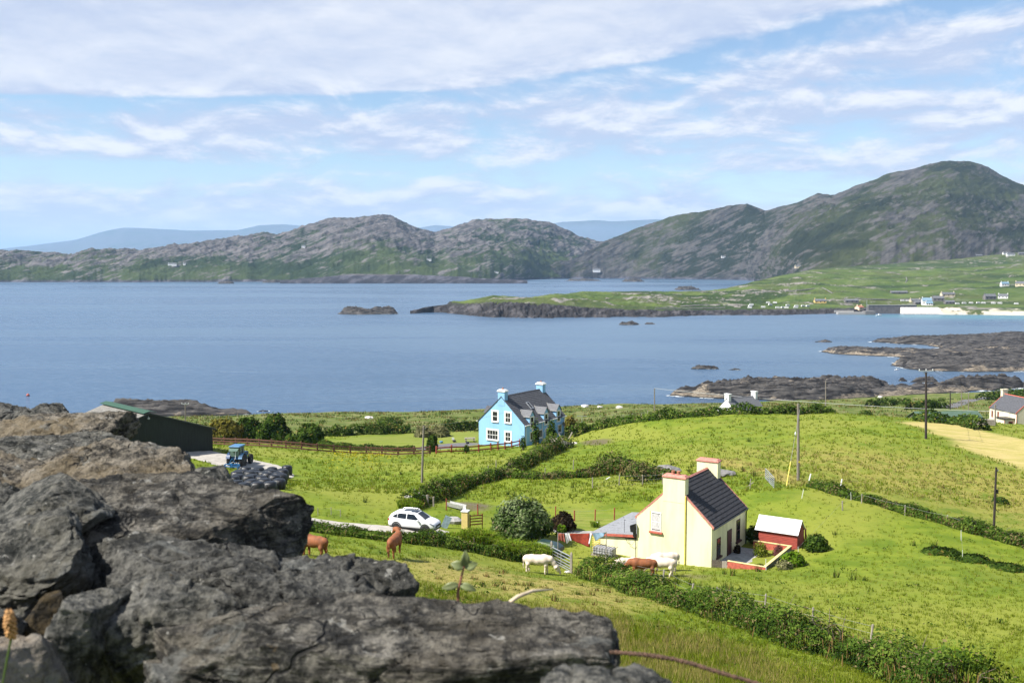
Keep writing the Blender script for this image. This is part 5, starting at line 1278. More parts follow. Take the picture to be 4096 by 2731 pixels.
b = MB(); b.box(-0.2, 0.35, -0.26, 0.26, 1.32, 1.5); b.box(-0.28, -0.15, -0.26, 0.26, 1.45, 2.05); b.build('seat', m_clad, tr, bevel=0.03)
b = MB(); b.tube([(1.35, 0.42, 1.4), (1.35, 0.42, 2.4)], 0.045, 7); b.build('exhaust', m_clad, tr)
b = MB()
for sd in (1, -1): b.tube([(-0.4, sd*0.4, 0.6), (-1.25, sd*0.45, 0.55)], 0.05, 5); b.tube([(-1.25, sd*0.45, 0.55), (-1.35, 0, 1.25)], 0.05, 5)
b.tube([(-1.3, -0.95, 0.5), (-1.3, 0.95, 0.5)], 0.07, 5); b.tube([(-1.9, -0.95, 0.35), (-1.9, 0.95, 0.35)], 0.07, 5)
for y in (-.95, 0, .95): b.tube([(-1.3, y, 0.5), (-1.9, y, 0.35)], 0.06, 5); b.box(-1.95, -1.25, y-0.05, y+0.05, 0.1, 0.45)
b.build('rear_linkage', m_impl, tr)
b = MB(); b.tube([(-0.75, -0.2, 2.0), (-0.95, -0.25, 1.2), (-1.3, -0.1, 0.8), (-1.5, 0.2, 0.65)], 0.03, 5); b.build('hose', m_porc, tr)

# ------------------------------------------------------------------ cattle
m_cream_cow = simple('cream_hide', (0.74, 0.62, 0.50), 0.85, 0.10, 3)
m_brown_cow = simple('chestnut_hide', (0.25, 0.080, 0.024), 0.8, 0.22, 3)
def surface_nets(f, lo, hc):
    """closed quad surface where a sampled distance field crosses zero"""
    neg = f < 0; n_ = np.array(f.shape)-1; sl = lambda d, a=1: tuple(slice(d[i_], d[i_]+n_[i_]) for i_ in range(3))
    corners = [(a, b, c) for a in (0, 1) for b in (0, 1) for c in (0, 1)]
    cnt = sum(neg[sl(c)].astype(int) for c in corners); act = (cnt > 0) & (cnt < 8)
    idx = -np.ones(act.shape, int); idx[act] = np.arange(act.sum())
    base = np.stack(np.nonzero(act), -1).astype(float); accp = np.zeros_like(base); w_ = np.zeros(len(base))
    for c in corners:
        for ax_ in range(3):
            if c[ax_]: continue
            d = list(c); d[ax_] = 1; f0_, f1_ = f[sl(c)][act], f[sl(tuple(d))][act]; x_ = (f0_ < 0) != (f1_ < 0)
            t_ = np.where(x_, f0_/(f0_-f1_+1e-12), 0); q_ = np.tile(np.array(c, float), (len(base), 1)); q_[:, ax_] += t_
            accp += np.where(x_[:, None], q_, 0); w_ += x_
    Vn = lo + hc*(base + accp/w_[:, None]); Fs = []
    for ax_ in range(3):
        u_, v_ = (ax_+1) % 3, (ax_+2) % 3; a_ = np.take(neg, range(0, neg.shape[ax_]-1), ax_); b_ = np.take(neg, range(1, neg.shape[ax_]), ax_)
        I = np.stack(np.nonzero(a_ != b_), -1); I = I[(I[:, u_] > 0) & (I[:, v_] > 0) & (I[:, u_] < n_[u_]) & (I[:, v_] < n_[v_])]
        def cell(du, dv):
            J = I.copy(); J[:, u_] -= du; J[:, v_] -= dv; return idx[J[:, 0], J[:, 1], J[:, 2]]
        Q = np.stack([cell(1, 1), cell(0, 1), cell(0, 0), cell(1, 0)], -1); fl = b_[I[:, 0], I[:, 1], I[:, 2]]; Q[fl] = Q[fl][:, ::-1]; Fs.append(Q)
    return Vn, np.concatenate(Fs)
def cow(label, pos, yaw, mat, pose='graze', sc=1.0, look=0.0, nm='cow'):
    """one skinned surface; local +X is forward"""
    if pose == 'graze': neck = [(0.88, 0, 1.04, .27), (1.12, look*.3, 0.80, .20), (1.32, look*.6, 0.50, .165)]; head = [(1.44, look*.8, 0.32, .155), (1.58, look, 0.12, .105)]
    else: neck = [(0.86, 0, 1.18, .24), (1.10, look*.35, 1.32, .165), (1.24, look*.75, 1.40, .14)]; head = [(1.30, look*1.15, 1.37, .160), (1.40, look*1.75, 1.16, .110)]
    V = []; E = []; Rr = []
    def add(p_, r_, par=None):
        V.append(p_); Rr.append(r_ if isinstance(r_, tuple) else (r_, r_))
        if par is not None: E.append((par, len(V)-1))
        return len(V)-1
    mid = add((0.05, 0, 0.96), (.38, .43))
    hip = add((-0.42, 0, 1.02), (.36, .37), mid); rump = add((-0.76, 0, 1.05), (.26, .24), hip); end = add((-0.90, 0, 1.02), (.15, .14), rump)
    ch = add((0.48, 0, 1.00), (.36, .41), mid); sh = add((0.72, 0, 1.02), (.26, .31), ch)
    p_ = sh
    for x, y, z, r_ in neck: p_ = add((x, y, z), r_, p_)
    poll = p_
    for x, y, z, r_ in head: p_ = add((x, y, z), r_, p_)
    hx, hy, hz2, _ = neck[-1]
    for sd in (1, -1): add((hx+0.02, hy+sd*0.30, hz2+0.05), .055, poll)
    for sd in (1, -1):
        k_ = add((-0.66, sd*0.20, 0.70), .155, rump); k_ = add((-0.74, sd*0.20, 0.46), .075, k_); k_ = add((-0.68+0.06*sd, sd*0.20, 0.22), .064, k_); add((-0.66+0.06*sd, sd*0.20, 0.03), .072, k_)
        k_ = add((0.60, sd*0.19, 0.66), .13, ch); k_ = add((0.62+0.05*sd, sd*0.19, 0.40), .070, k_); k_ = add((0.61+0.06*sd, sd*0.19, 0.20), .064, k_); add((0.62+0.06*sd, sd*0.19, 0.03), .072, k_)
    t1 = add((-0.98, 0.0, 0.86), .042, end); t2 = add((-1.0, 0.02, 0.58), .040, t1); add((-0.98, 0.02, 0.34), .045, t2)
    A = np.array(V); Rm = np.array([sum(r_)/2*0.90 - 0.010 for r_ in Rr]); hcell = 0.032
    lo_ = A.min(0) - 0.5; lo_[2] = -0.12; hi_ = A.max(0) + 0.5
    ax = [np.arange(lo_[i_], hi_[i_], hcell) for i_ in range(3)]; Pg = np.stack(np.meshgrid(*ax, indexing='ij'), -1); shp = Pg.shape[:3]; Pg = Pg.reshape(-1, 3)
    acc = np.zeros(len(Pg)); kk_ = 26.0                                  # soft union of tapering limbs
    for e0, e1 in E:
        a_, b_ = A[e0], A[e1]; ab = b_-a_; tt_ = np.clip(((Pg-a_) @ ab)/(ab @ ab), 0, 1); dd_ = np.linalg.norm(Pg - a_ - tt_[:, None]*ab, axis=1) - (Rm[e0] + (Rm[e1]-Rm[e0])*tt_)
        acc += np.exp(-kk_*np.clip(dd_, -0.5, 0.6))
    Vn, Fn = surface_nets((-np.log(acc+1e-12)/kk_).reshape(shp), lo_, hcell)
    o = mesh_np(nm, Vn*np.array([1, 0.94, 1]), Fn, mat)
    o.location = pos; o.rotation_euler = (0, 0, yaw); o.scale = (sc,)*3
    tag(o, label, 'cow', 'cattle')
    # muzzle, eyes
    mz = head[-1]; ey = head[0]
    b = MB(); fd = Vector(mz[:3]) - Vector(ey[:3]); fd.normalize()
    b.lathe([(0.075, -0.03), (0.082, 0.02), (0.05, 0.07)], 8, Matrix.Translation(Vector(mz[:3]) + fd*0.03) @ fd.to_track_quat('Z', 'Y').to_matrix().to_4x4()); b.build('muzzle', m_cream_cow if mat is m_brown_cow else simple_nose, o, smooth=True)
    side = fd.cross(Vector((0, 0, 1))).normalized() if abs(fd.z) < .98 else Vector((0, 1, 0))
    for sd in (1, -1):
        b = MB(); b.lathe([(0.004, -0.02), (0.022, 0.0), (0.004, 0.02)], 6, Matrix.Translation(Vector(ey[:3]) + side*sd*0.115)); b.build('eye', m_black, o)
    return o
simple_nose = simple('pink_muzzle', (0.50, 0.32, 0.26), 0.6, 0.1, 5)
q = G(2150, 2292); cow('cream white cow grazing beside the steel gate', (q.x, q.y, q.z), R(-8), m_cream_cow, 'graze', 1.08)
q = at(1578, 2222, 64); q.z = h(q.x, q.y); cow('chestnut cow seen from behind beyond the dark wall stones', (q.x, q.y, at(1578, 2214, 64).z - 0.10), R(78), m_brown_cow, 'up', 1.0, look=0.34)
q = G(1258, 2228); cow('chestnut cow nearly hidden behind the dark wall, only its back showing', q, R(150), m_brown_cow, 'graze', 1.0)
def cow_at(label, px, py_top, Y, yaw_, mat, pose, sc):
    a_ = at(px, py_top, Y); return cow(label, (a_.x, a_.y, h(a_.x, a_.y)-0.02), yaw_, mat, pose, sc)
cow_at('white cow behind the hedge, nearest the annexe wall', 2512, 2210, 75.0, R(195), m_cream_cow, 'graze', 1.0)
cow_at('chestnut cow standing behind the hedge in front of the yellow gable', 2572, 2220, 73.6, R(172), m_brown_cow, 'graze', 1.05)
q = G(2662, 2282); cow('white cow at the end of the herd, farther of the white pair by the hedge', q, R(188), m_cream_cow, 'graze', 1.08)
q = G(2645, 2304); cow('white cow at the end of the herd, nearer of the white pair by the hedge', q, R(164), m_cream_cow, 'graze', 1.08)

# ------------------------------------------------------------------ laundry
m_clred = simple('red_cloth', (0.33, 0.045, 0.020), 0.95, 0.2, 4); m_clwhite = simple('white_cloth', (0.78, 0.78, 0.80), 0.95, 0.08, 5); m_clblue = simple('pale_blue_cloth', (0.28, 0.42, 0.56), 0.95, 0.15, 4); m_clpink = simple('pinkish_cloth', (0.42, 0.12, 0.08), 0.95, 0.2, 4)
l0 = at(2232, 2131, 81.5); l1 = at(2425, 2128, 80.5)
ln = thing('clothes_line', 'washing line strung between two thin posts beside the annexe', 'washing line', (l0.x, l0.y, h(l0.x, l0.y)))
lo = ln.location.copy()
b = MB(); b.tube([(0, 0, l0.z-lo.z), tuple((l0.lerp(l1, .5)-lo)-Vector((0, 0, .06))), tuple(l1-lo)], 0.012, 4); b.build('line', m_wire, ln)
for e in (l0, l1):
    b = MB(); gz = h(e.x, e.y); b.tube([(e.x-lo.x, e.y-lo.y, gz-lo.z-0.3), (e.x-lo.x, e.y-lo.y, e.z-lo.z+0.05)], 0.04, 6); b.build('line_post', m_timber, ln)
def cloth(label, u0, u1, drop, mat, tipshift=0.0, seed=0, rowcut=None):
    n, m_ = 16, 10; V = []
    for i in range(n+1):
        u = i/n; base = l0.lerp(l1, u0+(u1-u0)*u); dl = drop(u)
        for j in range(m_+1):
            v = j/m_; V.append((base.x - lo.x + tipshift*v*dl + 0.02*math.sin(9*u+3*v+seed), base.y - lo.y - 0.10*math.sin(5*u+seed)*v - 0.05*math.sin(13*u+seed)*v, base.z - lo.z - 0.06*math.sin(math.pi*(u0+(u1-u0)*u)) - v*dl))
    o = mesh_np('laundry', V, grid_faces(n+1, m_+1), mat); o.location = lo
    sm = o.modifiers.new('thick', 'SOLIDIFY'); sm.thickness = 0.012
    return tag(o, label, 'laundry', 'washing on the line')
cloth('small faded red cloth at the left end of the washing line', 0.0, 0.13, lambda u: 0.55+0.25*u, m_clpink, 0.1, 1)
cloth('white cloth hanging crumpled between the red cloths', 0.14, 0.24, lambda u: 0.85-0.25*u, m_clwhite, 0.25, 2)
cloth('big dark red blanket hanging in a point on the washing line', 0.25, 0.66, lambda u: 0.55+0.62*u, m_clred, 0.0, 3)
cloth('red and white striped towel beside the big red blanket', 0.665, 0.71, lambda u: 1.02-0.2*u, m_clwhite, -0.25, 4)
cloth('pale blue sheet blown sideways at the right end of the line', 0.715, 0.99, lambda u: 0.62*(1-u)+0.10, m_clblue, 0.35, 5)
# dark vehicle roof behind the reeds
q = at(2196, 2160, 82.5); vh = thing('dark_trailer', 'low dark green covered trailer behind the reeds by the washing line', 'trailer', (q.x, q.y, h(q.x, q.y)), R(-28))
m_dkveh = simple('dark_teal_cover', (0.020, 0.045, 0.048), 0.35, 0.2, 3)
zt_ = 1.15
b = MB(); b.prism([(-1.2, 0.35), (1.2, 0.35), (1.25, zt_*0.62), (0.8, zt_*0.86), (-0.8, zt_), (-1.2, zt_*0.8)], -0.6, 0.6, 'y'); b.build('cover', m_dkveh, vh, bevel=0.12)
for sd in (1, -1): wheel(vh, 0.0, sd*0.78, 0.3, 0.3, 0.18, m_paleRim, 0, 0, sd)

# ------------------------------------------------------------------ small things round the cottage and fields
q = yl(-YW/2-2.5, -1.0); ib = thing('caged_tank', 'white plastic water tank in a wire cage against the annexe', 'tank', (q.x, q.y, h(q.x, q.y)), rzY)
b = MB(); b.box(-0.9, 0.9, -0.45, 0.45, 0.12, 0.75); b.build('tank', simple('grey_plastic', (0.42, 0.42, 0.43), 0.6, 0.25, 4), ib, bevel=0.06)
b = MB(); b.box(-1.05, 1.05, -0.5, 0.5, 0.0, 0.11); b.build('pallet', m_timber, ib)
for i in range(9):
    x = -1.02 + 2.04*i/8; b = MB(); b.tube([(x, -0.49, 0.1), (x, -0.49, 0.8), (x, 0.49, 0.8)], 0.022, 4); b.build('cage_bar', m_black, ib)
for z in (0.3, 0.55, 0.78):
    b = MB(); b.tube([(-1.04, -0.51, z), (1.04, -0.51, z)], 0.018, 4); b.build('cage_bar', m_black, ib)
q = yl(-YW/2-AW+0.15, -0.35); lv = thing('wall_slats', 'short stack of pale wooden slats against the annexe corner', 'slats', (q.x, q.y, h(q.x, q.y)), rzY)
for i in range(7):
    b = MB(); b.box(0, 0.75, -0.03, 0.03, 0.15+i*0.17, 0.25+i*0.17); b.build('slat', m_dkyellow, lv)
for x in (0.03, 0.68):
    b = MB(); b.box(x, x+0.05, 0.031, 0.07, -0.2, 1.32); b.build('upright', m_dkyellow, lv)
# gate pillar of the garden
q = G(1862, 2112); gpz = thing('gate_pillar', 'yellow gate pillar with white cap right of the parked car', 'pillar', q, R(-15))
hh = at(1862, 2040, q.y).z - q.z
b = MB(); b.box(-0.29, 0.29, -0.29, 0.29, -0.5, hh-0.12); b.build('shaft', simple('ochre_render', (0.72, 0.55, 0.20), 0.85, 0.08, 2), gpz, bevel=0.02)
b = MB(); b.box(-0.34, 0.34, -0.34, 0.34, hh-0.12, hh); b.build('cap', m_white, gpz, bevel=0.03)
b = MB(); b.box(-0.33, -0.29, -0.1, 0.15, hh-0.75, hh-0.35); b.build('letter_box', m_black, gpz)
b = MB(); b.lathe([(0.02, hh+0.0), (0.07, hh+0.03), (0.05, hh+0.1), (0.08, hh+0.16), (0.01, hh+0.25)], 8); b.build('finial', m_white, gpz)
rg = thing('red_gate', 'small red wooden gate leaning open by the yellow pillar', 'gate', (q.x+0.4, q.y-0.1, h(q.x+.4, q.y-.1)), R(20))
for i in range(4):
    b = MB(); b.box(0, 1.2, -0.02, 0.02, 0.35+i*0.26, 0.44+i*0.26); b.build('rail', m_redpost, rg)
for x in (0.0, 1.12):
    b = MB(); b.box(x, x+0.08, 0.021, 0.07, -0.2, 1.3); b.build('stile', m_redpost, rg)
q = G(1812, 2090); rs = MB(); rs.lathe([(0.2, -0.1), (0.55, 0.0), (0.6, 0.25), (0.35, 0.5), (0.02, 0.55)], 9, Matrix.Scale(1.5, 4, (1, 0, 0)))
o = rs.build('pale_boulder', m_concrete, smooth=False); o.location = q; tag(o, 'pale round boulder at the foot of the gate pillar', 'boulder')
q = G(1775, 2110); b = MB(); b.box(-0.3, 0.3, -0.03, 0.03, 0.0, 1.1, Matrix.Rotation(R(24), 4, 'Y')); o = b.build('blue_board', simple('faded_blue_board', (0.30, 0.40, 0.45), 0.8, 0.25, 5)); o.location = q; tag(o, 'faded blue grey board leaning in the grass right of the car', 'board')
q = G(1825, 2035); ft = thing('feed_trough', 'long metal feed trough tipped beside the bare earth', 'trough', q, R(-42))
b = MB(); b.prism([(-0.3, 0.55), (-0.2, 0.15), (0.2, 0.15), (0.3, 0.55), (0.26, 0.55), (0.17, 0.19), (-0.17, 0.19), (-0.26, 0.55)], -1.1, 1.1, 'x'); b.build('bowl', m_paleRim, ft)
for x in (-0.9, 0.9):
    for y in (-0.26, 0.26): b = MB(); b.tube([(x, y*0.9, 0.3), (x, y*1.2, -0.1)], 0.03, 5); b.build('leg', m_oldwood, ft)
# white bucket, stones
def boulder(label, px, py, r, mat=None, sq=0.6, name='boulder', ymin=20):
    q = G(px, py, ymin); V = []; rr = random.Random(int(px*7+py)); bm = bmesh.new(); bmesh.ops.create_icosphere(bm, subdivisions=2, radius=r)
    for v in bm.verts: k_ = 1 + rr.uniform(-.18, .18); v.co = Vector((v.co.x*k_*1.15, v.co.y*k_, v.co.z*k_*sq))
    me = bpy.data.meshes.new(name); bm.to_mesh(me); bm.free(); me.materials.append(mat or m_concrete); o = bpy.data.objects.new(name, me); COL.objects.link(o); o.location = q + Vector((0, 0, r*sq*0.4)); return tag(o, label, 'boulder', 'pale boulders lying in the fields')
m_palestone = simple('bleached_stone', (0.62, 0.59, 0.54), 0.9, 0.12, 3, bump=0.4)
for lb, px, py, r, ym in (('white sack shaped boulder in the field left of the blue house', 1476, 1674, 1.1, 200), ('small white boulder beside the grazing white cow', 2088, 2242, 0.28, 20), ('white stone on the hedge above the parked car', 1632, 1990, 0.32, 20), ('second white stone on the hedge above the parked car', 1668, 2010, 0.26, 20),
    ('flat white boulder on the shore field right of the blue house', 2340, 1628, 1.3, 250), ('pale boulder near the small pole on the shore field', 2475, 1632, 1.1, 250), ('pale boulder left of the white chimneys', 2400, 1630, 0.9, 250), ('white stone by the gate post of the cow pasture', 2270, 2290, 0.22, 20), ('pale stone in the bank under the thin posts', 1942, 1905, 0.25, 20),
    ('white stone near the log pile by the blue house', 2298, 1775, 0.4, 20), ('small stone on the garden lawn by the spiky plant', 2386, 2092, 0.18, 20), ('pale boulder at the far hedge near the white pole', 3245, 1642, 0.7, 20), ('white stone heap beside the road', 3520, 1590, 1.0, 250)):
    boulder(lb, px, py, r, m_palestone, 0.55, ymin=ym)
for i, (px, py, r) in enumerate(((2245,1785,0.55),(2258,1790,0.5),(2266,1782,0.6),(2252,1776,0.5),(2240,1798,0.45))):
    o = boulder(['grey stone at the front of the heap by the logs','rounded stone in the middle of the heap by the logs','largest stone on the right of the heap by the logs','topmost stone of the heap by the logs','small stone on the left of the heap by the logs'][i], px, py, r, m_stonegrey, 0.8); o['group'] = 'stone heap by the logs'
for lb, px, py, r in (('low grey rock outcrop left of the far cottage chimney', 2665, 1886, 1.5), ('low grey rock outcrop right of the far cottage chimney', 2880, 1900, 1.4)):
    o = boulder(lb, px, py, r, m_stonegrey, 0.35, name='rock_outcrop'); o['category'] = 'rock'; o['group'] = 'rock outcrops in the paddock'
# picnic table
q = G(1880, 1768); pt_ = thing('picnic_table', 'grey wooden picnic table on the lawn left of the blue house', 'picnic table', q, R(8))
for nm, x0, x1, y0, y1, z in (('table_top', -0.95, 0.95, -0.38, 0.38, 0.74), ('bench', -0.95, 0.95, -0.85, -0.58, 0.44), ('bench', -0.95, 0.95, 0.58, 0.85, 0.44)):
    n = 4 if nm == 'table_top' else 2; b = MB()
    for i in range(n): yy = y0 + (y1-y0)*i/n; b.box(x0, x1, yy+0.008, yy+(y1-y0)/n-0.008, z, z+0.05)
    b.build(nm, m_timber, pt_)
for x in (-0.7, 0.7):
    for sd in (1, -1): b = MB(); b.tube([(x, sd*0.28, 0.74), (x, sd*0.78, -0.05)], 0.05, 4); b.build('leg', m_oldwood, pt_)
    b = MB(); b.box(x-0.03, x+0.03, -0.8, 0.8, 0.36, 0.44); b.build('cross_beam', m_oldwood, pt_)
for i, (px, py, col_, lb) in enumerate(((1765,1772,(0.10,0.30,0.50),'small blue toy box on the lawn'),(1817,1768,(0.05,0.05,0.05),'black plant pot on the lawn'),(1870,1775,(0.04,0.04,0.05),'round black pot near the picnic table'))):
    q = G(px, py); b = MB(); b.lathe([(0.2, 0.0), (0.3, 0.15), (0.32, 0.38), (0.2, 0.40), (0.18, 0.36)], 10); o = b.build('pot' if i else 'toy_box', simple('pot_%d' % i, col_, 0.5, 0.2, 4), smooth=False); o.location = q; tag(o, lb, 'pot' if i else 'toy')
q = G(1812, 1766); b = MB(); b.box(-0.22, 0.22, -0.05, 0.05, 0.35, 0.75); b.box(-0.04, 0.04, -0.04, 0.04, -0.1, 0.36); o = b.build('lawn_sign', m_white); o.location = q; tag(o, 'small white board on a stake on the lawn', 'sign')
q = G(2328, 1712); cp_ = thing('clothes_pole', 'grey T shaped clothes pole beyond the blue house', 'clothes pole', q)
b = MB(); b.tube([(0, 0, -0.3), (0, 0, 2.2)], 0.05, 6); b.build('pole', m_metal, cp_); b = MB(); b.box(-0.9, 0.9, -0.04, 0.04, 2.2, 2.28); b.build('crossbar', m_metal, cp_)
q = G(3205, 2170); rp_ = thing('red_post_pair', 'two red fence posts tied together right of the red shed', 'post', q)
for x, L, tl in ((0, 0.95, 0.02), (0.42, 1.25, -0.03)):
    b = MB(); post_shape(b, x, 0.3*x, 0, L, 0.07, tl); b.build('post', m_redpost, rp_)
for i in range(3):                                                    # pallet stack by the cream house
    q = G(3935, 1700); b = MB(); b.box(-1.6, 1.6, -0.5, 0.5, 0.1+i*0.34, 0.32+i*0.34); o = b.build('timber_stack', m_timber); o.location = q; o.rotation_euler = (0, 0, R(-14)); tag(o, ['lowest', 'middle', 'topmost'][i] + ' timber of the stack left of the cream house', 'timber', 'stacked timbers')
# buoy and moored boat
q = on_z(112, 1583); b = MB(); b.lathe([(0.1, -0.3), (0.7, 0.0), (0.75, 0.4), (0.4, 0.9), (0.1, 1.1)], 10); o = b.build('buoy', m_redp, smooth=True); o.location = q; tag(o, 'small red buoy floating at the left of the bay', 'buoy')
for px, py, L, lb in ((3516, 1263, 7.5, 'white boat moored off the pier'), (3587, 1480, 2.6, 'small pale dinghy near the dark rock shelf')):
    q = on_z(px, py); bt = thing('boat', lb, 'boat', q, R(15), 'boats on the water')
    b = MB(); V = []; n = 9
    for i in range(n):
        u = i/(n-1); x = (u-.5)*L; wd_ = 0.17*L*max(0.03, math.sin(math.pi*min(1, 0.18+u*0.82))) ; zt2 = 0.16*L*(0.75+0.4*u*u)
        V += [(x, -wd_, zt2), (x, -wd_*0.6, -0.05*L), (x, wd_*0.6, -0.05*L), (x, wd_, zt2)]
    b.raw(V, [(4*i+j, 4*i+j+1, 4*i+j+5, 4*i+j+4) for i in range(n-1) for j in range(3)] + [(4*i+3, 4*i, 4*i+4, 4*i+7) for i in range(n-1)] + [(0, 1, 2, 3), (4*n-4, 4*n-1, 4*n-2, 4*n-3)]); b.build('hull', m_white, bt)
    b = MB(); b.prism([(-0.1*L, 0.13*L), (0.2*L, 0.13*L), (0.12*L, 0.30*L), (-0.1*L, 0.30*L)], -0.1*L, 0.1*L, 'y'); b.build('cabin', m_white, bt)
# ------------------------------------------------------------------ foliage
def leaf_mat(name, dark, mid, light, brown=(0.16, 0.11, 0.05), trans=0.25):
    m = bpy.data.materials.new(name); m.use_nodes = True; nt = NT(m.node_tree); nt.n.clear(); MATS[name] = m
    out = nt.node('ShaderNodeOutputMaterial')
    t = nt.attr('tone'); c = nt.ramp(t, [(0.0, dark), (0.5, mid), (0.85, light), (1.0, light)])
    c = nt.mix(nt.attr('dead'), c, brown)
    d = nt.node('ShaderNodeBsdfDiffuse'); tr_ = nt.node('ShaderNodeBsdfTranslucent'); mx = nt.node('ShaderNodeMixShader')
    nt.l.new(c, d.inputs[0]); nt.l.new(c, tr_.inputs[0]); mx.inputs[0].default_value = trans
    nt.l.new(d.outputs[0], mx.inputs[1]); nt.l.new(tr_.outputs[0], mx.inputs[2]); nt.l.new(mx.outputs[0], out.inputs[0])
    return m
m_bramble = leaf_mat('bramble_leaves', (0.020, 0.042, 0.008), (0.066, 0.118, 0.016), (0.17, 0.23, 0.04), (0.20, 0.165, 0.075))
m_fern = leaf_mat('bright_blades', (0.05, 0.11, 0.008), (0.12, 0.21, 0.014), (0.24, 0.31, 0.03), (0.25, 0.20, 0.06))
m_olearia = leaf_mat('grey_green_leaves', (0.016, 0.036, 0.008), (0.075, 0.125, 0.028), (0.24, 0.29, 0.14), (0.2, 0.18, 0.10))
m_dkbush = leaf_mat('dark_bronze_leaves', (0.012, 0.010, 0.008), (0.045, 0.032, 0.020), (0.10, 0.085, 0.05))
m_esc = leaf_mat('glossy_hedge_leaves', (0.018, 0.040, 0.008), (0.060, 0.105, 0.016), (0.16, 0.22, 0.045), (0.26, 0.20, 0.05))
m_gold = leaf_mat('golden_hedge_leaves', (0.07, 0.065, 0.012), (0.21, 0.185, 0.035), (0.34, 0.29, 0.07), (0.2, 0.14, 0.05))
m_grass = leaf_mat('grass_blades', (0.100, 0.155, 0.008), (0.165, 0.225, 0.015), (0.260, 0.295, 0.034), (0.38, 0.31, 0.11), 0.45)
m_rush = leaf_mat('rush_blades', (0.018, 0.040, 0.008), (0.045, 0.085, 0.012), (0.11, 0.15, 0.03), (0.24, 0.15, 0.06), 0.25)
m_pampas = leaf_mat('pampas_blades', (0.10, 0.11, 0.04), (0.26, 0.25, 0.12), (0.42, 0.38, 0.22), (0.4, 0.33, 0.2))
m_pink = leaf_mat('pink_flowers', (0.05, 0.05, 0.02), (0.20, 0.06, 0.07), (0.42, 0.16, 0.18))
m_limey = leaf_mat('lime_leaves', (0.05, 0.08, 0.01), (0.16, 0.20, 0.02), (0.36, 0.36, 0.05))
m_bark = simple('twig_bark', (0.16, 0.12, 0.085), 0.9, 0.3, 6, bump=0.5)
NR = np.random.default_rng(7)
def unit(n):
    v = NR.normal(size=(n, 3)); return v/np.linalg.norm(v, axis=1, keepdims=True)
def leaf_arrays(C, size, elong=1.5, N=None, bias=0.6):
    """diamond leaves facing roughly along N"""
    n = len(C); nr = unit(n)
    if N is not None: nr = nr*(1-bias) + N*bias; nr /= np.linalg.norm(nr, axis=1, keepdims=True)+1e-9
    t = np.cross(nr, unit(n)); t /= np.linalg.norm(t, axis=1, keepdims=True)+1e-9; s = np.cross(nr, t)
    sz = (size*NR.uniform(0.6, 1.35, n))[:, None]
    V = np.stack([C - t*sz*0.5*elong, C + s*sz*0.38, C + t*sz*0.5*elong, C - s*sz*0.38], 1)
    return V.reshape(-1, 3), np.arange(n*4).reshape(n, 4)
def foliage(name, mat, C, size, tone, dead, parent=None, loc=None, N=None, elong=1.5, bias=0.6, stuff=True):
    V, F_ = leaf_arrays(C, size, elong, N, bias)
    o = mesh_np(name, V, F_, mat, parent, smooth=False, attrs={'tone': np.repeat(np.clip(tone, 0, 1), 4), 'dead': np.repeat(np.clip(dead, 0, 1), 4)})
    if stuff: o['kind'] = 'stuff'
    return o
def blade_arrays(P, hh, wd, lean, n_seg=1, arch=0.0):
    """upright tapering blades; P base points"""
    n = len(P); a = NR.uniform(0, 2*math.pi, n); hh = np.broadcast_to(hh, n); wd = np.broadcast_to(wd, n)
    side = np.stack([np.cos(a), np.sin(a), a*0], -1); la = NR.uniform(0, 2*math.pi, n); lv = np.stack([np.cos(la), np.sin(la), la*0], -1)*(lean*NR.uniform(0.2, 1.0, n)*hh)[:, None]
    up = np.zeros((n, 3)); up[:, 2] = hh
    if arch <= 0:
        V = np.stack([P - side*wd[:, None]/2, P + side*wd[:, None]/2, P + up + lv], 1); return V.reshape(-1, 3), np.arange(n*3).reshape(n, 3), 3
    mid = P + up*0.75 + lv*0.45; tip = P + up*(1-arch) + lv*1.3
    V = np.stack([P - side*wd[:, None]/2, P + side*wd[:, None]/2, mid + side*wd[:, None]*0.4, mid - side*wd[:, None]*0.4, tip], 1).reshape(-1, 3)
    i = np.arange(n)*5
    F_ = np.concatenate([np.stack([i, i+1, i+2], -1), np.stack([i, i+2, i+3], -1), np.stack([i+3, i+2, i+4], -1)])
    return V, F_, 5
def blades(name, mat, P, hh, wd, lean, tone, dead, parent=None, arch=0.0):
    V, F_, k_ = blade_arrays(P, hh, wd, lean, arch=arch)
    o = mesh_np(name, V, F_, mat, parent, smooth=False, attrs={'tone': np.repeat(np.clip(tone, 0, 1), k_), 'dead': np.repeat(np.clip(dead, 0, 1), k_)})
    o['kind'] = 'stuff'; return o
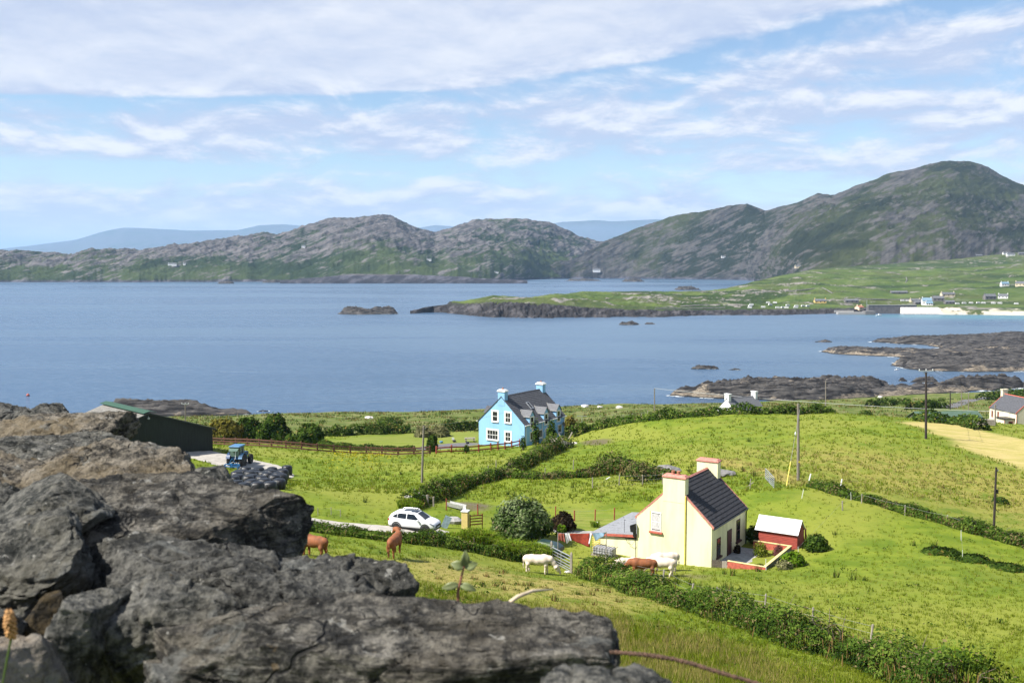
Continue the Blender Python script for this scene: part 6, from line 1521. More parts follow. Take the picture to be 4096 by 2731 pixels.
def shrub(name, label, base, rx, ry, hh, n, size, mat, dead=0.03, cat='shrub', lumps=5, bottom=0.05, light_top=0.0, group=None, stems=5, seed=0, elong=1.5, shell=0.72):
    """stems with a lumpy crown of single leaves"""
    rr = np.random.default_rng(seed+int(abs(base.x*13+base.y*7))); t_ = thing(name, label, cat, base, 0.0, group)
    b = MB()
    for i in range(stems):
        a = rr.uniform(0, 6.28); k_ = rr.uniform(0.2, 0.7); b.tube([(0.1*math.cos(a), 0.1*math.sin(a), -0.2), (k_*rx*0.4*math.cos(a), k_*ry*0.4*math.sin(a), hh*0.35), (k_*rx*math.cos(a), k_*ry*math.sin(a), hh*rr.uniform(0.6, 0.8))], [0.03*hh, 0.02*hh, 0.008*hh], 5)
    b.build('stem', m_bark, t_)
    d = rr.normal(size=(n, 3)); d /= np.linalg.norm(d, axis=1, keepdims=True)
    d[:, 2] = np.abs(d[:, 2])*1.0 - bottom*(rr.random(n) < 0.45)*2
    nz = fbm(d*1.7 + seed, 3, seed=seed)
    r_ = (shell + (1-shell)*rr.random(n)**0.6)*(1 + 0.42*nz + 0.16*pnoise(d*5.5+seed, seed))
    C = np.stack([d[:, 0]*rx*r_, d[:, 1]*ry*r_, hh*0.12 + (d[:, 2]*0.88+0.06)*hh*r_], -1)
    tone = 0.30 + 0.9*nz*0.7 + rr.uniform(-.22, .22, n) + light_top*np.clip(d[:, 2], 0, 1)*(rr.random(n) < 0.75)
    foliage('crown', mat, C, size, tone, rr.random(n) < dead, t_, N=d, elong=elong)
    return t_
def hedge(name, label, pts, wid, hh, per_m, size, mat, dead=0.08, twigs=True, seed=0, ymin=20, jag=0.75, blades_n=0, cat='hedge', group=None):
    P = [G(q[0], q[1], ymin) for q in pts]; rr = np.random.default_rng(seed); o0 = P[0]; t_ = thing(name, label, cat, o0, 0.0, group)
    d = np.cumsum([0] + [(P[i+1]-P[i]).to_2d().length for i in range(len(P)-1)]); L = d[-1]; n = int(L*per_m)
    s = rr.uniform(0, L, n); x = np.interp(s, d, [q.x for q in P]); y = np.interp(s, d, [q.y for q in P])
    tx = np.interp(s+.5, d, [q.x for q in P]) - np.interp(s-.5, d, [q.x for q in P]); ty = np.interp(s+.5, d, [q.y for q in P]) - np.interp(s-.5, d, [q.y for q in P]); l_ = np.hypot(tx, ty)+1e-9
    nx, ny = -ty/l_, tx/l_
    wv = np.interp(s, d, wid if isinstance(wid, (list, tuple)) else [wid]*len(P)); hv = np.interp(s, d, hh if isinstance(hh, (list, tuple)) else [hh]*len(P))
    a = rr.uniform(-0.15, math.pi+0.15, n); nz = fbm(np.stack([s/1.5, np.cos(a)*1.3, np.sin(a)*1.3+seed], -1), 4, 0.6, seed=seed)
    big = fbm(v3(s/4.5, s*0, seed), 2, seed=seed+2)
    r_ = (0.62 + 0.38*rr.random(n)**0.5)*(1 + jag*nz + 0.8*big)
    off = np.cos(a)*wv/2*r_; up = np.clip(np.sin(a), -0.05, 1)*hv*r_*(1+0.35*big)
    X, Y = x + nx*off, y + ny*off; Z = hz_(X, Y) + up
    C = np.stack([X-o0.x, Y-o0.y, Z-o0.z], -1); N = np.stack([nx*np.cos(a), ny*np.cos(a), np.sin(a)], -1)
    tone = 0.36 + 1.1*nz + rr.uniform(-.25, .25, n); dd_ = (rr.random(n) < dead*(1+3*np.clip(fbm(v3(s/2.2, s*0, seed+9), 3, seed=seed+5)*2, -.9, 2)))
    foliage('foliage', mat, C, size, tone, dd_, t_, N=N)
    if blades_n:
        k_ = rr.integers(0, n, int(L*blades_n)); Pb = np.stack([X[k_]-o0.x, Y[k_]-o0.y, hz_(X[k_], Y[k_])-o0.z + up[k_]*0.4], -1)
        blades('grass_in_hedge', m_rush, Pb, hv[k_]*rr.uniform(0.35, 0.7, len(k_)), size*0.35, 0.45, rr.random(len(k_)), rr.random(len(k_)) < 0.35, t_, arch=0.2)
    if twigs:
        b = MB()
        for i in range(int(L*1.6)):
            k_ = rr.integers(0, n); a_ = rr.uniform(0, 6.28); q = Vector((x[k_]-o0.x, y[k_]-o0.y, h(x[k_], y[k_])-o0.z)); L2 = hv[k_]*rr.uniform(0.7, 1.25); dv = Vector((math.cos(a_), math.sin(a_), 0))*L2*0.45
            b.tube([q, q+Vector((0, 0, L2*0.8))+dv*0.5, q+Vector((0, 0, L2*rr.uniform(0.75, 1.1)))+dv*1.3], [0.025, 0.018, 0.008], 4)
        b.build('stems', m_bark, t_)['kind'] = 'stuff'
    return t_
hedge('bramble_hedge', 'overgrown bramble hedge crossing the lower right field from the cow gate', [(2350,2306),(2430,2320),(2560,2362),(2700,2410),(2850,2450),(3000,2500),(3150,2560),(3350,2620),(3600,2710),(3900,2820)], [2.6,3.0,3.0,2.8,3.0,3.2,3.4,3.6,3.8,3.8], [1.45,1.45,0.95,0.95,1.25,1.5,1.55,1.65,1.7,1.8], 620, 0.13, m_bramble, 0.06, seed=11, blades_n=40)
hedge('track_hedge', 'bushy hedge between the gravel track and the cow pasture', [(1160,2110),(1330,2132),(1480,2150),(1620,2168),(1760,2180),(1900,2205),(2050,2235),(2150,2252)], [1.8,1.8,2.0,2.2,2.4,2.2,2.2,2.0], [0.8,0.75,0.8,0.85,0.95,0.95,1.2,1.1], 560, 0.13, m_bramble, 0.05, seed=12, blades_n=50)
hedge('bank_hedge', 'dark hedge bank climbing from the old gateway to the blue house', [(1640,2025),(1750,1985),(1880,1940),(2000,1910),(2090,1872),(2180,1822),(2262,1788)], [2.6,2.6,2.4,2.2,2.6,2.8,2.6], [1.5,1.4,1.3,1.2,1.5,1.8,1.6], 330, 0.19, m_bramble, 0.08, seed=13, blades_n=30)
hedge('far_hedge', 'long dark hedge along the top of the field behind the cottage', [(2272,1752),(2330,1728),(2450,1704),(2650,1676),(2850,1660),(3050,1653),(3250,1653),(3470,1660)], 2.6, [1.6,1.6,1.5,1.3,1.1,1.2,1.3,1.2], 150, 0.30, m_bramble, 0.08, seed=14, twigs=False)
hedge('rushy_bank', 'dark rushy bank with brambles along the back of the paddock', [(1985,1905),(2150,1912),(2300,1908),(2400,1895),(2480,1880),(2560,1900),(2690,1910)], [2.0,2.0,2.2,3.4,3.4,3.6,2.4], [0.7,0.8,0.8,1.3,1.6,1.3,0.8], 330, 0.18, m_bramble, 0.28, seed=15, blades_n=110)
hedge('field_hedge', 'straight dark hedge running down to the right between two fields', [(3250,1945),(3400,1990),(3550,2026),(3750,2085),(3900,2128),(4096,2182),(4350,2250)], 1.7, [0.7,0.85,0.9,0.95,1.1,1.1,1.1], 420, 0.16, m_bramble, 0.10, seed=16, blades_n=60)
hedge('lawn_hedge', 'low clipped hedge behind the long brown rail fence', [(850,1770),(1000,1767),(1200,1776),(1330,1790),(1500,1802),(1660,1806)], 1.2, 0.95, 200, 0.22, m_esc, 0.03, seed=17, twigs=False, jag=0.3)
hedge('border_plants', 'row of leafy border shrubs at the back of the lawn', [(1300,1745),(1420,1738),(1530,1735),(1640,1730)], 3.0, [1.6,2.0,2.2,1.9], 170, 0.32, m_esc, 0.03, seed=18, twigs=False)
hedge('house_hedge', 'dark hedge left of the blue house behind the picnic table', [(1780,1725),(1850,1722),(1915,1718)], 2.4, 2.2, 170, 0.32, m_esc, 0.03, seed=19, twigs=False)
hedge('shed_hedge', 'bright bushy hedge in front of the green roofed shed', [(3650,1682),(3750,1690),(3850,1700),(3930,1722)], 2.6, [1.2,1.6,2.0,1.6], 170, 0.32, m_esc, 0.05, seed=20, twigs=False)
for i, (lb, pts) in enumerate((('dark clipped hedge beyond the road near the right edge', [(3920,1600),(4000,1596),(4100,1592)]), ('upper dark hedge beyond the road at the right edge', [(3965,1588),(4030,1583),(4100,1578)]), ('bright scrub on the inner bend of the shore road', [(3640,1640),(3700,1632),(3770,1632)]), ('dark scrub patch on the shore field left of the road', [(3480,1625),(3560,1620),(3640,1618)]))):
    hedge('shore_hedge', lb, pts, 4.0, 2.2, 70, 0.55, m_esc, 0.04, seed=30+i, twigs=False, ymin=230, group='hedges by the shore road')

def gshrub(name, label, px, py_base, py_top, wpx, n, size, mat, **kw):
    ym = kw.pop('ymin', 20); q = G(px, py_base, ym); rx = wpx*q.y/F_PX/2; hh = at(px, py_top, q.y).z - q.z
    return shrub(name, label, q, rx, rx*kw.pop('dr', 0.85), hh, n, size, mat, **kw)
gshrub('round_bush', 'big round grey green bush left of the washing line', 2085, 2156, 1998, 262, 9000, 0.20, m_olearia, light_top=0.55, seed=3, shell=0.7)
gshrub('bronze_bush', 'low dark bronze bush beside the garden path', 2252, 2118, 2052, 92, 1500, 0.22, m_dkbush, seed=4, elong=2.6)
gshrub('small_green_shrub', 'small bright green shrub at the path behind the washing', 2246, 2146, 2098, 44, 600, 0.16, m_fern, seed=5)
gshrub('golden_hedge_tree', 'golden tall hedge shrub next to the barn', 905, 1768, 1676, 150, 2600, 0.36, m_gold, seed=6, dr=0.5, shell=0.8)
gshrub('dark_hedge_tree', 'dark green hedge shrub right of the golden one', 995, 1768, 1674, 150, 2800, 0.36, m_esc, seed=7, dr=0.5, shell=0.8)
gshrub('round_tree', 'round dark shrub standing between hedge shrub and white driftwood bush', 1097, 1772, 1664, 135, 3000, 0.36, m_esc, seed=8, shell=0.8)
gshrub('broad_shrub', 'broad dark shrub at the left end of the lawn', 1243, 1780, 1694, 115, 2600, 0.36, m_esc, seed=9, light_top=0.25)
gshrub('low_shrub', 'low shrub between the round tree and the broad shrub', 1168, 1775, 1738, 70, 900, 0.34, m_esc, seed=10)
gshrub('hawthorn_bush', 'bare pale twiggy bush left of the broad shrub', 1200, 1772, 1722, 40, 350, 0.22, m_pampas, seed=11)
gshrub('pampas_clump', 'pale pampas clump left of the leaning pole top', 1692, 1748, 1708, 60, 900, 0.42, m_pampas, seed=12, elong=4)
gshrub('pampas_tuft', 'pale pampas clump right of the leaning pole top', 1762, 1746, 1708, 66, 900, 0.42, m_pampas, seed=13, elong=4)
gshrub('conifer', 'small dark conifer by the rail fence behind the leaning pole', 1728, 1806, 1742, 46, 1500, 0.26, m_esc, seed=14, elong=2.5)
gshrub('gorse_bush', 'golden bush behind the blue house', 2282, 1722, 1668, 56, 1100, 0.36, m_gold, seed=15)
gshrub('windswept_tree', 'small windswept tree left of the blue house downpipe', 2143, 1788, 1708, 30, 420, 0.26, m_esc, seed=16, bottom=-0.2)
gshrub('windswept_shrub', 'leaning windswept shrub near the blue house satellite dish', 2206, 1770, 1708, 44, 700, 0.28, m_esc, seed=17, bottom=-0.2)
gshrub('corner_climber', 'thin climber at the corner of the blue house', 2092, 1800, 1745, 26, 260, 0.22, m_esc, seed=18)
gshrub('fence_shrub', 'small twiggy shrub on the red fence left of the blue house', 1866, 1812, 1780, 24, 260, 0.2, m_esc, seed=19)
for i, (lb, x, y, r_, hh, mt) in enumerate((('rounded lime green shrub in the cottage yard', 2.45, 4.9, 0.62, 1.25, m_limey), ('pink flowering shrub in the corner of the cottage yard', 3.75, 5.6, 0.5, 0.95, m_pink), ('small yellow shrub inside the front yard wall', 3.6, 1.1, 0.5, 0.6, m_limey), ('dark small plant against the cottage wall by the door', 0.45, 4.9, 0.3, 0.7, m_dkbush))):
    q = yl(YW/2+x, y, 0.0); shrub('yard_shrub', lb, q, r_, r_, hh, 900, 0.10, mt, seed=40+i, stems=3, group='shrubs in the cottage yard')
gshrub('dock_clump', 'leafy weeds in the shadow right of the red posts', 3262, 2200, 2140, 100, 1000, 0.22, m_esc, seed=50)
gshrub('weed_clump', 'bright weeds along the outside of the yard side wall', 3170, 2262, 2212, 110, 1100, 0.18, m_fern, seed=51)
gshrub('grey_shrub', 'small grey shrub at the outer corner of the yard wall', 3135, 2275, 2240, 70, 500, 0.12, m_pampas, seed=52)
gshrub('nettle_patch', 'leafy patch between cottage and red shed', 3015, 2170, 2105, 60, 800, 0.2, m_esc, seed=53)
for i, (px, py, w_, hp, lb) in enumerate(((3760,2210,150,16,'dark leafy weed clump in the right field, left of three'),(3890,2240,170,15,'dark leafy weed clump in the right field, middle of three'),(4030,2275,160,16,'dark leafy weed clump in the right field, right of three'),(2440,1880,130,66,'bramble mound topped by a brown dead clump behind the sagging fence'),(2565,1920,140,60,'second bramble mound with dead brown stems behind the sagging fence'),(1560,1700,120,32,'dark flat bush in the field left of the blue house'),(4000,2010,60,20,'low weed clump under the dark pole'))):
    gshrub('weed_mound', lb, px, py, py-hp, w_, 700, 0.22 if py > 1850 else 0.34, m_bramble if i in (3, 4) else m_esc, dead=0.30 if i in (3, 4) else 0.05, seed=60+i, group='weed mounds in the fields', ymin=150 if py < 1750 else 20)
# tall bright montbretia clumps
def clump(label, px, py, wpx, hh, n, mat, name='montbretia_clump', dead=0.08, wd=0.05, lean=0.7, group='bright leafy clumps along the garden hedge', arch=0.25, depth=1.2):
    q = G(px, py); r_ = wpx*q.y/F_PX/2; a = NR.uniform(0, 6.28, n); rr = np.sqrt(NR.random(n)); x = np.cos(a)*rr*r_; y = np.sin(a)*rr*min(r_, depth)
    P = np.stack([x, y, hz_(q.x+x, q.y+y)-q.z-0.03], -1); t_ = thing(name, label, 'plant', q, 0.0, group)
    hv = hh*(1-0.35*rr)*NR.uniform(0.7, 1.15, n); blades('leaf_blades', mat, P, hv, wd, lean, 0.45+0.35*NR.normal(size=n)*0.7+0.2*(hv/hh), NR.random(n) < dead, t_, arch=arch)
    b = MB(); b.lathe([(0.02, -0.1), (min(r_, depth)*0.35, 0.0), (min(r_, depth)*0.25, 0.12), (0.02, 0.18)], 8); b.build('root_crown', m_bark, t_); return t_
for lb, px, py, w_, hh, n in (('bright yellow green clump just right of the gate pillar', 1925, 2180, 150, 1.8, 2600), ('bright clump under the round bush', 2060, 2232, 150, 1.9, 2600), ('bright clump left of the steel gate and the washing', 2140, 2246, 120, 2.0, 2600), ('bright clump at the nose of the white car', 1822, 2158, 90, 0.9, 900), ('bright clump above the parked car by the stones', 1640, 2030, 100, 1.2, 900), ('bright clump in the hedge below the blue house', 2120, 1850, 60, 1.1, 500), ('bright green grass clump at the bottom right hedge end', 3830, 2660, 260, 1.1, 1500)):
    clump(lb, px, py, w_, hh, n, m_fern)
clump('spiky cordyline plant on the garden lawn', 2380, 2106, 34, 0.9, 60, m_fern, 'spiky_plant', 0.1, 0.07, 1.3, 'spiky plants', 0.35)
# ------------------------------------------------------------------ rushes, weeds and grass of the fields
def scatter(n, ymin, ymax, spread=0.58):
    u = NR.random(n); Y = 1/np.sqrt(u*(1/ymin**2 - 1/ymax**2) + 1/ymax**2); X = NR.uniform(-spread, spread, n)*(Y+4); return X, Y
def region_w(x, y):
    sm = fbm(v3(x/5, y/5), 3, seed=21)*3.0
    f = lambda poly, w: sstep(np.where(in_poly(x, y, poly), 1, -1)*poly_dist(x, y, poly)+sm, -w, w)
    return f
# coarse grass tufts: every tuft a bunch of blades
def tufts(name, label, n_t, per, ymin, ymax, hh, wd, mat, dens=None, tone0=0.5, dead0=0.05, rad=0.16, lean=0.6, spread=0.58, arch=0.0):
    X, Y = scatter(n_t, ymin, ymax, spread)
    if dens is not None: k_ = NR.random(len(X)) < dens(X, Y); X, Y = X[k_], Y[k_]
    m_ = len(X); f = region_w(X, Y)
    dry = np.clip(0.75*f(DRY, 9)*(fbm(v3(X/3, Y/3), 3, seed=8) > -0.15) + f(STRIP, 1.2) + 0.9*f(STUB, 2.5)*(fbm(v3(X/1.6, Y/1.6), 2, seed=18) > -0.08) + 0.8*f(ROUGH, 3)*(fbm(v3(X/2.5, Y/2.5), 2, seed=19) > -0.1), 0, 1)
    hs = hh*NR.uniform(0.6, 1.3, m_)*(1 - 0.5*f(STUB, 2.5))*(1 + 0.9*f(ROUGH, 3))
    tn = tone0 + 0.08 + 0.45*fbm(v3(X/9, Y/9), 3, seed=33) + 0.25*fbm(v3(X/1.8, Y/1.8), 2, seed=34)
    k_ = np.repeat(np.arange(m_), per); a = NR.uniform(0, 6.28, m_*per); r_ = rad*np.sqrt(NR.random(m_*per))
    x, y = X[k_]+np.cos(a)*r_, Y[k_]+np.sin(a)*r_
    bad = f_lawn(x, y) | block(x, y); x, y, k_ = x[~bad], y[~bad], k_[~bad]
    P = np.stack([x, y, hz_(x, y) + fbm(v3(x/1.1, y/1.1), 3, seed=9)*0.10 - 0.03], -1)
    o = blades(name, mat, P, hs[k_]*NR.uniform(0.6, 1.15, len(k_)), wd*(1+Y[k_]/110), lean, tn[k_]+NR.uniform(-.22, .22, len(k_)), np.clip((NR.random(len(k_)) < dry[k_]*0.85)*NR.uniform(0.5, 1, len(k_)) + (NR.random(len(k_)) < dead0), 0, 1), arch=arch)
    return tag(o, label, 'grass', kind='stuff')
_tracks = [[(G(*q).x, G(*q).y) for q in pts] for pts in ([(900,2050),(1050,2062),(1180,2078),(1350,2098),(1550,2118),(1700,2128),(1800,2120)], [(700,1800),(840,1825),(960,1850),(1040,1865),(1100,1890),(1120,1915)])]
def block(x, y):
    """no grass on tracks or in the yard"""
    m_ = (poly_dist(x, y, _tracks[0], False) < 1.7) | (poly_dist(x, y, _tracks[1], False) < 2.9)
    c, s = math.cos(-rzY), math.sin(-rzY); lx = c*(x-yo.x) - s*(y-yo.y); ly = s*(x-yo.x) + c*(y-yo.y)
    return m_ | ((lx > -YW/2-AW-.2) & (lx < YW/2+4.5) & (ly > -0.05) & (ly < YL+0.3))
def f_lawn(x, y): return in_poly(x, y, LAWN) | in_poly(x, y, MOWN) | in_poly(x, y, HAY)
tufts('pasture_grass', 'green pasture grass on the slope', 46000, 6, 34, 120, 0.22, 0.030, m_grass)
tufts('field_grass', 'grass of the farther fields', 16000, 4, 100, 185, 0.30, 0.07, m_grass, rad=0.3)
tufts('tall_grass', 'tall seeding grass at the foot of the wall', 9000, 8, 33, 56, 0.30, 0.030, m_grass, dens=lambda x, y: soft_poly(x, y, ROUGH, 3)*(0.25+0.9*(fbm(v3(x/2.2, y/2.2), 3, seed=55) > -0.05)), tone0=0.45, dead0=0.25, rad=0.2, lean=0.45)
rush_poly = gp([(2560,1850),(2750,1835),(2950,1860),(3080,1900),(3020,1925),(2850,1890),(2680,1900),(2560,1905)])
rn_ = lambda x, y: np.clip(soft_poly(x, y, rush_poly, 2.5) + 0.55*(fbm(v3(x/7, y/7), 3, seed=77) > 0.22)*(y > 62) + 0.6*soft_poly(x, y, STUB, 3)*(fbm(v3(x/2.4, y/2.4), 2, seed=78) > 0.12), 0, 1)*(1-soft_poly(x, y, DRY, 6)*0.8)
tufts('rushes', 'dark clumps of rushes in the fields', 3200, 20, 50, 150, 0.62, 0.035, m_rush, dens=rn_, tone0=0.45, dead0=0.10, rad=0.24, lean=0.55)
wd_ = lambda x, y: (fbm(v3(x/6, y/6), 3, seed=91) > 0.10)*0.9
X, Y = scatter(1200, 40, 130); k_ = (NR.random(len(X)) < wd_(X, Y)) & ~f_lawn(X, Y) & ~block(X, Y); X, Y = X[k_], Y[k_]
kk = np.repeat(np.arange(len(X)), 9); x, y = X[kk]+NR.normal(size=len(kk))*0.17, Y[kk]+NR.normal(size=len(kk))*0.17
tag(foliage('field_weeds', m_bramble, np.stack([x, y, hz_(x, y)+NR.uniform(0.04, 0.20, len(x))], -1), 0.12, 0.35+NR.uniform(-.3, .35, len(x)), NR.random(len(x)) < 0.04, N=np.tile([0, 0, 1.0], (len(x), 1)), bias=0.5), 'dark leafy weeds dotted over the fields', 'weeds', kind='stuff')
# moor tussocks and buttercups
X, Y = NR.uniform(-150, 190, 9000), NR.uniform(195, 385, 9000); k_ = (Y < edge_y(X)-8) & (fbm(v3(X/16, Y/16), 3, seed=95) > -0.05); X, Y = X[k_], Y[k_]
kk = np.repeat(np.arange(len(X)), 5); x, y = X[kk]+NR.normal(size=len(kk))*0.5, Y[kk]+NR.normal(size=len(kk))*0.5; tn = fbm(v3(x/12, y/12), 3, seed=96)
o = blades('moor_grass', m_rush, np.stack([x, y, hz_(x, y)-0.05], -1), NR.uniform(0.35, 0.8, len(x)), 0.28, 0.8, 0.72+tn*1.0+NR.uniform(-.2, .2, len(x)), np.clip((NR.random(len(x)) < 0.35+tn)*0.8, 0, 1)); tag(o, 'rough moor grass on the shore fields', 'grass', kind='stuff')
BUT = gp([(1280,1850),(1400,1815),(1600,1835),(1500,1870),(1350,1880)])
X, Y = NR.uniform(-60, 0, 30000), NR.uniform(110, 160, 30000); k_ = NR.random(len(X)) < soft_poly(X, Y, BUT, 3)*0.5; X, Y = X[k_], Y[k_]
m_butter = leaf_mat('buttercups', (0.5, 0.4, 0.01), (0.62, 0.5, 0.01), (0.7, 0.55, 0.02))
tag(foliage('buttercups', m_butter, np.stack([X, Y, hz_(X, Y)+NR.uniform(.25, .4, len(X))], -1), 0.10, NR.random(len(X)), X*0, N=np.tile([0, 0, 1.0], (len(X), 1))), 'yellow buttercups below the brown rail fence', 'flowers', kind='stuff')
# ------------------------------------------------------------------ foreground dry stone wall
def stone_mat(name, d, l, warm, wf=0.5, pale=0.0, seedv=0.0, band=0.0):
    m, nt, p = new_mat(name)
    oc = nt.node('ShaderNodeTexCoord').outputs['Object']; v = nt.mapping(oc, loc=(seedv, seedv*0.7, 0))
    n1 = nt.noise(v, 5.0, 6, 0.65); n2 = nt.noise(v, 19.0, 6, 0.7); n3 = nt.noise(v, 85.0, 5, 0.7); n4 = nt.noise(nt.mapping(v, rot=(0.2, 0.1, 0.3), scale=(1, 1.6, 7)), 14, 6, 0.65)
    c = nt.mix(nt.ss(nt.add(nt.mul(n2, 0.6), nt.mul(n3, 0.4)), 0.40, 0.62), d, l)
    c = nt.mix(nt.mul(nt.ss(n1, 0.47, 0.62), wf), c, warm)
    if band: c = nt.mix(nt.mul(nt.ss(n4, 0.47, 0.58), band), c, tuple(q*0.42 for q in d))
    c = nt.mix(nt.mul(nt.ss(nt.noise(v, 9.0, 4, 0.6, dist=0.5), 0.60, 0.66), 0.45), c, (0.20, 0.205, 0.19))      # pale lichen
    c = nt.mix(nt.mul(nt.ss(nt.noise(v, 30.0, 3, 0.6), 0.66, 0.69), 0.6), c, (0.38, 0.37, 0.33))
    c = nt.mix(nt.mul(nt.ss(nt.noise(nt.mapping(v, loc=(3, 1, 2)), 13.0, 4, 0.6), 0.70, 0.73), 0.35), c, (0.20, 0.13, 0.05))
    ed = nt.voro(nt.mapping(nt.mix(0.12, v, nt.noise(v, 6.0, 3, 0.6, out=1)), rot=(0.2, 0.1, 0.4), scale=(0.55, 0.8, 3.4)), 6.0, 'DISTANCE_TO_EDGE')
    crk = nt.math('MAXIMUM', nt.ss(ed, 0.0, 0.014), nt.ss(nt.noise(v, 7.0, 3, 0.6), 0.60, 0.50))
    c = nt.mix(nt.math('SUBTRACT', 1.0, crk), c, (0.008, 0.008, 0.008))  # shade of crevices painted into the colour along the crack lines
    if pale: c = nt.mix(pale, c, (0.50, 0.45, 0.38))
    nt.put(p.inputs['Base Color'], c); p.inputs['Roughness'].default_value = 0.9; p.inputs['Specular IOR Level'].default_value = 0.25
    hgt = nt.add(nt.add(nt.add(nt.mul(n2, 0.6), nt.mul(n3, 0.3)), nt.mul(crk, 0.35)), nt.mul(n4, 0.5 if band else 0.15))
    nt.l.new(nt.bump(hgt, 0.95, 0.045), p.inputs['Normal']); return m
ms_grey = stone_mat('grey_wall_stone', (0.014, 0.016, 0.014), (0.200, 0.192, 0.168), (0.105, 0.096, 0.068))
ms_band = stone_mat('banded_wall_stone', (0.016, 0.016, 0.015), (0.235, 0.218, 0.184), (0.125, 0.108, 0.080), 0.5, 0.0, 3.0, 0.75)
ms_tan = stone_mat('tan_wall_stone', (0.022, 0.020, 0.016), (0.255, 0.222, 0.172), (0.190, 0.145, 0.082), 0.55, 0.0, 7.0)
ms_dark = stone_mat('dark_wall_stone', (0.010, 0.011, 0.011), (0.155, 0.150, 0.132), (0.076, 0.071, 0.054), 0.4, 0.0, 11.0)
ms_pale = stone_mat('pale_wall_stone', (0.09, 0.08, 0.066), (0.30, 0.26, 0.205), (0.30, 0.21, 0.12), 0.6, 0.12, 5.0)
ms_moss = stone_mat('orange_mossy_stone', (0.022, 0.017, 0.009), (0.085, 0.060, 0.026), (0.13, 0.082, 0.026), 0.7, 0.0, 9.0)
wall = thing('stone_wall', 'weathered grey dry stone wall in the foreground at lower left', 'wall', (-0.9, 2.4, 58.3))
def cube_sphere(n):
    g = np.tan(np.linspace(-1, 1, n+1)*math.pi/4); A, B_ = np.meshgrid(g, g, indexing='ij'); o = np.ones_like(A)
    Ps = [np.stack(q, -1).reshape(-1, 3) for q in ((o, A, B_), (-o, B_, A), (B_, o, A), (A, -o, B_), (A, B_, o), (B_, A, -o))]
    f = grid_faces(n+1, n+1); V = np.concatenate(Ps); F_ = np.concatenate([f + i*(n+1)**2 for i in range(6)])
    key = np.round(V*1e5).astype(np.int64); _, idx, inv = np.unique(key, axis=0, return_index=True, return_inverse=True)
    return V[idx], inv.reshape(-1)[F_]
_CS = {}
def stone(cx, cyy, cz, a, b, c, rot, seed, mat, n=56, k=5.0, cuts=16, amp=1.0, strata=0.0, sdir=(0.15, 0.1, 1.0)):
    """rounded block cut by a few planes, broken by noise at several sizes; centre is relative to the camera"""
    if n not in _CS: _CS[n] = cube_sphere(n)
    V0, F_ = _CS[n]; rr = np.random.default_rng(seed)
    d = V0/ (np.sum(np.abs(V0)**k, axis=1, keepdims=True)**(1/k))
    for i in range(cuts):
        nv = rr.normal(size=3); nv[2] *= 0.7; nv /= np.linalg.norm(nv); off = rr.uniform(0.72, 0.98)*np.sum(np.abs(nv)); off = min(off, rr.uniform(0.74, 1.04))
        dt = d @ nv - off; d = d - np.clip(dt, 0, None)[:, None]*nv*0.96
    dims = np.array([a, b, c]); P = d*dims; dn = d/(np.linalg.norm(d, axis=1, keepdims=True)+1e-9); nr = dn/np.array([a, b, c])**0.6; nr /= np.linalg.norm(nr, axis=1, keepdims=True)
    s_ = min(1.0, (a*b*c)**(1/3)/0.15)
    q = P + seed*1.37
    w1 = np.stack([pnoise(q*7, seed+1), pnoise(q*7+31, seed+2), pnoise(q*7+57, seed+3)], -1)*0.04
    q = q + w1
    sv = np.array(sdir); sv = sv/np.linalg.norm(sv); t = q @ sv
    disp = fbm(q*5.0, 2, 0.5, seed=seed)*0.022 + (fbm(q*11, 4, 0.58, seed=seed+9, ridged=True)-0.25)*0.017 + fbm(q*52, 4, 0.68, seed=seed+19)*0.009
    # broken facets: nearest of scattered cell centres, each chip set in or out
    cc = rr.uniform(-1, 1, (26, 3))*dims*1.1; dist = ((P[:, None]-cc[None] + w1[:, None]*0.8)**2).sum(-1); near_i = dist.argmin(1); chip = rr.uniform(-1, 1, 26)[near_i]
    disp += chip*0.007
    crack = np.abs(fbm(q*8 + 4, 2, seed=seed+40)); disp -= 0.018*np.exp(-(crack/0.014)**2)
    # bedding planes: each layer stands in or out of its neighbours
    fr = 26 + 14*strata; li = t*fr + 0.9*pnoise(q*4.5, seed+6) + 0.35*pnoise(q*17, seed+8); ii = np.floor(li); ff = li-ii
    hsh = lambda k_: ((np.sin((k_+seed)*127.1)*43758.5453) % 1.0)*2-1
    lay = hsh(ii)*(1-sstep(ff, 0.82, 1.0)) + hsh(ii+1)*sstep(ff, 0.82, 1.0)
    side = 1-np.abs(nr @ sv)
    disp += (0.35+strata)*lay*0.024*(0.25+side) - (0.3+strata)*0.018*np.exp(-((ff-0.9)/0.06)**2)*side
    P = P + nr*(disp*amp*s_)[:, None]
    M_ = np.array(Matrix.Rotation(rot[2], 3, 'Z') @ Matrix.Rotation(rot[1], 3, 'Y') @ Matrix.Rotation(rot[0], 3, 'X'))
    P = P @ M_.T
    o = mesh_np('stone', P, F_, mat, wall); o.location = (cx+0.9, cyy-2.4, CAMZ+cz-58.3); return o
r_ = R
